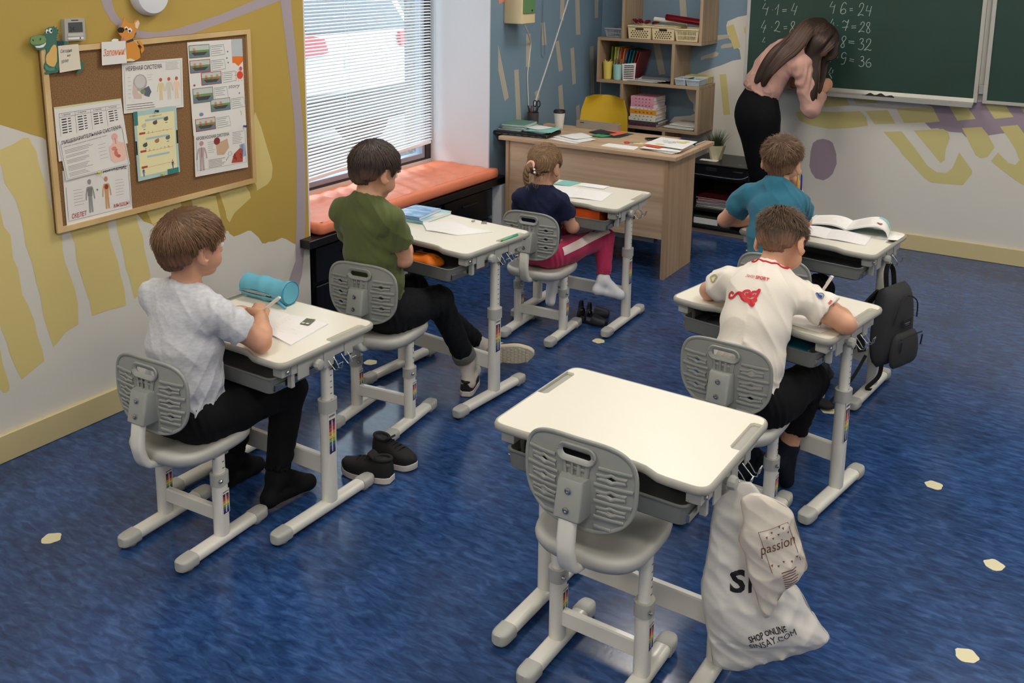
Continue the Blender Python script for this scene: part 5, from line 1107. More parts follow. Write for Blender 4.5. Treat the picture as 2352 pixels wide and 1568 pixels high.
def np_mesh(name, V, F, m, parent, origin, relax=1, extra=None):
    F = np.asarray(F); V = np.asarray(V, float)
    for _ in range(relax):       # one gentle Laplacian pass takes the voxel steps out
        S = np.zeros_like(V); C = np.zeros(len(V))
        for i in range(4): np.add.at(S, F[:, i], V[F[:, (i+1) % 4]]+V[F[:, i-1]]); np.add.at(C, F[:, i], 2)
        V = V*.45+.55*S/np.maximum(C, 1)[:, None]
    if extra is not None:
        n = np.zeros_like(V); fn = np.cross(V[F[:, 2]]-V[F[:, 0]], V[F[:, 3]]-V[F[:, 1]])
        for i in range(4): np.add.at(n, F[:, i], fn)
        n /= np.linalg.norm(n, axis=1)[:, None]+1e-9; V = V+n*extra(V, n)[:, None]
    me = bpy.data.meshes.new(name); me.vertices.add(len(V)); me.vertices.foreach_set('co', (V-np.array(origin)).ravel().astype(np.float32))
    me.loops.add(F.size); me.loops.foreach_set('vertex_index', F.ravel().astype(np.int32)); me.polygons.add(len(F))
    me.polygons.foreach_set('loop_start', np.arange(0, F.size, 4, dtype=np.int32)); me.polygons.foreach_set('loop_total', np.full(len(F), 4, np.int32)) if bpy.app.version < (4, 1) else None
    me.polygons.foreach_set('use_smooth', np.ones(len(F), bool)); me.materials.append(m); me.update(calc_edges=True); me.validate()
    return link(name, me, parent)
def nrm(v): v = np.array(v, float); return v/np.linalg.norm(v)
def eul(yaw, pitch, roll=0.): return np.array(Matrix.Rotation(yaw, 3, 'Z') @ Matrix.Rotation(pitch, 3, 'X') @ Matrix.Rotation(roll, 3, 'Y'))
def lerp(a, b, t): return np.array(a)*(1-t)+np.array(b)*t

def hand(F, w, d, nn, side, s=1., curl=(.5, .7, .5), spread=.10, thumb=(.6, .5, -.5), fist=0.):
    """palm, four fingers and a thumb; w wrist, d towards the knuckles, nn out of the back of the hand"""
    d = nrm(d); nn = nrm(np.array(nn)-d*(np.array(nn)@d)); l = np.cross(d, nn)*side      # l points to the thumb side
    w = np.array(w); P = lambda a, b, c: w+(d*a+l*b+nn*c)*s
    F.cone(P(-.005, 0, 0), P(.03, 0, 0), .018*s, .026*s, .01, (nn, .62)); F.cone(P(.025, .004, 0), P(.060, .002, .002), .028*s, .031*s, .008, (nn, .46))
    L = (.054, .061, .057, .045)
    for i in range(4):
        b = (1.5-i)*.0145; p = P(.066-.004*abs(i-1.2), b, .002); ang = spread*(1.5-i)*.5; r = (.0076, .0079, .0075, .0066)[i]*s; a = 0.; F.cone(P(.04, b*.8, .002), p, r*1.05, r, .006)
        for j, (sg_, c) in enumerate(zip((.46, .31, .25), curl)):
            a += c*(1+.06*i); dd = (d*math.cos(a)-nn*math.sin(a))*math.cos(ang)+l*math.sin(ang)*math.cos(a); q = p+nrm(dd)*L[i]*sg_*s*1.05; F.cone(p, q, r*(1-.07*j), r*(.93-.08*j), .0035); p = q
    p = P(.014, .020, -.004); q = p+nrm(d*thumb[0]+l*thumb[1]+nn*thumb[2]*.5)*.034*s; F.cone(p, q, .0125*s, .0098*s, .010); e = q+nrm(d*(thumb[0]+.25)+l*(thumb[1]-.35)+nn*thumb[2])*.026*s; F.cone(q, e, .0095*s, .0075*s, .005)
    return e

def head_prims(F, C, R, s, adult=False):
    W = lambda x, y, z: C+R@np.array((x, y, z))*s
    E = lambda c, r, k=.012, sub=False, Q=None: F.ell(W(*c), np.array(r)*s, R if Q is None else R@Q, k, sub)
    E((0, -.010, .028), (.0715, .090, .076), .02); E((0, .030, .0), (.062, .060, .070), .02); E((0, .036, -.045), (.050, .048, .046), .02); E((0, .058, -.078), (.026, .024, .018), .02)
    for x in (-1, 1):
        E((x*.036, .050, -.040), (.026, .028, .026), .015); E((x*.030, .083, .020), (.022, .010, .008), .012)
        E((x*.030, .094, .002), (.0145, .012, .0095), .008, True); E((x*.0225, .080, .0), (.006, .006, .006), .004)
        Q = eul(-x*.55, .12); E((x*.0775, -.014, -.010), (.0075, .0205, .031), .006, False, Q); E((x*.0835, -.006, -.006), (.0055, .0105, .018), .005, True, Q); E((x*.0755, -.004, -.035), (.006, .009, .010), .006, False, Q)
    F.cone(W(0, .088, .010), W(0, .101, -.020), .0075*s, .0100*s, .012); F.ell(W(0, .097, -.026), np.array((.0145, .010, .008))*s, R, .008)
    E((0, .084, -.050), (.018, .009, .0055), .006); E((0, .082, -.060), (.016, .009, .0060), .006); F.cone(W(-.020, .091, -.0555), W(.020, .091, -.0555), .0022*s, .0022*s, .003, sub=True)

def ribbons(paths, w, m, parent, origin, name='strands', shades=None):
    """tapered hair strands; paths = list of (k,3) arrays with surface normals"""
    V, F, S = [], [], []
    for (P, Nn), sh in zip(paths, shades):
        k = len(P); b = len(V)
        T = np.gradient(P, axis=0); sd = np.cross(T, Nn); sd /= np.linalg.norm(sd, axis=1)[:, None]+1e-9
        ww = w*(1-.85*np.linspace(0, 1, k)**2.2)[:, None]; bow = Nn*w*.35
        V += list(P+sd*ww-bow*.5)+list(P+bow)+list(P-sd*ww-bow*.5); S += [sh]*(3*k)
        for i in range(k-1): F += [(b+i, b+i+1, b+k+i+1, b+k+i), (b+k+i, b+k+i+1, b+2*k+i+1, b+2*k+i)]
    V = np.array(V)-np.array(origin)
    me = mesh(name, (V, F), m, True); at = me.attributes.new('shade', 'FLOAT', 'POINT'); at.data.foreach_set('value', np.array(S, np.float32))
    o_ = link(name, me, parent); o_['kind'] = 'stuff'; return o_
def hair_cap(o_root, C, R, s, rgb, rgb2, t=.012, style='boy', n=2600, whorl=(0, -.055, .10), seed=1, L=.05, name='hair', top=1.0, fringe=.070, side=.010, nape=-.060, fade=0.):
    rg = np.random.default_rng(seed); m = mat('hair_%d' % seed, rgb, .5, spec=.3, bump=.5, bscale=160, stretch=(1, 1, .25), vcol=(196, 146, 116) if fade else 0); ms = mat('hair_strand_%d' % seed, rgb, .42, spec=.4, vcol=rgb2)
    c0 = np.array((0, -.010, .028)); r0 = np.array((.0715, .090, .076))
    W = lambda p: C+(R@np.array(p).T).T*s
    def keep(p):   # hairline in head space: 1 where hair grows
        x, y, z = p[..., 0], p[..., 1], p[..., 2]
        ax_ = np.abs(x)
        ff = fringe-.22*ax_+.004*np.sin(x*130+seed)
        ear = side+.020+.9*np.maximum(0, y-.006)*0-np.clip((y-.010)/.02, 0, 1)*.026*(ax_ > .04)
        back = np.clip((-.024-y)/.022, 0, 1); bk = (side+.016)*(1-back)+(nape+.012*(ax_ > .032)+.25*ax_)*back
        w1 = np.clip((y-.030)/.014, 0, 1)
        lim = np.where(y > -.020, ear*(1-w1)+ff*w1, bk)
        return z-lim
    F = Field(C-.16*s, C+.16*s, .0035)
    def th(z): return t*(.45+.55*np.clip((z+.02)/.06, 0, 1))*(1+(top-1)*np.clip((z-.03)/.05, 0, 1))
    F.ell(W(c0+np.array((0, 0, .002))), (r0+np.array((t, t, t*top*1.05)))*s, R, .01); F.ell(W((0, -.045, -.01)), np.array((.058+t*.7, .047+t*.7, .052+t))*s, R, .02)
    if style == 'boy': F.ell(W((0, .040, .058)), np.array((.056+t*.5, .042+t*.6, .036+t*.6))*s, R, .02)
    # carve the hairline
    g = np.stack(np.meshgrid(*[F.lo[i]+F.h*np.arange(F.n[i]) for i in range(3)], indexing='ij'), -1); q = ((g-C)@R)/s
    F.f = np.maximum(F.f, (-keep(q)*s*(.28 if style == 'boy' else .6)).astype(np.float32))
    V, Q = F.mesh()
    def tex(V, nn):
        q = ((V-C)@R)/s; a = np.arctan2(q[:, 0], q[:, 1]-whorl[1]); r = np.linalg.norm(q-np.array(whorl), axis=1)
        return s*(.0016*np.sin(a*26+9*np.sin(r*40))+.0012*np.sin(a*47+r*60+seed)+.001*np.sin(r*130+a*9))
    hp = np_mesh(name, V, Q, m, o_root, o_root.location, 1, tex)
    if fade:
        co = np.empty(len(hp.data.vertices)*3, np.float32); hp.data.vertices.foreach_get('co', co); q = ((co.reshape(-1, 3)+np.array(o_root.location)-C)@R)/s
        k_ = np.clip(1-(keep(q)-.002)/.050, 0, 1)*np.clip((.02-q[:, 2]+.02)/.04, 0, 1)*fade*(q[:, 1] < .03)
        at = hp.data.attributes.new('shade', 'FLOAT', 'POINT'); at.data.foreach_set('value', k_.astype(np.float32))
    # strands combed away from the crown
    ph = PI*(3-5**.5); i = np.arange(n); z = 1-2*(i+.5)/n; a = i*ph
    U = np.stack([np.sqrt(1-z*z)*np.cos(a), np.sqrt(1-z*z)*np.sin(a), z], 1); U += rg.normal(0, .02, U.shape); U /= np.linalg.norm(U, axis=1)[:, None]
    rr = r0+t*.9; P0 = c0+U*rr; ok = keep(P0) > (.012 if style == 'boy' else .004); paths = []; sh = []
    for u, p in zip(U[ok], P0[ok]):
        d = p-np.array(whorl); hgt = np.clip((p[2]-.02)/.06, 0, 1); d = nrm(d)*1.0+np.array((.25*(whorl[0] <= 0)-.12, .15*hgt, -.9*(1-hgt)-.15))+rg.normal(0, .14, 3)
        k = 5; pts = []; ns = []; x = p.copy(); ln = L*rg.uniform(.6, 1.2)*(.45+.55*hgt)/(k-1)
        for j in range(k):
            nn = (x-c0)/rr**2; nn /= np.linalg.norm(nn); lift = (.0012+.0055*(j/(k-1))**1.5*rg.uniform(.1, 1.5)*(.25+.75*hgt)*top)
            y = c0+(x-c0)/np.linalg.norm((x-c0)/(rr*np.array((1, 1, 1+.0*top))))
            y = y+nn*t*(top-1)*.5*hgt
            pts.append(y+nn*lift); ns.append(nn); dd = d-nn*(d@nn); x = y+nrm(dd)*ln
        pts = np.array(pts)
        if style == 'boy' and keep(pts[-1:])[0] < -.012: continue
        paths.append((W(pts), (R@np.array(ns).T).T)); sh.append(float(np.clip(rg.normal(.35, .3), 0, 1)))
    ribbons(paths, .0011*s*1.3, ms, o_root, o_root.location, 'hair_strands', sh)
    return hp, m, ms

def folds(A, c, up, fwd, seed=0., k=1.):
    """cloth folds: creases running round the body, stronger near the waist"""
    u = nrm(up); f = nrm(fwd); r = np.cross(f, u)
    def fn(V, n):
        p = V-np.array(c); z = p@u; x = p@r; y = p@f
        a = np.arctan2(x, y)
        rd = lambda q: (1-np.abs(np.sin(q)))**2.2-.28
        lo_ = np.exp(-((z-.04)/.10)**2)
        w = rd(34*k*z+3.5*np.sin(2.1*a+seed)+2.6*np.sin(8*x+seed)+1.6*a)*(.30+.9*lo_)
        w = w+.75*rd(22*k*z-2.6*a+2*np.sin(13*x+4*z+seed))*(.5+.5*np.clip((z-.1)/.2, 0, 1))+.5*rd(58*z*k+5*np.sin(3*a-seed)+12*x)*lo_
        return A*w
    return fn
def limb_folds(A, pts, seed=0):
    def fn(V, n):
        out = np.zeros(len(V))
        for p, R_, dirv in pts:
            q = V-np.array(p); d = np.linalg.norm(q, axis=1); z = q@nrm(dirv); g = np.exp(-(d/R_)**2)
            out += A*g*np.sin(95*z+6*np.sin(q@np.array((23., 17, 11))+seed))
        return out
    return fn

def person(label, base, J, s, skin_m, shirt, trousers, hs=1.05, hands=(), head=(0, 0, 0), sleeve=.55, hair=None, socks=None, cuff=(.92, .92), w=1., hem=None, extra_shirt=None, sleeve_r=1., neck_r=1., long_sleeve=False, skirt=None, feet=True, shoes=None):
    e = empty('person', base, 0, label, 'person'); J = {k: np.array(v, float) for k, v in J.items()}
    up = nrm(J['neck']-J['pelvis']); rt = J['shR']-J['shL']; sw = np.linalg.norm(rt); rt = nrm(rt-up*(rt@up)); fw = np.cross(up, rt); B = np.stack([rt, fw, up], 1)
    hr = nrm(J['hipR']-J['hipL'])
    allp = np.array(list(J.values())); lo, hi = allp.min(0)-.17, allp.max(0)+.19
    hip_ax = np.cross(hr, (0, 0, 1.)) if abs(hr[2]) < .9 else fw
    HR = eul(*head); C = J['head']
    tl = np.linalg.norm(J['neck']-J['pelvis'])
    T = lambda t, f=0., r=0.: J['pelvis']+up*tl*t+fw*f*s+rt*r*s
    if 'spine' in J:     # bent back: quadratic curve through the given mid point
        m_ = J['spine']; T0 = T; T = lambda t, f=0., r=0.: J['pelvis']*(1-t)**2+m_*2*t*(1-t)+J['neck']*t*t+fw*f*s+rt*r*s
    def torso(F, i, k=.03):
        F.ell(T(.02), np.array((.122*w, .100, .085))*s+i, B, k); F.ell(T(.27, -.006), np.array((.112*w, .088*w, .105))*s+i, B, k); F.ell(T(.52, -.008), np.array((.113*w, .084*w, .11))*s+i, B, k)
        F.ell(T(.74, -.012), np.array((.112, .074, .095))*s+i, B, k)
        F.cone(lerp(J['shL'], J['shR'], .12)-up*.016*s, lerp(J['shL'], J['shR'], .88)-up*.016*s, .043*s+i, .043*s+i, k); 
        for q in ('shL', 'shR'): F.cone(lerp(J[q], J['neck'], .15)-up*.004*s, J['neck']-up*.016*s-fw*.01*s, .036*s+i*.9, .042*s+i*.9, k)
    # --- the body, one surface
    F = Field(lo, hi, .0042); torso(F, 0.)
    F.cone(J['neck']-up*.02*s, C+HR@np.array((0, -.022, -.035))*hs, .041*s*neck_r, .042*hs*neck_r, .02); head_prims(F, C, HR, hs)
    for q in 'LR':
        a, b, c = J['sh'+q], J['el'+q], J['wr'+q]
        F.cone(a, lerp(a, b, .45), .040*s, .039*s, .03); F.cone(lerp(a, b, .4), b, .0405*s, .033*s, .02); F.cone(b, lerp(b, c, .35), .034*s, .034*s, .012); F.cone(lerp(b, c, .3), c, .0345*s, .0225*s, .015)
        a, b, c = J['hip'+q], J['kn'+q], J['an'+q]
        F.cone(a, b, .076*s, .050*s, .03); F.cone(b, lerp(b, c, .4), .047*s, .047*s, .02); F.cone(lerp(b, c, .3), c, .047*s, .029*s, .02)
        F.cone(c, J['to'+q], .030*s, .021*s, .02); F.cone(c, lerp(c, J['he'+q], .9), .028*s, .024*s, .015)
        F.cone(lerp(J['he'+q], J['to'+q], .1), J['to'+q], .023*s, .020*s, .015)
    for h_ in hands:
        q = h_['q']; w_ = J['wr'+q]; hand(F, w_, h_['d'], h_['n'], 1 if q == 'L' else -1, s*h_.get('s', 1.), h_.get('curl', (.5, .7, .5)), h_.get('spread', .1), h_.get('thumb', (.6, .5, -.5)))
    V, Q = F.mesh(); np_mesh('body', V, Q, skin_m, e, base, 1)
    # --- eyes
    for x in (-1, 1):
        p = C+HR@np.array((x*.030, .0805, .001))*hs; ey = obj('eye', xf(ellipsoid((0, 0, 0), (.0118*hs,)*3, 14, 9), p-np.array(base)), flat((236, 232, 226), .25), e, smooth=True)
        obj('iris', xf(ellipsoid((0, 0, 0), (.0056*hs,)*3, 12, 8), p-np.array(base)+HR@np.array((0, .0078, -.001))*hs), flat((70, 50, 36), .2), ey, smooth=True)
        bp = [C+HR@(np.array((x*(.018+.027*t), .0965-.012*t*t, .022+.004*math.sin(PI*t)))*hs)-np.array(base) for t in np.linspace(0, 1, 7)]
        obj('eyebrow', tube([tuple(p_) for p_ in bp], .0024*hs, 6, taper=[.5, 1, 1, 1, .9, .7, .3]), hair['m0'] if hair else M['dark'], e)
    # --- shirt
    i = .010*s
    F = Field(np.minimum(allp.min(0)-.17, allp.max(0)), hi, .0045); torso(F, i); hm = T(-.10) if hem is None else np.array(hem)
    cuts = []
    for q in 'LR':
        a, b = J['sh'+q], J['el'+q]; c = J['wr'+q]
        if long_sleeve:
            F.cone(a, b, .050*s+i*.6, .045*s+i*.6, .025); F.cone(b, lerp(b, c, .62), .045*s+i*.6, .038*s+i*.6, .02); d = nrm(c-b); p_ = lerp(b, c, .70); F.cut(p_, d, np.minimum(p_, p_+d*.1)-.06, np.maximum(p_, p_+d*.1)+.06); F.cone(p_-d*.02, p_+d*.06, .036*s, .04*s, 0, sub=True)
        else:
            e_ = lerp(a, b, sleeve+.12); G = Field(F.lo, F.lo+F.h*(F.n-1), F.h) if False else None
            r0, r1 = .042*s*sleeve_r+i, .046*s*sleeve_r+i*1.3
            F2 = Field(np.minimum(a, e_)-.12, np.maximum(a, e_)+.12, F.h); off = np.round((F2.lo-F.lo)/F.h); F2.lo = F.lo+off*F.h
            F2.cone(a, e_, r0, r1, .0); d = nrm(b-a); F2.cut(lerp(a, b, sleeve), d); F2.cone(lerp(a, b, sleeve-.16), lerp(a, b, sleeve+.3), r1*.80, r1*.86, .0, sub=True)
            o_ = off.astype(int); A0 = np.maximum(o_, 0); A1 = np.minimum(o_+F2.n, F.n); S1 = tuple(slice(A0[j], A1[j]) for j in range(3)); S2 = tuple(slice(A0[j]-o_[j], A1[j]-o_[j]) for j in range(3))
            x, y = F.f[S1], F2.f[S2]; k = .018; h_ = np.maximum(k-np.abs(x-y), 0)/k; F.f[S1] = np.minimum(x, y)-h_*h_*k*.25
    hd = up*.75+np.array((0, 0, .25)); F.cut(hm, -hd, lo, hi)
    F.cone(J['neck']-up*.014*s+fw*.012*s, C+HR@np.array((0, -.01, -.02))*hs, .053*s*neck_r, .062*hs, .006, sub=True)
    V, Q = F.mesh(); sh_o = np_mesh('shirt', V, Q, shirt, e, base, 2, (lambda f1, f2: (lambda V, n: f1(V, n)+f2(V, n)))(folds(.0062*s, T(0), up, fw, seed=hs*9+s+base[0]*5), limb_folds(.0055*s, [(lerp(J['shR'], J['elR'], .3), .09, J['elR']-J['shR']+fw*.1), (lerp(J['shL'], J['elL'], .3), .09, J['elL']-J['shL'])])))
    # --- trousers or skirt
    F = Field(lo, hi, .005)
    if skirt is None:
        F.ell(T(.0, -.004), np.array((.128*w, .106, .080))*s+.004, B, .03)
        for q in 'LR':
            a, b, c = J['hip'+q], J['kn'+q], J['an'+q]; F.cone(a, b, .084*s, .061*s, .035); F.cone(b, c, .060*s, .044*s, .025)
            F.cone(lerp(a, T(0), .35), lerp(a, b, .3), .085*s, .082*s, .03)
        for q, cf in zip('LR', cuff):
            b, c = J['kn'+q], J['an'+q]; p = lerp(b, c, cf); d = nrm(c-b); F.cut(p, d, np.minimum(p, p+d*.12)-.07, np.maximum(p, p+d*.12)+.07); F.cone(p-d*.02, p+d*.1, .040*s, .05*s, .0, sub=True)
        wl_ = T(.16); F.cut(wl_, nrm(up*.4+np.array((0, 0, .6))), wl_-.22, wl_+np.array((.25, .16, .3)))
        fl = limb_folds(.0035*s, [(J['knR'], .10, J['anR']-J['hipR']), (J['knL'], .10, J['anL']-J['hipL']), (J['hipR'], .11, J['knR']-J['hipR']), (J['hipL'], .11, J['knL']-J['hipL']), (lerp(J['knR'], J['anR'], .9), .10, J['anR']-J['knR']), (lerp(J['knL'], J['anL'], .9), .10, J['anL']-J['knL'])])
    else:
        for a, b, ra, rb in skirt: F.cone(a, b, ra, rb, .05, (fw if len(skirt) < 2 else nrm(np.cross(hr, np.array(b)-np.array(a))), .72))
        p = np.array(skirt[-1][1]); F.cut(p, nrm(p-np.array(skirt[-1][0]))); q_ = np.array(skirt[0][0]); F.cut(q_, nrm(q_-np.array(skirt[0][1])))
        fl = limb_folds(.002, [(lerp(*skirt[0][:2], .5), .16, (0, 0, 1))])
    V, Q = F.mesh(); tr_o = np_mesh('skirt' if skirt else 'trousers', V, Q, trousers, e, base, 2, fl)
    # --- socks
    if socks:
        for q in 'LR':
            c = J['an'+q]; top = lerp(J['kn'+q], c, socks[1]); F = Field(np.minimum(np.minimum(c, J['to'+q]), top)-.07, np.maximum(np.maximum(c, J['to'+q]), top)+.07, .0042)
            F.cone(top, c, .036*s, .034*s, .02); F.cone(c, lerp(c, J['to'+q], .95), .036*s, .026*s, .02); F.cone(c, J['he'+q], .033*s, .029*s, .015); F.cone(J['he'+q], J['to'+q], .028*s, .026*s, .018)
            d = nrm(c-J['kn'+q]); F.cut(top, -d); V, Q = F.mesh(); np_mesh('sock', V, Q, socks[0], e, base, 1, limb_folds(.0016, [(c, .06, d)]))
    if hair: hair_cap(e, C, HR, hs, **{k: v for k, v in hair.items() if k != 'm0'})
    return e, dict(T=T, up=up, fw=fw, rt=rt, C=C, HR=HR, J=J, shirt=sh_o, trousers=tr_o, B=B)
# ------------------------------------------------------------------ on the teacher table (top at z = .78)
ZT = .7802
def tsheet(Q, z, label, name='paper_sheet', t=.0008, arch=.002, m=None, cat='paper', seed=0):
    f = bil(Q); return tag(obj(name, surf(lambda a, b: (*f(a, b), z+t+arch*(math.sin(4*a+seed)*math.sin(3*b+seed)+1)*.5), 8, 6, t), m or PW, smooth=50), label, cat)
e = empty('laptop', (.11, 5.45, ZT), .10, 'closed black laptop lying under exercise books at the left end of the teacher table', 'laptop')
obj('body', rbox(.0, 0, .009, .40, .24, .014, .012, .003), M['black'], e); obj('lid', rbox(.0, .002, .0195, .40, .238, .006, .012, .002), M['dark'], e)
obj('port_strip', join(*[box(-.17+.05*k, -.14+.05*k, -.1212, -.120, .005, .012, 0) for k in range(7)]), flat((70, 72, 78)), e)
for sx in (-1, 1): obj('foot_pad', box(sx*.16-.02, sx*.16+.02, -.09, -.08, 0, .0018, 0), M['dark'], e)
zl = ZT+.0228
for k in range(9):
    c1 = [(176, 206, 196), (120, 160, 150), (206, 214, 206), (150, 190, 180)][k % 4]; r = random.uniform(-.12, .12)
    x, y = .02+random.uniform(-.012, .012), 5.49+random.uniform(-.01, .01)
    e = empty('exercise_book', (x, y, zl+.0042*k), r+.1, ['lowest', 'second from the bottom', 'third from the bottom', 'fourth from the bottom', 'middle', 'fourth from the top', 'third from the top', 'second from the top', 'topmost'][k]+' of the green exercise books piled on the laptop', 'notebook', 'exercise books piled on the laptop')
    obj('cover', box(-.085, .085, -.105, .105, 0, .0006, 0), flat(c1, .5), e); obj('cover', box(-.085, .085, -.105, .105, .0034, .004, 0), flat(c1 if k < 8 else (96, 140, 124), .5), e); obj('pages', box(-.083, .084, -.103, .103, .0007, .0033, 0), PW, e)
for k in range(4):
    e = empty('exercise_book', (.19+.012*k, 5.50-.006*k, zl+.004*k), -.12+.09*k, ['lowest teal exercise book beside the green pile', 'second teal exercise book from below beside the green pile', 'teal exercise book just under the loose white sheet', 'topmost teal exercise book beside the green pile'][k], 'notebook', 'teal exercise books on the laptop')
    obj('cover', box(-.085, .085, -.1, .1, 0, .0006, 0), flat((130, 200, 186), .5), e); obj('cover', box(-.085, .085, -.1, .1, .0032, .0038, 0), flat((140, 206, 194), .5), e); obj('pages', box(-.083, .084, -.098, .098, .0007, .0031, 0), PW, e)
tsheet([(.10, 5.43), (.22, 5.41), (.25, 5.55), (.13, 5.57)], zl+.017, 'white curled sheet lying on the teal exercise books', arch=.006)
cupx, cupy = .185, 5.755
e = empty('coffee_cup', (cupx, cupy, ZT), label='white paper coffee cup with a black lid on the teacher table', cat='cup')
obj('cup', lathe([(.026, 0), (.027, .003), (.038, .108), (.0395, .112)], 28), M['paper'], e, smooth=40)
obj('lid', lathe([(.041, .110), (.042, .116), (.040, .118), (.039, .128), (.036, .130), (.034, .124), (.010, .125), (.006, .133), (.001, .133)], 28), M['dark'], e, smooth=40)
e = empty('pen_cup', (-.005, 5.72, ZT), label='dark mesh pencil cup full of pens and scissors beside the coffee cup', cat='pen holder')
obj('cup', lathe([(.036, 0), (.038, .002), (.040, .10), (.038, .10), (.036, .004), (.001, .004)], 20), mat('cup_smoke', (70, 66, 66), .4), e, smooth=40)
for k in range(9):
    a = k*.7; pen((-.005+.012*math.cos(a), 5.72+.012*math.sin(a), ZT+.008), (-.005+.036*math.cos(a), 5.72+.036*math.sin(a), ZT+.135+.02*math.sin(k*3)), [(40, 36, 40), (60, 30, 34), (120, 40, 44), (30, 34, 60), (70, 60, 60)][k % 5], ['grey', 'dark red', 'crimson', 'navy', 'mauve'][k % 5]+' pen '+('leaning outwards' if k < 5 else 'standing upright')+' in the dark pencil cup on the teacher table', .004)
e = empty('scissors', (.015, 5.735, ZT+.06), label='black handled scissors standing in the pencil cup', cat='scissors')
for s in (-1, 1): obj('handle', tube([(s*.014+.013*math.cos(t), .0, .10+.022*math.sin(t)) for t in np.linspace(0, 2*PI, 15)[:-1]], .004, 7, closed=True), M['dark'], e); obj('blade', box(s*.004-.004, s*.004+.004, -.001+.0022*(s > 0), .001+.0022*(s > 0), -.04, .08, 0), M['steel'], e)
e = empty('tape_dispenser', (.055, 5.66, ZT), .5, 'small clear plastic box with a blue cap beside the pencil cup', 'box'); obj('body', rbox(0, 0, .018, .10, .05, .036, .008, .003), mat('smoky_plastic', (96, 116, 112), .2), e); obj('cap', ellipsoid((-.03, -.01, .045), (.018, .016, .014), 14, 8), flat((40, 56, 130), .3), e, smooth=True)
tsheet([(.335, 5.355), (.55, 5.315), (.59, 5.46), (.36, 5.56)], ZT, 'white printed sheet, lowest of the fanned papers at the front of the teacher table', seed=1)
tsheet([(.325, 5.42), (.56, 5.345), (.60, 5.50), (.37, 5.62)], ZT+.0035, 'white sheet lying slantwise on the fanned papers of the teacher table', seed=2)
tsheet([(.35, 5.46), (.50, 5.40), (.55, 5.55), (.42, 5.64)], ZT+.007, 'small white sheet topmost of the fanned papers', arch=.008, seed=3)
def card(Q, z, rgb, label, t=.0015): return tag(obj('card_folder', surf(lambda a, b: (*bil(Q)(a, b), z+t), 1, 1, t), flat(rgb, .6)), label, 'folder')
card([(.56, 5.60), (.69, 5.66), (.70, 5.86), (.60, 5.86)], ZT, (40, 84, 60), 'dark green card under the folders on the teacher table')
card([(.46, 5.72), (.66, 5.64), (.70, 5.78), (.48, 5.88)], ZT+.002, (34, 34, 38), 'black card folder on the teacher table')
card([(.48, 5.81), (.63, 5.70), (.66, 5.86), (.50, 5.91)], ZT+.004, (222, 110, 80), 'coral red card in the pile of folders on the teacher table')
card([(.43, 5.72), (.55, 5.68), (.60, 5.80), (.45, 5.86)], ZT+.006, (40, 40, 46), 'small black card on top of the coral card')
card([(.50, 5.60), (.60, 5.60), (.62, 5.68), (.52, 5.70)], ZT+.0055, (60, 150, 100), 'bright green card on top of the folders')
e = empty('pencil_tray', (.42, 5.885, ZT), label='long grey box standing at the back edge of the teacher table before the yellow chair', cat='box')
tg = mat('tray_taupe', (150, 142, 128), .5); obj('tray_body', join(box(-.16, .16, -.022, -.018, 0, .05), box(-.16, .16, .018, .022, 0, .05), box(-.16, -.156, -.018, .018, 0, .05), box(.156, .16, -.018, .018, 0, .05), box(-.156, .156, -.018, .018, 0, .003)), tg, e); obj('label_slot', box(-.13, -.10, -.0226, -.022, .036, .042, 0), M['dark'], e)
e = empty('paper_strip', (.83, 5.39, ZT), label='white folded paper strip at the front edge of the teacher table', cat='paper'); obj('strip', xf(slab([(-.115, -.05), (.115, -.055), (.10, .052), (-.11, .052)], 0, .004, .0005), (0, 0, 0)), PW, e)
e = empty('red_scissors', (.825, 5.545, ZT), .55, 'small scissors with red handles beside a yellow note', 'scissors')
for s in (-1, 1): obj('handle', tube([(-.025+.014*math.cos(t), s*.012+.010*math.sin(t), .004) for t in np.linspace(0, 2*PI, 13)[:-1]], .0034, 6, closed=True), flat((200, 50, 50), .3), e)
obj('blade', box(-.012, .06, -.003, .003, .002, .006, 0), M['steel'], e)
tag(obj('sticky_note', rbox(.875, 5.56, ZT+.0012, .06, .045, .002, .001, .0003), flat((232, 214, 160), .7)), 'pale yellow note on the teacher table', 'note')
e = empty('mobile_phone', (.915, 5.755, ZT), -.9, 'black mobile phone on the teacher table behind the drawings', 'phone'); obj('body', rbox(0, 0, .0045, .075, .15, .008, .01, .002), M['black'], e); obj('screen', rbox(0, 0, .0088, .068, .14, .0006, .008, .0002), mat('phone_glass', (12, 12, 16), .08), e)
book(lambda u, v, z=0.: (u, v, ZT+z), [(1.04, 5.72), (1.20, 5.70), (1.205, 5.87), (1.05, 5.88)], .0003, .012, (40, 42, 58), 'dark patterned notebook at the right end of the teacher table', 'patterned_notebook', 0, mat('dark_floral', (36, 38, 54), .4, rgb2=(190, 190, 200), nscale=40, contrast=(.26, .32)))
for k in range(4):
    tsheet([(.95+.01*k, 5.40-.012*k), (1.19+.012*k, 5.34+.012*k), (1.21-.008*k, 5.68), (.955, 5.70+.006*k)], ZT+.0012+.0035*k, ['white sheet at the bottom of the drawing pile', 'white sheet in the lower middle of the drawing pile', 'white sheet in the upper middle of the drawing pile', 'white sheet just under the coloured drawing'][k], arch=.003, seed=k)
card([(.97, 5.42), (1.08, 5.40), (1.09, 5.45), (.98, 5.47)], ZT+.0195, (220, 90, 50), 'orange red card edge in the drawing pile')
dr = tsheet([(.955, 5.46), (1.225, 5.42), (1.205, 5.72), (.95, 5.74)], ZT+.0225, 'white sheet with a coloured drawing topmost on the pile of the teacher table', name='drawing', arch=.002)
fd = bil([(.955, 5.46), (1.225, 5.42), (1.205, 5.72), (.95, 5.74)]); fz = lambda u, v: (*fd(u, v), ZT+.0262)
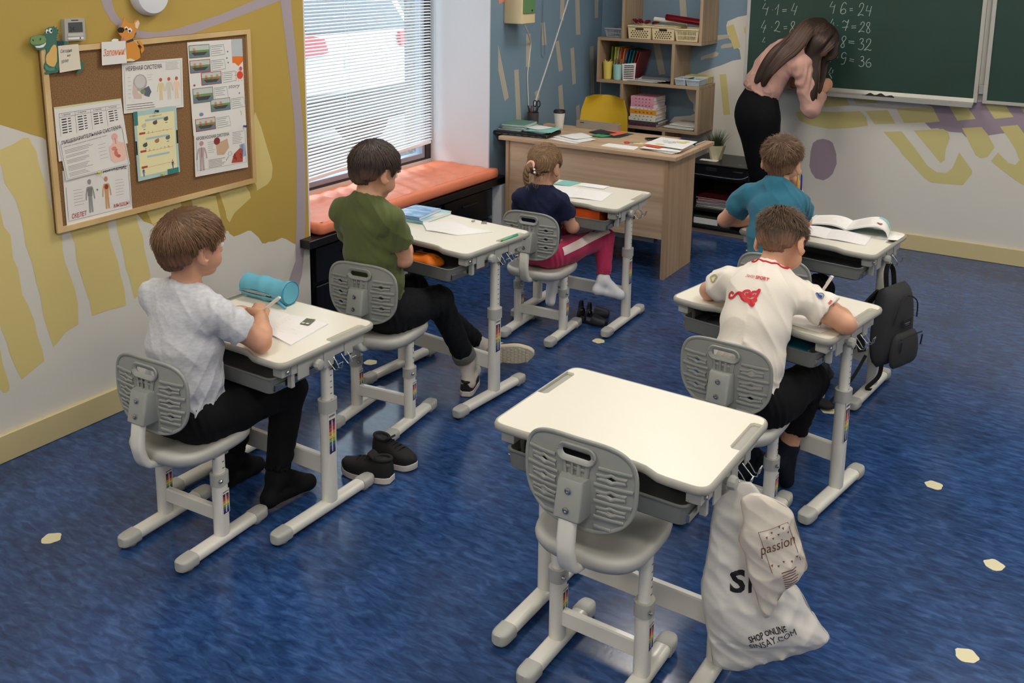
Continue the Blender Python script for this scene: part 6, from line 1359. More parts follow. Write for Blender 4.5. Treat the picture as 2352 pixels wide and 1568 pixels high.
obj('drawn_figure', join(*[ribbon([(u+.10*math.cos(t)*k, v+.13*math.sin(t*1.3)*k) for t in np.linspace(0, 5, 14)], .012, fz) for u, v, k in ((.45, .5, 1), (.55, .45, .7), (.6, .65, .6), (.3, .6, .5))]), flat((150, 146, 150)), dr)
obj('drawn_patch', join(*[([fz(u+a*math.cos(t), v+b*math.sin(t)) for t in np.linspace(0, 2*PI, 12)[:-1]], [tuple(range(11))]) for u, v, a, b in ((.72, .66, .13, .10), (.35, .16, .12, .07), (.8, .8, .08, .06))]), flat((222, 214, 130)), dr)

# ------------------------------------------------------------------ on the shelf tower
def basket(name, x0, x1, y0, y1, z, h, rgb, label, style='slots', k=.88, group=None):
    """open plastic basket with real slots in its front and right sides"""
    w, d = x1-x0, y1-y0; e = empty(name, ((x0+x1)/2, (y0+y1)/2, z), label=label, cat='basket', group=group); m_ = mat(name+'_plastic', rgb, .45)
    def side(ax, sgn, n):
        L = (w if ax == 'x' else d); O = [(-L/2*k, .004), (L/2*k, .004), (L/2, h-.008), (-L/2, h-.008)]; H = []
        if style == 'slots':
            for r in range(2):
                for i in range(n): u = (-.42+.84*(i+.5)/n)*L*k*(1+.06*r); q = .30*.84*L/n; H.append([(u-q, h*(.14+.38*r)), (u+q, h*(.14+.38*r)), (u+q, h*(.44+.36*r)), (u-q, h*(.44+.36*r))])
        else:
            H.append([(a, h*.76+b) for a, b in rrect(L*.36, h*.17, h*.06, 3)])
            for i in range(7):
                for r in range(4):
                    u = (-.40+.8*(i+.5*(r % 2)+.25)/7)*L*k; q = L*.8/7*.36; v = h*(.12+.145*r); H.append([(u-q, v+h*.05), (u, v-h*.012), (u+q, v+h*.05), (u, v+h*.115)])
        fn = (lambda u, v: (u, sgn*(d/2)*(k+(1-k)*v/h), v)) if ax == 'x' else (lambda u, v: (sgn*(w/2)*(k+(1-k)*v/h), u, v))
        return plate(O, H, fn, .0025, 0)
    for ax, s_, n in (('x', -1, 11), ('x', 1, 11), ('y', 1, 12), ('y', -1, 12)): obj('side', side(ax, s_, n), m_, e)
    obj('bottom', box(-w/2*k, w/2*k, -d/2*k, d/2*k, .0005, .004), m_, e)
    R = [(a, b, h-.004) for a, b in rrect(w+.006, d+.006, .012, 3)]; obj('rim', sweep(R, rrect(.007, .010, .002, 1), closed=True), m_, e)
    return e
ZU, ZL2, ZB = 1.3572, 1.0402, .7122
basket('pale_basket', .105, .252, 6.57, 6.80, ZU, .07, (150, 158, 166), 'small grey blue basket on the far left end of the upper shelf board', k=.84)
lat = mat('lattice_cream', (222, 206, 164), .45)
def lidbasket(x0, x1, label):
    e = basket('lattice_basket', x0, x1, 6.565, 6.83, ZU, .098, (222, 206, 164), label, 'lattice', .93, 'cream lattice baskets'); w, d = x1-x0, .265
    obj('inner_dark', box(-w*.42, w*.42, -d*.42, d*.42, .006, .072, .002), mat('basket_content', (70, 50, 40), .8), e)
    return e
b1 = lidbasket(.300, .485, 'left cream lattice basket with red tinsel on top'); b2 = lidbasket(.492, .668, 'middle cream lattice basket under the red roll')
obj('lid', box(-.085, .085, -.1, .12, .0985, .104, .003), lat, b2)
basket('slotted_basket', .672, .856, 6.56, 6.78, ZU, .092, (222, 206, 164), 'cream slotted basket at the right end of the upper shelf board', k=.86)
e = empty('red_tinsel', (.39, 6.68, ZU+.099), label='heap of dark red tinsel ribbon on the left lattice basket', cat='tinsel'); tr = mat('tinsel_red', (120, 14, 26), .3, metal=.5)
obj('ribbon_loops', join(*[tube([(-.085+.02*k+.012*math.cos(t*2.2+k), .06*math.sin(k*1.9)+.02*math.sin(t), .012+.018*abs(math.sin(t+k*.7))*(1.6-.14*k)) for t in np.linspace(0, 6, 16)], .004, 5) for k in range(10)]), tr, e, smooth=True)
e = tag(obj('gift_paper_roll', xf(tube([(-.14, 0, 0), (.14, 0, 0)], .024, 18), (.70, 6.66, ZU+.150), (0, .10, -.05)), tr, smooth=40), 'dark red glossy roll lying across the baskets of the shelf tower', 'roll')
e = tag(obj('white_paper_roll', xf(tube([(-.13, 0, 0), (.13, 0, 0)], .018, 14), (.56, 6.75, ZU+.132), (0, .06, .0)), M['paper'], smooth=40), 'white paper roll behind the red tinsel on the shelf tower', 'roll')
def cupn(x, rgb, label, h=.135):
    e = empty('plastic_cup', (x, 6.60, ZL2), label=label, cat='cup'); obj('cup', lathe([(.027, 0), (.030, .003), (.038, h), (.036, h), (.028, .006), (.001, .006)], 24), flat(rgb, .4), e, smooth=40); return e
cupn(.128, (222, 200, 96), 'yellow plastic cup with pencils on the middle shelf'); cupn(.213, (160, 206, 206), 'pale turquoise plastic cup with coloured pencils on the middle shelf', .118)
for k in range(4): pen((.128+.008*math.cos(k*2), 6.60+.008*math.sin(k*2), ZL2+.01), (.128+.024*math.cos(k*2), 6.60+.024*math.sin(k*2), ZL2+.15), [(190, 150, 70), (60, 50, 50), (210, 190, 150), (170, 130, 60)][k], ['ochre', 'dark grey', 'beige', 'brown'][k]+' pencil standing in the yellow cup on the shelf', .0035, (90, 70, 50), 'pencil')
for k in range(8): pen((.213+.008*math.cos(k), 6.60+.008*math.sin(k), ZL2+.01), (.213+.031*math.cos(k), 6.60+.028*math.sin(k), ZL2+.155), [(60, 130, 80), (200, 60, 60), (70, 90, 150), (200, 120, 140), (40, 110, 90), (150, 50, 60), (90, 140, 110), (220, 160, 150)][k], ['green', 'red', 'blue', 'pink', 'dark green', 'crimson', 'sage', 'salmon'][k]+' pencil standing in the turquoise cup on the shelf', .0035, (160, 130, 100), 'pencil')
e = empty('file_holder', (.29, 6.64, ZL2), .35, 'white grid plastic file holder with coloured folders on the middle shelf', 'file holder')
obj('side', plate([(-.045, 0), (.045, 0), (.052, .135), (-.052, .125)], [[(-.038, .014+.0135*k), (.038, .014+.0135*k), (.038, .021+.0135*k), (-.038, .021+.0135*k)] for k in range(8)], lambda u, v: (u, -.05, v), .0025, 0), flat((214, 212, 208), .4), e); obj('side', box(-.047, .047, .048, .05, 0, .12), flat((214, 212, 208), .4), e); obj('bottom', box(-.045, .045, -.048, .047, .0005, .003), flat((214, 212, 208), .4), e)
for k, c in enumerate(((110, 130, 50), (206, 206, 90), (196, 190, 96), (206, 80, 40), (220, 130, 70), (30, 70, 130), (30, 100, 110), (40, 110, 90), (150, 40, 50), (130, 36, 46))):
    e = empty('plastic_folder', (.132+.020*k, 6.735+.004*(k % 3), ZL2), label=['dark lime', 'yellow', 'straw yellow', 'orange red', 'apricot', 'blue', 'petrol', 'dark green', 'red', 'dark red'][k]+' plastic folder leaning on the middle shelf', cat='folder', group='leaning plastic folders'); a = .05+.03*k
    obj('sheet', xf(box(-.0035, .0035, -.10, .10, .0005, .245-.002*k, .0008), (.0, 0, 0), (0, a*.9, 0)), flat(c, .35), e)
e = tag(obj('photo_card', xf(box(-.055, .055, -.001, .001, 0, .06, 0), (.21, 6.668, ZL2+.150), (-.1, .12, .1)), flat((196, 188, 200))), 'pale picture card standing behind the pencil cups', 'card')
for k in range(5): tsheet([(.30+.03*k, 6.58), (.52+.03*k, 6.565+.004*k), (.54+.02*k, 6.80), (.33, 6.79)], ZL2+.0003+.005*k, ['pale blue sheet lowest on the middle shelf', 'white booklet second from below on the middle shelf', 'grey booklet in the middle of the pile on the middle shelf', 'grey sheet near the top of the pile on the middle shelf', 'dark grey sheet topmost on the middle shelf'][k], t=.004, arch=.003, m=flat([(150, 166, 172), (226, 224, 220), (150, 150, 150), (206, 204, 200), (120, 124, 126)][k]), name='booklet', cat='booklet', seed=k)
basket('pale_basket', .690, .772, 6.56, 6.72, ZL2, .05, (186, 198, 206), 'left pale blue basket on the lower shelf board beside the divider', k=.85)
basket('pale_basket', .778, .878, 6.56, 6.72, ZL2, .05, (186, 198, 206), 'right pale blue basket at the end of the lower shelf board', k=.85)
basket('cream_basket', .70, .872, 6.74, 6.86, ZL2, .055, (214, 206, 150), 'pale yellow basket behind the two blue baskets', k=.9)
zz = ZB
BK = [(.022, (96, 40, 66), .215, .0), (.018, (60, 76, 78), .225, .01), (.026, (226, 220, 206), .215, -.005), (.024, (222, 216, 196), .205, 0), (.036, (226, 150, 40), .21, .0), (.016, (232, 220, 214), .205, .0), (.030, (216, 150, 172), .185, -.004), (.020, (222, 160, 180), .185, -.002), (.030, (220, 156, 176), .188, -.003)]
BL = ['dark purple book at the bottom of the stack on the lower shelf', 'dark green book second from the bottom of the stack', 'white spined book below the cream one in the stack', 'cream spined book directly under the orange book', 'thick orange book in the middle of the stack', 'thin white book lying on the orange book', 'lowest of the three pink books', 'middle one of the three pink books', 'topmost pink book of the stack on the lower shelf']
for k, (t, c, w, dx) in enumerate(BK):
    e = empty('stacked_book', (.445+dx, 6.67, zz), random.uniform(-.05, .05), BL[k], 'book', 'books stacked on the lower shelf')
    obj('pages', box(-w/2+.002, w/2-.003, -.10, .10, .0016, t-.0016, 0), PW, e); cv = flat(c, .45)
    obj('cover', join(box(-w/2, w/2, -.105, .105, 0, .0015, 0), box(-w/2, w/2, -.105, .105, t-.0018, t-.0003, 0)), cv, e); sp = obj('spine', box(-w/2, w/2, -.1085, -.105, 0, t-.0003, .0006), cv, e)
    obj('spine_title', textgeo(['СЛОВАРЬ', 'АТЛАС МИРА', 'ПРОСТО О ВАЖНОМ', 'РОДНАЯ РЕЧЬ', 'РУССКИЙ ЯЗЫК', 'НАШ КЛАСС', 'МАТЕМАТИКА', 'МАТЕМАТИКА', 'МАТЕМАТИКА'][k] if False else '- - - - -', lambda u, v: (u, -.1088, v), -w*.3, t*.3, w*.36, t*.55), flat(tuple(int(x*.55) for x in c)), sp)
    zz += t
for k in range(6): tsheet([(.60+.012*k, 6.575+.006*k), (.845, 6.57+.008*k), (.85, 6.80), (.62+.01*k, 6.80)], ZB+.0003+.0062*k, ['grey booklet at the bottom of the pile at the right of the lower shelf', 'white booklet, second from the bottom beside the book stack', 'white booklet, third from the bottom beside the book stack', 'grey booklet, third from the top beside the book stack', 'white booklet, second from the top beside the book stack', 'white booklet on top of the pile at the right of the lower shelf'][k], t=.005, arch=.003, m=flat([(110, 108, 106), (224, 222, 216), (206, 204, 200), (150, 148, 146), (228, 226, 220), (196, 190, 180)][k]), name='booklet', cat='booklet', seed=k*2)

# ------------------------------------------------------------------ printer, plant, cabinet books
e = empty('printer', (1.115, 6.62, .4205), label='black printer standing on the low dark cabinet', cat='printer')
obj('body', rbox(0, 0, .045, .46, .40, .09, .02, .006, 4), M['black'], e); obj('scanner_lid', rbox(0, .0, .096, .47, .41, .012, .02, .003, 4), mat('printer_lid', (30, 30, 32), .35), e)
obj('control_panel', box(-.10, -.02, -.2025, -.2, .05, .075, .001), M['dark'], e); obj('output_tray', sweep(curve([(-.22, -.202, .018), (.05, -.206, .014), (.16, -.205, .02), (.21, -.202, .045)], 5), circ(.004, 8)), M['steel'], e); obj('logo_strip', box(.10, .17, -.2022, -.2, .062, .068, 0), M['steel'], e)
obj('emblem', join(*[ribbon([(.14+.03*math.cos(t), -.12+.02*math.sin(t)) for t in np.linspace(0, 2*PI, 16)], .005, lambda u, v: (u, v, .1026)), ribbon([(.10, -.125), (.12, -.11), (.11, -.135), (.13, -.12)], .005, lambda u, v: (u, v, .1026))]), flat((170, 170, 172)), e)
tag(obj('paper_strip', box(.93, 1.06, 6.50, 6.56, .5235, .5245, 0), PW), 'white paper slip lying on the black printer', 'paper')
e = empty('potted_grass', (1.02, 6.60, .5232), label='artificial grass plant in a faceted cream pot on the printer', cat='plant'); pc = mat('pot_cream', (214, 204, 168), .6)
def facet():
    n = 7; R0 = [(.042*math.cos(2*PI*i/n), .042*math.sin(2*PI*i/n), 0) for i in range(n)]; R1 = [(.066*math.cos(2*PI*(i+.5)/n), .066*math.sin(2*PI*(i+.5)/n), .105) for i in range(n)]; V = R0+R1+[(x*.9, y*.9, .105) for x, y, z in R1]+[(x*.8, y*.8, .08) for x, y, z in R1]; F = [tuple(range(n-1, -1, -1))]
    for i in range(n): j = (i+1) % n; F += [(i, j, n+i), (j, n+j, n+i), (n+i, n+j, 2*n+j, 2*n+i), (2*n+i, 2*n+j, 3*n+j, 3*n+i)]
    return V, F+[tuple(3*n+i for i in range(n))]
obj('pot', facet(), pc, e)
G = []
for k in range(170):
    a = random.uniform(0, 2*PI); r = .045*math.sqrt(random.random()); L = random.uniform(.09, .15); o_ = r/.045*random.uniform(.5, 1.2)*.09; x, y = r*math.cos(a), r*math.sin(a); w = .0022
    px, py = -math.sin(a)*w, math.cos(a)*w; V = []; F = []
    for i in range(5):
        t = i/4; X = x+math.cos(a)*o_*t**1.6; Y = y+math.sin(a)*o_*t**1.6; Z = .08+L*t*(1-.18*t*o_/.09); q_ = 1-t*.95; V += [(X+px*q_, Y+py*q_, Z), (X-px*q_, Y-py*q_, Z)]
    F = [(2*i, 2*i+1, 2*i+3, 2*i+2) for i in range(4)]; G.append((V, F))
g_ = obj('grass_blades', join(*G), mat('grass_green', (58, 84, 40), .5, rgb2=(30, 52, 24), nscale=20), e); g_['kind'] = 'stuff'
for k in range(7):
    c = [(40, 36, 36), (210, 206, 196), (60, 90, 60), (150, 150, 146), (110, 60, 60), (170, 60, 70), (120, 40, 50)][k]
    tsheetz = .1782+.011*k
    e = empty('cabinet_book', (1.06+.006*(k % 3), 6.62, tsheetz), random.uniform(-.06, .06), ['dark', 'white', 'green', 'grey', 'brown red', 'crimson', 'dark crimson'][k]+' booklet in the pile inside the low dark cabinet', 'book'); obj('cover', box(-.14, .14, -.125, .13, 0, .0018, 0), flat(c, .5), e); obj('cover', box(-.14, .14, -.125, .13, .0085, .0103, 0), flat(c, .5), e); obj('pages', box(-.138, .137, -.122, .128, .0019, .0084, 0), PW, e)
e = empty('file_box', (1.04, 6.60, .0502), label='low box with a white and orange label at the bottom of the dark cabinet', cat='box'); obj('box_body', box(-.13, .15, -.12, .13, 0, .07), flat((40, 60, 48), .5), e); obj('label', box(-.12, .06, -.1212, -.12, .012, .055, 0), PW, e); obj('label_mark', box(-.13, -.12, -.1212, -.12, .012, .055, 0), flat((210, 130, 50)), e)

# ------------------------------------------------------------------ floor: stickers, shoes
for i, (x, y) in enumerate(SPOTS):
    P = [((.031+.003*math.sin(5*a+i))*math.cos(a), (.031+.003*math.cos(4*a+2*i))*math.sin(a)) for a in np.linspace(0, 2*PI, 21)[:-1]]
    o_ = obj('floor_sticker', slab(P, 0.0002, .0012, .0003), mat('sticker_cream', (222, 214, 176), .6) if i == 0 else bpy.data.materials['sticker_cream'], None, (x, y, 0))
    tag(o_, ['cream dot sticker on the floor at the far left of the picture', 'cream dot sticker on the floor between the first two desks by the wall', 'cream dot sticker on the floor in front of the desk of the girl', 'cream dot sticker on the floor under the front left chair', 'cream dot sticker on the floor beside the desk leg of the boy in white', 'cream dot sticker on the open floor below the hanging backpack', 'cream dot sticker at the right picture edge, half way down the floor', 'cream dot sticker in the lower right corner of the floor', 'cream dot sticker on the floor beside the foot of the boy in olive'][i], 'sticker', 'cream floor dots')
def shoe(loc, rz, L, up, sole, label, H=.075, lace=True, rx=0., parent=None, name='sneaker', white=(226, 222, 214), anklez=1.):
    """low shoe, toe towards +x"""
    e = empty(name, loc, rz, label, 'shoe') if parent is None else empty(name, loc, rz, parent=parent)
    e.rotation_euler = (rx, 0, rz)
    wd = lambda t: L*(.135+.055*math.sin(PI*min(1, t*1.1))+.035*math.exp(-((t-.68)/.2)**2))*(1-max(0, (t-.86)/.14)**2*.75)*(1-max(0, (.10-t)/.10)**2*.35)
    n = 18; S0, S1, U = [], [], []
    T = [i/n for i in range(n+1)]
    outl = [(L*t, wd(t)) for t in T]+[(L*t, -wd(t)) for t in reversed(T)]
    sl = [[(x, y, 0) for x, y in inset(outl, -.002)[::1]], [(x, y, L*.10) for x, y in outl]]
    P = outl[::-1]
    up_z = lambda x: .012*max(0, (x/L-.8)/.2)**2
    obj('sole', loft([[(x, y, z+up_z(x)) for x, y in (inset(P, .004) if z in (0., .028) else P)] for z in (0., .004, .024, .028)]), sole, e, smooth=40)
    loops = []
    for i in range(n+1):
        t = i/n; w = wd(t)*.97
        h = H*(1.0-.05*t) if t < .30 else H*(.985-.52*((t-.30)/.70)**1.0) if t < .92 else H*(.985-.52*.886)*(1-((t-.92)/.08)**2*.6)
        if t < .1: h *= (.9+.1*t/.1)
        lp = []
        for j in range(13):
            a = PI*j/12; cx = math.cos(a); sx = math.sin(a)
            lp.append((L*(.01+.98*t), w*abs(cx)**.7*(1 if cx > 0 else -1)*(1-.22*sx*(t < .45)), .022+h*sx**.62*1.0+up_z(L*t)))
        loops.append(lp)
    V, F = loft(loops)
    obj('upper', (V, F), up, e, smooth=50)
    # collar opening
    zo = .022+H
    obj('collar', sweep([(L*(.18+.155*math.cos(a)), L*.105*math.sin(a), zo*(.985-.03*math.cos(a))) for a in np.linspace(0, 2*PI, 21)[:-1]], circ(.007, 8), closed=True), up, e, smooth=True)
    obj('opening', ([(L*(.18+.15*math.cos(a)), L*.10*math.sin(a), zo*(.988-.03*math.cos(a))) for a in np.linspace(0, 2*PI, 21)[:-1]], [tuple(range(20))]), M['dark'], e)
    if lace:
        for k in range(4):
            t = .40+.085*k; z = .022+H*(.985-.52*(t-.30)/.70)+.004; obj('lace', tube([(L*t, -wd(t)*.42, z-.006), (L*(t+.01), 0, z+.002), (L*t, wd(t)*.42, z-.006)], .0028, 6, 3), up, e)
        obj('tongue', xf(slab(rrect(.05, .045, .012, 3), 0, .008, .002), (L*.36, 0, .022+H*.97), (0, .45-1.1, 0)), up, e, smooth=40)
    return e
bs = mat('suede_black', (20, 20, 21), .8, bump=.3, bscale=300); wsole = mat('sole_white', (220, 210, 200), .5)
shoe((1.272, 2.575, 0), PI+.18, .215, bs, wsole, 'front black suede sneaker with white sole on the floor beside the desk', .068)
shoe((1.085, 2.70, 0), -.08, .215, bs, wsole, 'rear black suede sneaker with white sole standing behind its pair', .068)
def sandal(loc, rz, label):
    e = empty('sandal', loc, rz, label, 'shoe'); L = .17; m_ = mat('sandal_navy', (26, 28, 38), .5) if 'sandal_navy' not in bpy.data.materials else bpy.data.materials['sandal_navy']
    P = [(L*t, .030*math.sin(PI*(.12+.78*t))**.6*(1.15 if t > .5 else .95)) for t in np.linspace(0, 1, 12)]; P = P+[(x, -y) for x, y in P[::-1]]
    obj('sole', slab(P[::-1], 0, .018, .003), m_, e, smooth=40); obj('insole', slab(inset(P[::-1], .005), .0182, .0195, .0004), flat((96, 92, 92)), e)
    loops = []
    for t in np.linspace(.55, 1., 9): w = .033*math.sin(PI*(.12+.78*t))**.6*1.2; h = .05*(1.1-.6*t)*(1 if t < .97 else .7); loops.append([(L*t, w*math.cos(a), .016+h*math.sin(a)) for a in np.linspace(0, PI, 11)])
    obj('upper', loft(loops, (False, True)), m_, e, smooth=50)
    for a0, z0 in ((.34, .055), (.06, .06)): obj('strap', sweep([(L*a0, .032*math.cos(a), .016+z0*math.sin(a)**.8) for a in np.linspace(.0, PI, 13)], rrect(.003, .014, .001, 1), up=(1, 0, 0)), m_, e)
    obj('heel_cup', loft([[(L*(.10-.09*math.sin(a)), .030*math.cos(a), z) for a in np.linspace(0, PI, 11)] for z in (.017, .05)], (False, False), closed=False), m_, e, smooth=50)
sandal((1.02, 4.52, 0), .2, 'navy sandal lying on the floor under the desk of the girl, left one'); sandal((1.07, 4.43, 0), -.1, 'navy sandal under the desk of the girl, nearer one with the strap up')

# ------------------------------------------------------------------ backpack and plastic bags
e = empty('backpack', (2.685, 4.285, .0), -.35, label='dark grey backpack hanging on the desk hook of the boy in teal', cat='backpack')
bf = mat('pack_charcoal', (46, 47, 50), .85, bump=.25, bscale=260); bd = mat('pack_dark', (26, 26, 28), .8)
def sgeo(w, h, d, z0, puff=.2, e1=3.):
    L = []
    for i in range(19):
        v = i/18; z = z0+h*v; s = (1-abs(2*v-1)**4.5)**.5*.94+.06; wv = w/2*(1-.18*max(0, v-.45)**1.2*1.6)
        L.append([(d*(.5*math.copysign(abs(math.cos(a))**.75, math.cos(a)))*s*(1+puff*(math.cos(a) > 0)*math.sin(PI*v)), wv*math.copysign(abs(math.sin(a))**.6, math.sin(a))*(.80+.20*s), z) for a in np.linspace(0, 2*PI, 33)[:-1]])
    return loft(L)
obj('main_body', sgeo(.235, .36, .105, .19), bf, e, smooth=60)
pk = obj('front_pocket', xf(sgeo(.19, .155, .05, 0, .3), (.066, 0, .20)), bf, e, smooth=60); obj('zip', tube([(.098, -.085, .345), (.104, 0, .352), (.098, .085, .345)], .003, 6, 4), bd, pk)
obj('top_zip', tube([(.062, -.095, .40), (.070, -.07, .48), (.060, 0, .515), (.070, .07, .48), (.062, .095, .40)], .003, 6, 5), bd, e)
lbk = obj('label_patch', box(.0, .0025, -.03, .03, 0, .034, .0005), bd, e, (.079, -.015, .385)); obj('label_line', join(box(.0027, .003, -.02, .02, .015, .019, 0), box(.0027, .003, -.014, .014, .008, .010, 0)), flat((120, 120, 122)), lbk)
obj('carry_loop', sweep(curve([(-.02, -.03, .53), (-.03, -.028, .60), (-.035, 0, .635), (-.03, .028, .60), (-.02, .03, .53)], 6), rrect(.004, .024, .0015, 1), up=(1, 0, 0)), bd, e)
for s in (-1, 1): obj('shoulder_strap', sweep(curve([(-.04, s*.05, .52), (-.085, s*.075, .44), (-.095, s*.09, .33), (-.07, s*.10, .24)], 6), rrect(.05, .012, .005, 2), up=(1, 0, 0)), bd, e)
obj('side_strap', sweep(curve([(-.05, -.10, .23), (-.07, -.16, .13), (-.10, -.22, .06), (-.12, -.26, .012)], 6), rrect(.018, .003, .001, 1)), bd, e); obj('strap_pad', ellipsoid((-.07, -.15, .335), (.03, .03, .028), 12, 8), bd, e, smooth=True)
obj('side_strap', sweep(curve([(-.04, .02, .2), (-.03, -.01, .12), (-.06, -.05, .06), (-.05, -.03, .05)], 6), rrect(.018, .003, .001, 1)), bd, e); obj('strap_end', ellipsoid((-.13, -.27, .02), (.05, .035, .02), 12, 8), bd, e, smooth=True)
for s in (-1, 1): obj('zip_pull', box(-.002, .002, -.004, .004, -.05, 0, .001), bd, e, (.102, s*.082, .335), (0, .1, 0))

def plastic(name, rgb, al):
    m = mat(name, rgb, .32, spec=.5, bump=.35, bscale=26); b = m.node_tree.nodes['Principled BSDF']; nt = m.node_tree
    t = nt.nodes.new('ShaderNodeBsdfTranslucent'); t.inputs[0].default_value = (*lin(rgb), 1); x = nt.nodes.new('ShaderNodeMixShader'); x.inputs[0].default_value = al; o_ = nt.nodes['Material Output']
    nt.links.new(b.outputs[0], x.inputs[1]); nt.links.new(t.outputs[0], x.inputs[2]); nt.links.new(x.outputs[0], o_.inputs[0]); return m
BX = np.array((.875, .485, 0)); BX /= np.linalg.norm(BX); BN = np.array((BX[1], -BX[0], 0)); 
def bag(name, org, prof, m, label, seed=0, amp=.006):
    """limp plastic bag: prof rows (z, left, right, thickness) along BX"""
    e = empty(name, org, label=label, cat='bag'); rows = curve([(a, b, c) for a, b, c, d in prof], 9); th_ = curve([(d, 0, 0) for a, b, c, d in prof], 9); L = []; n = 96
    rg_ = lambda a: 1-2*abs(math.sin(a))**.7
    fx = lambda x, y, z: amp*(.8*rg_(21*x+9*z+seed+.8*math.sin(30*z))+.7*rg_(27*z-19*x+2*seed+math.sin(25*x))+.45*rg_(60*x+25*z+math.sin(40*z))+.35*rg_(75*z+44*x+seed))
    for (z, l, r), (t, _, _) in zip(rows, th_):
        lp = []
        for j in range(n):
            a = 2*PI*j/n; c, s = math.cos(a), math.sin(a); x = (l+r)/2+(r-l)/2*math.copysign(abs(c)**.85, c); y = t*math.copysign(abs(s)**.8, s)
            w = min(1, t/.03); d = fx(x, y*3, z)*w; p = BX*x+BN*(-1)*0+np.array((BN[0], BN[1], 0))*(y+d*(1 if s > 0 else -1)); lp.append((p[0], p[1], z+.3*d))
        L.append(lp)
    o_ = obj('bag_body', loft(L), m, e, smooth=60); return e, o_
from mathutils.bvhtree import BVHTree
def drape(o_, e, geos, m, off=.002, name='print'):
    me = o_.data; bv = BVHTree.FromPolygons([v.co for v in me.vertices], [p.vertices for p in me.polygons]); V, F = subdiv(join(*geos), 2); out = []
    d = Vector((-BN[0], -BN[1], 0))
    for x, z, _ in V:
        p = Vector(BX*x)+Vector((BN[0], BN[1], 0))*.5; p.z = z; h = bv.ray_cast(p, d)[0]; out.append(tuple((h if h is not None else p+d*.45)-d*off))
    return obj(name, (out, F), m, e)
MB1 = plastic('bag_white', (238, 235, 230), .3); MB2 = plastic('bag_cream', (238, 230, 218), .28)
# x measured along BX from the hook
BZ = (2.690, 2.245, 0)
e, o_ = bag('plastic_bag', BZ, [(.600, -.012, .02, .006), (.585, -.03, .035, .012), (.55, -.065, .06, .018), (.50, -.075, .075, .026), (.43, -.078, .085, .034), (.36, -.085, .10, .045), (.30, -.092, .165, .060), (.24, -.085, .20, .075), (.19, -.075, .235, .075), (.165, -.07, .248, .060), (.13, -.062, .19, .05), (.10, -.055, .09, .045), (.075, -.05, .055, .03), (.060, -.03, .03, .012)], MB1, 'large white plastic carrier bag with bold black lettering hanging on the empty desk', 1)
tx = lambda s, x0, z0, x1, z1, sh=0., b=0.: textgeo(s, lambda u, v: (u, v, 0), x0, z0, x1, z1, sh, b)
def rot2(g, c, a): return [(c[0]+(p[0]-c[0])*math.cos(a)-(p[1]-c[1])*math.sin(a), c[1]+(p[0]-c[0])*math.sin(a)+(p[1]-c[1])*math.cos(a), 0) for p in g[0]], g[1]
blk = flat((22, 20, 20), .5)
drape(o_, e, [tx('S', -.028, .318, .012, .380, 0, .03), tx('i', .020, .318, .030, .380, 0, .03)], blk, name='lettering')
drape(o_, e, [rot2(tx('SHOP ONLINE', .025, .205, .125, .222, 0, .02), (.06, .205), .42), rot2(tx('SINSAY.COM', .025, .180, .150, .198), (.06, .19), .42)], blk, name='lettering')
e, o_ = bag('plastic_bag', (BZ[0]+BN[0]*.075+.012, BZ[1]+BN[1]*.075, 0), [(.615, -.012, .02, .006), (.60, -.03, .06, .014), (.575, -.028, .095, .02), (.54, -.022, .108, .026), (.49, -.03, .125, .032), (.45, -.012, .138, .034), (.425, -.008, .142, .034), (.39, .0, .125, .034), (.35, .018, .085, .03), (.31, .03, .072, .022), (.285, .038, .062, .012), (.275, .045, .055, .005)], MB2, 'small cream plastic bag with brown handwritten print hanging over the large bag', 4, .005)
brn = flat((110, 72, 60), .5); R2 = lambda g: rot2(g, (.075, .5), .30)
drape(o_, e, [R2(tx('passion', .012, .478, .105, .512, .25))]+[R2(ribbon([(.028, .435), (.022, .545), (.098, .55), (.105, .44)], .0016))]+[R2(([(x, z, 0), (x+.006, z, 0), (x+.003, z-.006, 0)], [(0, 2, 1)])) for x, z in ((.035, .535), (.05, .54), (.065, .53), (.08, .542), (.09, .528), (.03, .455), (.045, .448), (.06, .456), (.08, .45), (.095, .46), (.05, .525), (.072, .548))]+[R2(([(.05, .430-.0075*k, 0), (.09-.003*(k % 3), .430-.0075*k, 0), (.09-.003*(k % 3), .4275-.0075*k, 0), (.05, .4275-.0075*k, 0)], [(0, 3, 2, 1)])) for k in range(8)], brn, .0025)
# ------------------------------------------------------------------ the class
def cloth(name, rgb, rough=.85, **k): return mat(name, rgb, rough, sheen=.12 if max(rgb) > 90 else 0., spec=.5 if max(rgb) > 90 else .2, bump=.25, bscale=k.pop('bscale', 420), **k)
SKm = M['skin']
def drape2(o_, e, geos, org, U, Vv, N, m, off=.0025, name='print', sub=0.):
    me = o_.data; bv = BVHTree.FromPolygons([v.co for v in me.vertices], [p.vertices for p in me.polygons]); V, F = subdiv(join(*geos), 1); out = []
    org = Vector(tuple(map(float, org)))-e.location; U, Vv, N = Vector(nrm(U)), Vector(nrm(Vv)), Vector(nrm(N))
    for p in V:
        q = org+U*p[0]+Vv*p[1]+N*.4; h = bv.ray_cast(q, -N)[0]; out.append(tuple((h if h is not None else q-N*.4)+N*off))
    return obj(name, (out, F), m, e)
hb = dict(m0=flat((70, 52, 38)))
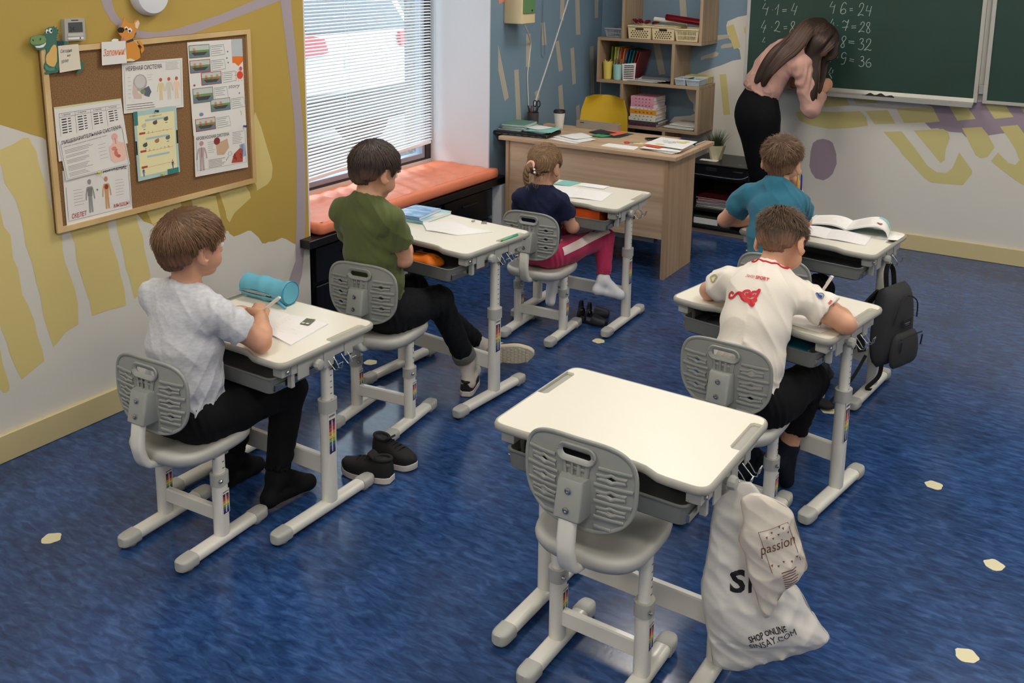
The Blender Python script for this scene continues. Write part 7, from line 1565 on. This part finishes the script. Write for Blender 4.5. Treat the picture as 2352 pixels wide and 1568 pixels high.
# --- boy in light grey
eA, iA = person('boy in a light grey T-shirt writing at the desk nearest the cork board', (.92, 1.97, 0), dict(
 pelvis=(.92, 1.955, .445), neck=(.92, 1.985, .875), shR=(1.050, 1.985, .800), shL=(.790, 1.958, .818), head=(.93, 2.0, .992), hipR=(.995, 1.975, .44), hipL=(.845, 1.985, .44), knR=(1.035, 2.30, .415), knL=(.815, 2.32, .425),
 anR=(1.03, 2.235, .115), anL=(.80, 2.235, .115), heR=(1.03, 2.195, .045), heL=(.80, 2.195, .035), toR=(1.055, 2.365, .035), toL=(.80, 2.36, .030), elR=(1.125, 2.095, .682), elL=(.735, 2.09, .685), wrR=(.995, 2.225, .703), wrL=(.80, 2.225, .675)),
 1.0, SKm, cloth('tshirt_heather', (206, 207, 212), noise=.16, nscale=55, stretch=(1, 1, 2.5)), cloth('jeans_black', (15, 15, 18), .8, noise=.4, nscale=90), 1.06,
 [dict(q='R', d=(-.62, .62, .05), n=(.45, .25, .85), curl=(.75, .9, .6)), dict(q='L', d=(.55, .75, .0), n=(0, .1, 1), curl=(.35, .5, .3))], (-.10, -.06, 0), .62, dict(rgb=(92, 66, 46), rgb2=(150, 112, 78), t=.013, L=.075, n=4000, top=1.4, seed=3, fade=.2, fringe=.040, side=-.004, nape=-.062, **hb), (cloth('sock_black', (20, 20, 22)), .86), w=1.12)
pen((.889, 2.272, .651), (1.113, 2.198, .80), (236, 234, 228), 'white pen in the hand of the boy in the light grey T-shirt', .0052)
obj('rivet', xf(lathe([(.004, 0), (.005, .001), (.002, .002)], 10), (0, 0, 0)), M['steel'], eA, (.13, .05, .505), (0, .9, 0))
# --- boy in olive
blk2 = cloth('jeans_washed', (22, 24, 28), .8, noise=.5, nscale=70)
eG, iG = person('boy in an olive green T-shirt and dark jeans at the desk by the window', (.92, 2.95, 0), dict(
 pelvis=(.915, 2.945, .495), neck=(.92, 2.872, .985), shR=(1.045, 2.868, .908), shL=(.795, 2.862, .908), head=(.93, 2.905, 1.078), hipR=(.99, 2.955, .485), hipL=(.845, 2.965, .485), knR=(1.03, 3.195, .475), knL=(.86, 3.235, .485),
 anR=(1.07, 3.355, .145), anL=(.965, 3.625, .105), heR=(1.085, 3.345, .055), heL=(.985, 3.63, .065), toR=(1.02, 3.49, .045), toL=(1.13, 3.73, .075), elR=(1.045, 2.945, .725), elL=(.775, 2.97, .735), wrR=(.93, 3.085, .785), wrL=(.82, 3.11, .775)),
 1.0, SKm, cloth('tshirt_olive', (84, 94, 48)), blk2, 1.05,
 [dict(q='R', d=(-.55, .8, -.12), n=(.5, .0, .85), curl=(.8, .95, .6)), dict(q='L', d=(.55, .8, -.1), n=(-.3, 0, .9), curl=(.6, .8, .5))], (-.12, -.32, 0), .62, dict(rgb=(46, 36, 33), rgb2=(86, 68, 58), t=.012, L=.07, n=3600, top=1.35, seed=5, fade=.15, fringe=.038, side=-.002, nape=-.062, **hb), (cloth('sock_pale', (206, 196, 188)), .86), (.90, .90), w=1.05)
sg_ = mat('sole_beige', (206, 196, 172), .7, bump=.8, bscale=70); ub = mat('knit_black', (24, 25, 28), .8, bump=.5, bscale=220)
shoe((1.098, 3.325, 0.0), math.atan2(.16, -.085), .205, ub, wsole, '', .055, False, 0, eG) if False else None
def worn(e, p, rz, rx, L, up, so, **k):
    s_ = shoe((p[0]-e.location.x, p[1]-e.location.y, p[2]), rz, L, up, so, None, parent=e, rx=rx, lace=False, **k); return s_
s1 = worn(eG, (1.095, 3.31, 0), math.atan2(.17, -.08), 0, .20, ub, wsole, H=.045)
s2 = worn(eG, (1.00, 3.605, .075), math.atan2(.515, .857), -1.42, .235, ub, sg_, H=.05)
def tread():
    g = []
    for i in range(11):
        for j in range(-2, 3):
            x = .02+.018*i; y = .0155*j+(.008 if i % 2 else 0)
            w_ = .235*(.135+.055*math.sin(PI*min(1, x/.235*1.1))+.03)
            if abs(y) < w_*.80: g.append(xf(lathe([(.0075, 0), (.0065, .002), (.003, .0024)], 6), (x, y, -.0005), (PI, 0, 0)))
    return join(*g)
tr_ = obj('tread_lugs', tread(), sg_, s2); tr_['kind'] = 'stuff'
kc = lerp(iG['J']['knR'], iG['J']['anR'], .885); ka = nrm(iG['J']['anR']-iG['J']['knR']); k1 = nrm(np.cross(ka, (0, 0, 1.))); k2 = np.cross(ka, k1)
obj('jeans_cuff', loft([[tuple(kc+ka*z_+(k1*math.cos(a)+k2*math.sin(a))*r_-np.array(eG.location)) for a in np.linspace(0, 2*PI, 29)[:-1]] for z_, r_ in ((-.020, .047), (-.018, .052), (.014, .053), (.018, .050), (.016, .046), (-.01, .045))]), cloth('denim_inside', (92, 92, 90)), eG, smooth=40)
# --- girl
pk_ = cloth('joggers_magenta', (176, 38, 84))
eI, iI = person('girl with a braided ponytail in a navy T-shirt and magenta joggers', (.985, 4.17, 0), dict(
 pelvis=(.985, 4.145, .45), neck=(1.0, 4.115, .80), shR=(1.105, 4.125, .733), shL=(.893, 4.088, .728), head=(1.005, 4.135, .895), hipR=(1.055, 4.165, .44), hipL=(.92, 4.17, .44), knR=(1.175, 4.49, .462), knL=(.935, 4.47, .46),
 anR=(1.220, 4.405, .262), anL=(.955, 4.335, .235), heR=(1.198, 4.380, .211), heL=(.952, 4.325, .185), toR=(1.300, 4.452, .180), toL=(.968, 4.285, .125), elR=(1.135, 4.195, .585), elL=(.85, 4.17, .58), wrR=(1.085, 4.335, .545), wrL=(.94, 4.33, .55)),
 .86, SKm, cloth('tshirt_navy', (30, 34, 62)), pk_, 1.02,
 [dict(q='R', d=(-.6, .7, -.05), n=(.6, .2, .75), curl=(.7, .9, .6)), dict(q='L', d=(.6, .7, 0), n=(-.4, .2, .8), curl=(.6, .7, .5))], (.0, -.30, 0), .58, dict(rgb=(116, 88, 64), rgb2=(176, 142, 106), t=.010, style='girl', whorl=(-.012, -.098, -.005), n=3400, L=-.095, top=1.0, seed=8, fringe=.052, side=.002, nape=-.055, **hb), (cloth('sock_white', (222, 222, 226)), .88), (.90, .90))
J = iI['J']; st_ = []
for i in range(15):
    t = i/14; p = lerp(J['hipR'], J['knR'], -.05+1.10*t); st_.append((p[1], p[2]+.006))
ax = nrm(J['knR']-J['hipR'])
drape2(iI['trousers'], eI, [([(y, z+w_, 0) for y, z in st_ for w_ in (-.022, -.007, .007, .022)], [(4*i+j, 4*i+4+j, 4*i+5+j, 4*i+1+j) for i in range(14) for j in range(3)])], (float(J['hipR'][0]), 0, 0), (0, 1, 0), (0, 0, 1), (1, -.15, .35), cloth('stripe_white', (226, 208, 200)), .003, 'side_stripe')
hm_ = bpy.data.materials['hair_8']; hsd = bpy.data.materials['hair_strand_8']; C, R_ = iI['C'], iI['HR']
Wd = lambda x, y, z: tuple(C+R_@np.array((x, y, z))*1.02-np.array(eI.location))
br = [(-.012, -.108, -.008), (-.016, -.128, -.022), (-.022, -.130, -.045), (-.026, -.124, -.068), (-.026, -.115, -.088), (-.022, -.106, -.104)]
bp_ = curve([Wd(*p) for p in br], 6); G = []
for ph in (0, 2.1, 4.2):
    pts = []
    for i, p in enumerate(bp_): t = i/(len(bp_)-1); a = ph+t*11; r = .0105*(1-.35*t); pts.append((p[0]+r*math.cos(a), p[1]+.6*r*math.sin(a), p[2]+.5*r*math.sin(a)))
    G.append(tube(pts, .0125, 8, taper=[.9]+[1-.45*i/(len(pts)-1) for i in range(1, len(pts))]))
obj('braid', join(*G), hm_, eI, smooth=True)
obj('scrunchie', sweep([Wd(-.013+.016*math.cos(a), -.118, -.010+.016*math.sin(a)) for a in np.linspace(0, 2*PI, 17)[:-1]], circ(.0075, 8), closed=True), flat((226, 176, 156), .7), eI, smooth=True)
for p in ((.012, -.122, -.030), (.016, -.120, -.044)): obj('pearl', ellipsoid(Wd(*p), (.006,)*3, 12, 8), flat((240, 238, 232), .2), eI, smooth=True)
fly = []; shd = []; rg = np.random.default_rng(4)
for k in range(130):
    a = rg.uniform(0, 2*PI); p0 = np.array((.072*math.cos(a), -.03+.02*rg.normal(), .03+.06*math.sin(a))) if k < 70 else np.array((rg.uniform(-.05, .05), -.085, -.05+rg.normal()*.015))
    d = np.array((p0[0]*3+rg.normal()*.2, rg.normal()*.3-.3, -.6-rg.random()*.6)) if k < 70 else np.array((rg.normal()*.4, -.3, -1.))
    P = np.array([C+R_@(p0*1.14+nrm(d)*t*rg.uniform(.02, .05)+np.array((.010*t*t*rg.normal(), 0, -.01*t*t)))*1.02 for t in np.linspace(0, 1, 5)]); fly.append((P, np.tile(R_@np.array((0, -1., .1)), (5, 1)))); shd.append(rg.random())
ribbons(fly, .0007, hsd, eI, eI.location, 'loose_hair', shd)
# --- boy in white
wt = cloth('tshirt_white', (232, 224, 212))
eE, iE = person('boy in a white T-shirt with a red ornament on the back, bent over and writing', (2.43, 3.05, 0), dict(
 pelvis=(2.44, 3.03, .46), spine=(2.445, 3.05, .72), neck=(2.44, 3.225, .865), shR=(2.572, 3.215, .785), shL=(2.300, 3.225, .785), head=(2.452, 3.295, .945), hipR=(2.515, 3.05, .445), hipL=(2.365, 3.06, .445), knR=(2.575, 3.36, .435), knL=(2.355, 3.40, .43),
 anR=(2.525, 3.315, .175), anL=(2.375, 3.32, .115), heR=(2.505, 3.275, .125), heL=(2.375, 3.28, .04), toR=(2.52, 3.335, .028), toL=(2.385, 3.44, .03), elR=(2.715, 3.205, .722), elL=(2.205, 3.275, .722), wrR=(2.625, 3.36, .725), wrL=(2.335, 3.40, .715)),
 1.0, SKm, wt, cloth('trousers_black', (11, 11, 14)), 1.06,
 [dict(q='R', d=(-.55, .75, .05), n=(.45, .2, .85), curl=(.75, .9, .6)), dict(q='L', d=(.75, .6, 0), n=(0, 0, 1), curl=(.3, .4, .3))], (-.12, -.62, -.10), .58, dict(rgb=(70, 52, 38), rgb2=(112, 86, 62), t=.0045, L=.034, n=4600, top=2.6, seed=11, fade=.36, fringe=.045, side=-.002, nape=-.062, **hb), (cloth('sock_navy', (24, 28, 42)), .94), (.9, .78), sleeve_r=1.1)
pen((2.545, 3.462, .690), (2.602, 3.462, .800), (236, 234, 230), 'white pen in the hand of the boy in the white T-shirt', .0055)
red = flat((200, 40, 52), .7); T = iE['T']; oc = T(.70); up_ = nrm(T(.8)-T(.55)); rt_ = iE['rt']; bn = nrm(np.cross(rt_, up_))*1.
bn = bn if bn[1] < 0 else -bn
def scroll(P, w, n=7): return ribbon([(p[0], p[1]) for p in curve([(a, b, 0) for a, b in P], n)], w)
sc_ = .0145
orn = [[(-3.6, .0), (-4.3, .5), (-4.9, .0), (-4.6, -.8), (-3.7, -.8), (-3.0, -.1), (-2.2, .4), (-1.3, .3), (-.4, -.5), (.5, -.9), (1.5, -.9), (2.1, -.2)], [(-1.3, .3), (-.7, 1.0), (.2, 1.2), (.5, .6), (.0, .2), (-.4, .5)], [(2.1, -.2), (2.4, .9), (2.6, 1.9), (2.0, 1.3), (1.2, 1.1), (.9, .4), (1.4, .1), (1.9, .6)], [(-.4, -.5), (.2, .0), (.8, -.2), (1.3, .4)], [(.5, -.9), (1.0, -1.7), (1.7, -2.2), (2.1, -1.8), (1.7, -1.4), (1.3, -1.6)], [(-2.2, .4), (-1.5, -.3), (-.9, -1.0), (.1, -1.4), (1.2, -1.3), (2.0, -.9)], [(2.1, -.2), (2.3, -.7), (2.0, -1.2)]]
gs = [scroll([(a*sc_, b*sc_) for a, b in P], .0082) for P in orn]
drape2(iE['shirt'], eE, gs, oc-up_*.012-rt_*.02, rt_, up_, bn, red, .003, 'ornament')
V_, F_, asp = text2d('Зебр', .35, .0); V2, F2_, asp2 = text2d('SPORT', 0, .03)
drape2(iE['shirt'], eE, [([(-.045+.034*a, .014*b, 0) for a, b in V_], F_), ([(-.007+.045*a, .013*b, 0) for a, b in V2], F2_)], oc+up_*.052-rt_*.0, rt_, up_, bn, red, .003, 'lettering')
nb_ = iE['J']['neck']-iE['up']*.006; ax_ = nrm(iE['C']+iE['HR']@np.array((0, -.01, -.02))-nb_); s1_ = nrm(np.cross(ax_, rt_))
bvE = BVHTree.FromPolygons([v.co for v in iE['shirt'].data.vertices], [p.vertices for p in iE['shirt'].data.polygons]); ring = []
for a in np.linspace(0, 2*PI, 41)[:-1]:
    d_ = rt_*math.cos(a)+s1_*math.sin(a); p_ = Vector(nb_+d_*.064-iE['up']*.0-np.array(eE.location)); h_ = bvE.ray_cast(p_+Vector(ax_)*.08, -Vector(ax_))[0]; ring.append(h_ if h_ is not None else p_)
obj('collar_trim', sweep(ring, rrect(.010, .006, .002, 1), closed=True, up=tuple(ax_)), red, eE, smooth=True)
J = iE['J']; pa = lerp(J['shR'], J['elR'], .50); da = nrm(J['elR']-J['shR']); nn_ = nrm(np.cross(da, (0, 1., 0)) if False else np.array((.1, -.55, .85))); ua = nrm(np.cross(nn_, da))
drape2(iE['shirt'], eE, [ribbon([(.012*math.cos(a), .010*math.sin(a)) for a in np.linspace(0, 2*PI, 14)], .004)], pa-da*.022+np.array((0, 0, .0)), da, ua, nn_, flat((120, 130, 150)), .003, 'emblem')
drape2(iE['shirt'], eE, [([(-.011, -.007, 0), (.011, -.007, 0), (.011, .002, 0), (-.011, .002, 0)], [(0, 1, 2, 3)])], pa-da*.026, da, ua, nn_, flat((40, 60, 150)), .0032, 'emblem')
drape2(iE['shirt'], eE, [([(.012*i, -.009, 0), (.012*i+.008, -.009, 0), (.012*i+.008, .008, 0), (.012*i, .008, 0)], [(0, 1, 2, 3)]) if True else 0 for i in range(2)], pa+da*.012, da, ua, nn_, flat((206, 90, 100)), .003, 'lettering')
pl = lerp(J['shL'], J['elL'], .42)
drape2(iE['shirt'], eE, [ribbon([(.013*math.cos(a)*(1+.3*math.sin(3*a)), .013*math.sin(a)) for a in np.linspace(0, 2*PI, 20)], .006)], pl, rt_, up_, nrm(np.array((-.2, -.75, .6))), flat((176, 168, 96)), .003, 'emblem')
# --- boy in teal
eD, iD = person('boy in a teal T-shirt watching the board, in front of the boy in white', (2.24, 3.99, 0), dict(
 pelvis=(2.235, 3.97, .49), neck=(2.19, 4.125, .975), shR=(2.282, 4.112, .892), shL=(2.062, 4.13, .892), head=(2.190, 4.165, 1.055), hipR=(2.31, 3.99, .48), hipL=(2.165, 4.0, .48), knR=(2.36, 4.31, .465), knL=(2.165, 4.31, .47),
 anR=(2.40, 4.26, .12), anL=(2.15, 4.27, .12), heR=(2.40, 4.22, .04), heL=(2.15, 4.23, .04), toR=(2.41, 4.38, .03), toL=(2.15, 4.39, .03), elR=(2.275, 4.285, .775), elL=(1.935, 4.195, .745), wrR=(2.225, 4.275, .945), wrL=(2.09, 4.335, .745)),
 .98, SKm, cloth('tshirt_teal', (34, 104, 128)), cloth('trousers_dark', (24, 26, 34)), 1.04,
 [dict(q='R', d=(-.45, .1, .8), n=(.7, .1, .5), curl=(.7, .9, .6)), dict(q='L', d=(.9, .3, 0), n=(0, 0, 1), curl=(.3, .4, .3))], (.02, -.02, .04), .55, dict(rgb=(78, 56, 40), rgb2=(138, 106, 76), t=.005, L=.045, n=4200, top=2.4, seed=14, fade=.36, fringe=.045, side=.0, nape=-.060, **hb), (cloth('sock_grey', (60, 60, 64)), .86), sleeve_r=1.05)
pen((2.075, 4.245, 1.035), (2.215, 4.285, 1.010), (236, 234, 230), 'white pen sticking out left of the chin of the boy in teal', .005)
pen((2.241, 4.25, 1.000), (2.247, 4.243, .925), (222, 190, 70), 'yellow pen in the raised hand of the boy in teal', .0042); pen((2.258, 4.25, .995), (2.262, 4.243, .92), (40, 50, 150), 'blue pen in the raised hand of the boy in teal', .0042)
# --- teacher
eT, iT = person('woman with long brown hair in a pink blouse and black skirt writing on the chalkboard', (1.42, 6.44, 0), dict(
 pelvis=(1.365, 6.425, .96), spine=(1.395, 6.45, 1.27), neck=(1.60, 6.525, 1.345), shR=(1.640, 6.425, 1.255), shL=(1.440, 6.605, 1.325), head=(1.705, 6.575, 1.405), hipR=(1.435, 6.375, .90), hipL=(1.315, 6.475, .90), knR=(1.47, 6.43, .50), knL=(1.43, 6.49, .50),
 anR=(1.47, 6.44, .095), anL=(1.43, 6.50, .095), heR=(1.45, 6.41, .045), heL=(1.41, 6.47, .045), toR=(1.55, 6.53, .030), toL=(1.51, 6.59, .030), elR=(1.715, 6.445, .975), elL=(1.46, 6.74, 1.13), wrR=(1.728, 6.655, 1.075), wrL=(1.56, 6.68, 1.10)),
 1.22, SKm, cloth('blouse_blush', (196, 152, 138), .7), cloth('skirt_black', (10, 11, 15)), 1.10,
 [dict(q='R', d=(.22, .72, .42), n=(.75, -.35, .25), curl=(.8, .9, .6), s=1.06), dict(q='L', d=(.6, -.1, .5), n=(-.1, .9, .2), curl=(.5, .6, .4), s=.9)], (-.95, -.62, 0), .9, dict(rgb=(44, 29, 23), rgb2=(104, 70, 50), t=.018, style='girl', whorl=(0, -.03, .12), n=2600, L=.13, top=1.1, seed=21, fringe=.058, side=-.075, nape=-.12, **hb), None, w=1., long_sleeve=True, hem=(1.375, 6.435, 1.045),
 skirt=[((1.375, 6.43, 1.075), (1.36, 6.425, .90), .125, .178), ((1.36, 6.425, .90), (1.445, 6.455, .42), .180, .130)])
sh_b = mat('shoe_black', (18, 18, 20), .4)
for q in 'RL': p = iT['J']['he'+q]; shoe((p[0]-eT.location.x-.03, p[1]-eT.location.y-.03, 0), math.atan2(.12, .10), .23, sh_b, sh_b, None, .05, False, 0, eT)
hm_ = bpy.data.materials['hair_21']; hsd = bpy.data.materials['hair_strand_21']; C, R_ = iT['C'], iT['HR']
W3 = lambda p: C+R_@np.array(p)*1.10
guides = [([W3((-.05, -.05, .07)), W3((-.03, -.11, .03)), (1.545, 6.425, 1.385), (1.47, 6.365, 1.31), (1.41, 6.325, 1.215), (1.375, 6.315, 1.14)], .040, .052, .012),
 ([W3((.0, -.06, .09)), W3((.02, -.12, .03)), (1.585, 6.415, 1.39), (1.52, 6.355, 1.31), (1.455, 6.31, 1.205), (1.425, 6.305, 1.12)], .045, .052, .010),
 ([W3((.055, .02, .06)), W3((.085, .01, .0)), (1.705, 6.47, 1.32), (1.715, 6.44, 1.20), (1.722, 6.42, 1.08), (1.725, 6.42, 1.00)], .045, .040, .020),
 ([W3((.06, -.03, .06)), W3((.085, -.04, -.01)), (1.675, 6.465, 1.31), (1.70, 6.43, 1.20), (1.712, 6.405, 1.10), (1.715, 6.40, 1.03)], .045, .040, .018),
 ([W3((.045, .055, .05)), W3((.06, .085, -.02)), (1.745, 6.55, 1.30), (1.745, 6.53, 1.18), (1.74, 6.50, 1.08)], .030, .032, .012)]
allg = np.array([p for g in guides for p in g[0]]); F = Field(allg.min(0)-.09, allg.max(0)+.09, .005); rg = np.random.default_rng(9); pth = []; shd = []
for g, r0, r1, r2 in guides:
    P = np.array(curve(g, 8)); n = len(P); rad = [r0*(1-t)+r1*t if (t := 2*i/(n-1)) < 1 else r1*(2-t)+r2*(t-1) for i in range(n)]
    view = nrm(np.array((3.37, 0, 1.9))-P.mean(0))
    outw = nrm(np.array((.1, -.8, .5)))
    for i in range(n-1): F.cone(P[i], P[i+1], rad[i], rad[i+1], .02, (outw, .42))
    Tn = np.gradient(P, axis=0); sd = np.cross(Tn, outw); sd /= np.linalg.norm(sd, axis=1)[:, None]; nn = np.cross(sd, Tn); nn /= np.linalg.norm(nn, axis=1)[:, None]
    for k in range(420):
        a = rg.uniform(-1, 1); b_ = rg.uniform(.75, 1.05); q = np.array(rad)[:, None]; j0 = rg.integers(0, n//3); j1 = n-rg.integers(0, n//6)
        Q = P+sd*q*a*(1+.1*rg.normal())+nn*q*.42*math.sqrt(max(0, 1-a*a))*b_+nn*.004+sd*.004*np.sin(np.linspace(0, 5, n)+rg.uniform(0, 6))[:, None]
        if j1-j0 > 4: pth.append((Q[j0:j1], nn[j0:j1])); shd.append(float(np.clip(.15+.6*np.linspace(0, 1, 10)[rg.integers(0, 10)]*rg.random()+.2*rg.random(), 0, 1)))
V, Q = F.mesh(); np_mesh('long_hair', V, Q, hm_, eT, eT.location, 2); ribbons(pth, .0016, hsd, eT, eT.location, 'long_hair_strands', shd)
e = tag(obj('chalk_stick', tube([(1.722, 6.836, 1.168), (1.752, 6.785, 1.150)], .0045, 10), M['chalk']), 'stick of white chalk between the fingers of the teacher', 'chalk')
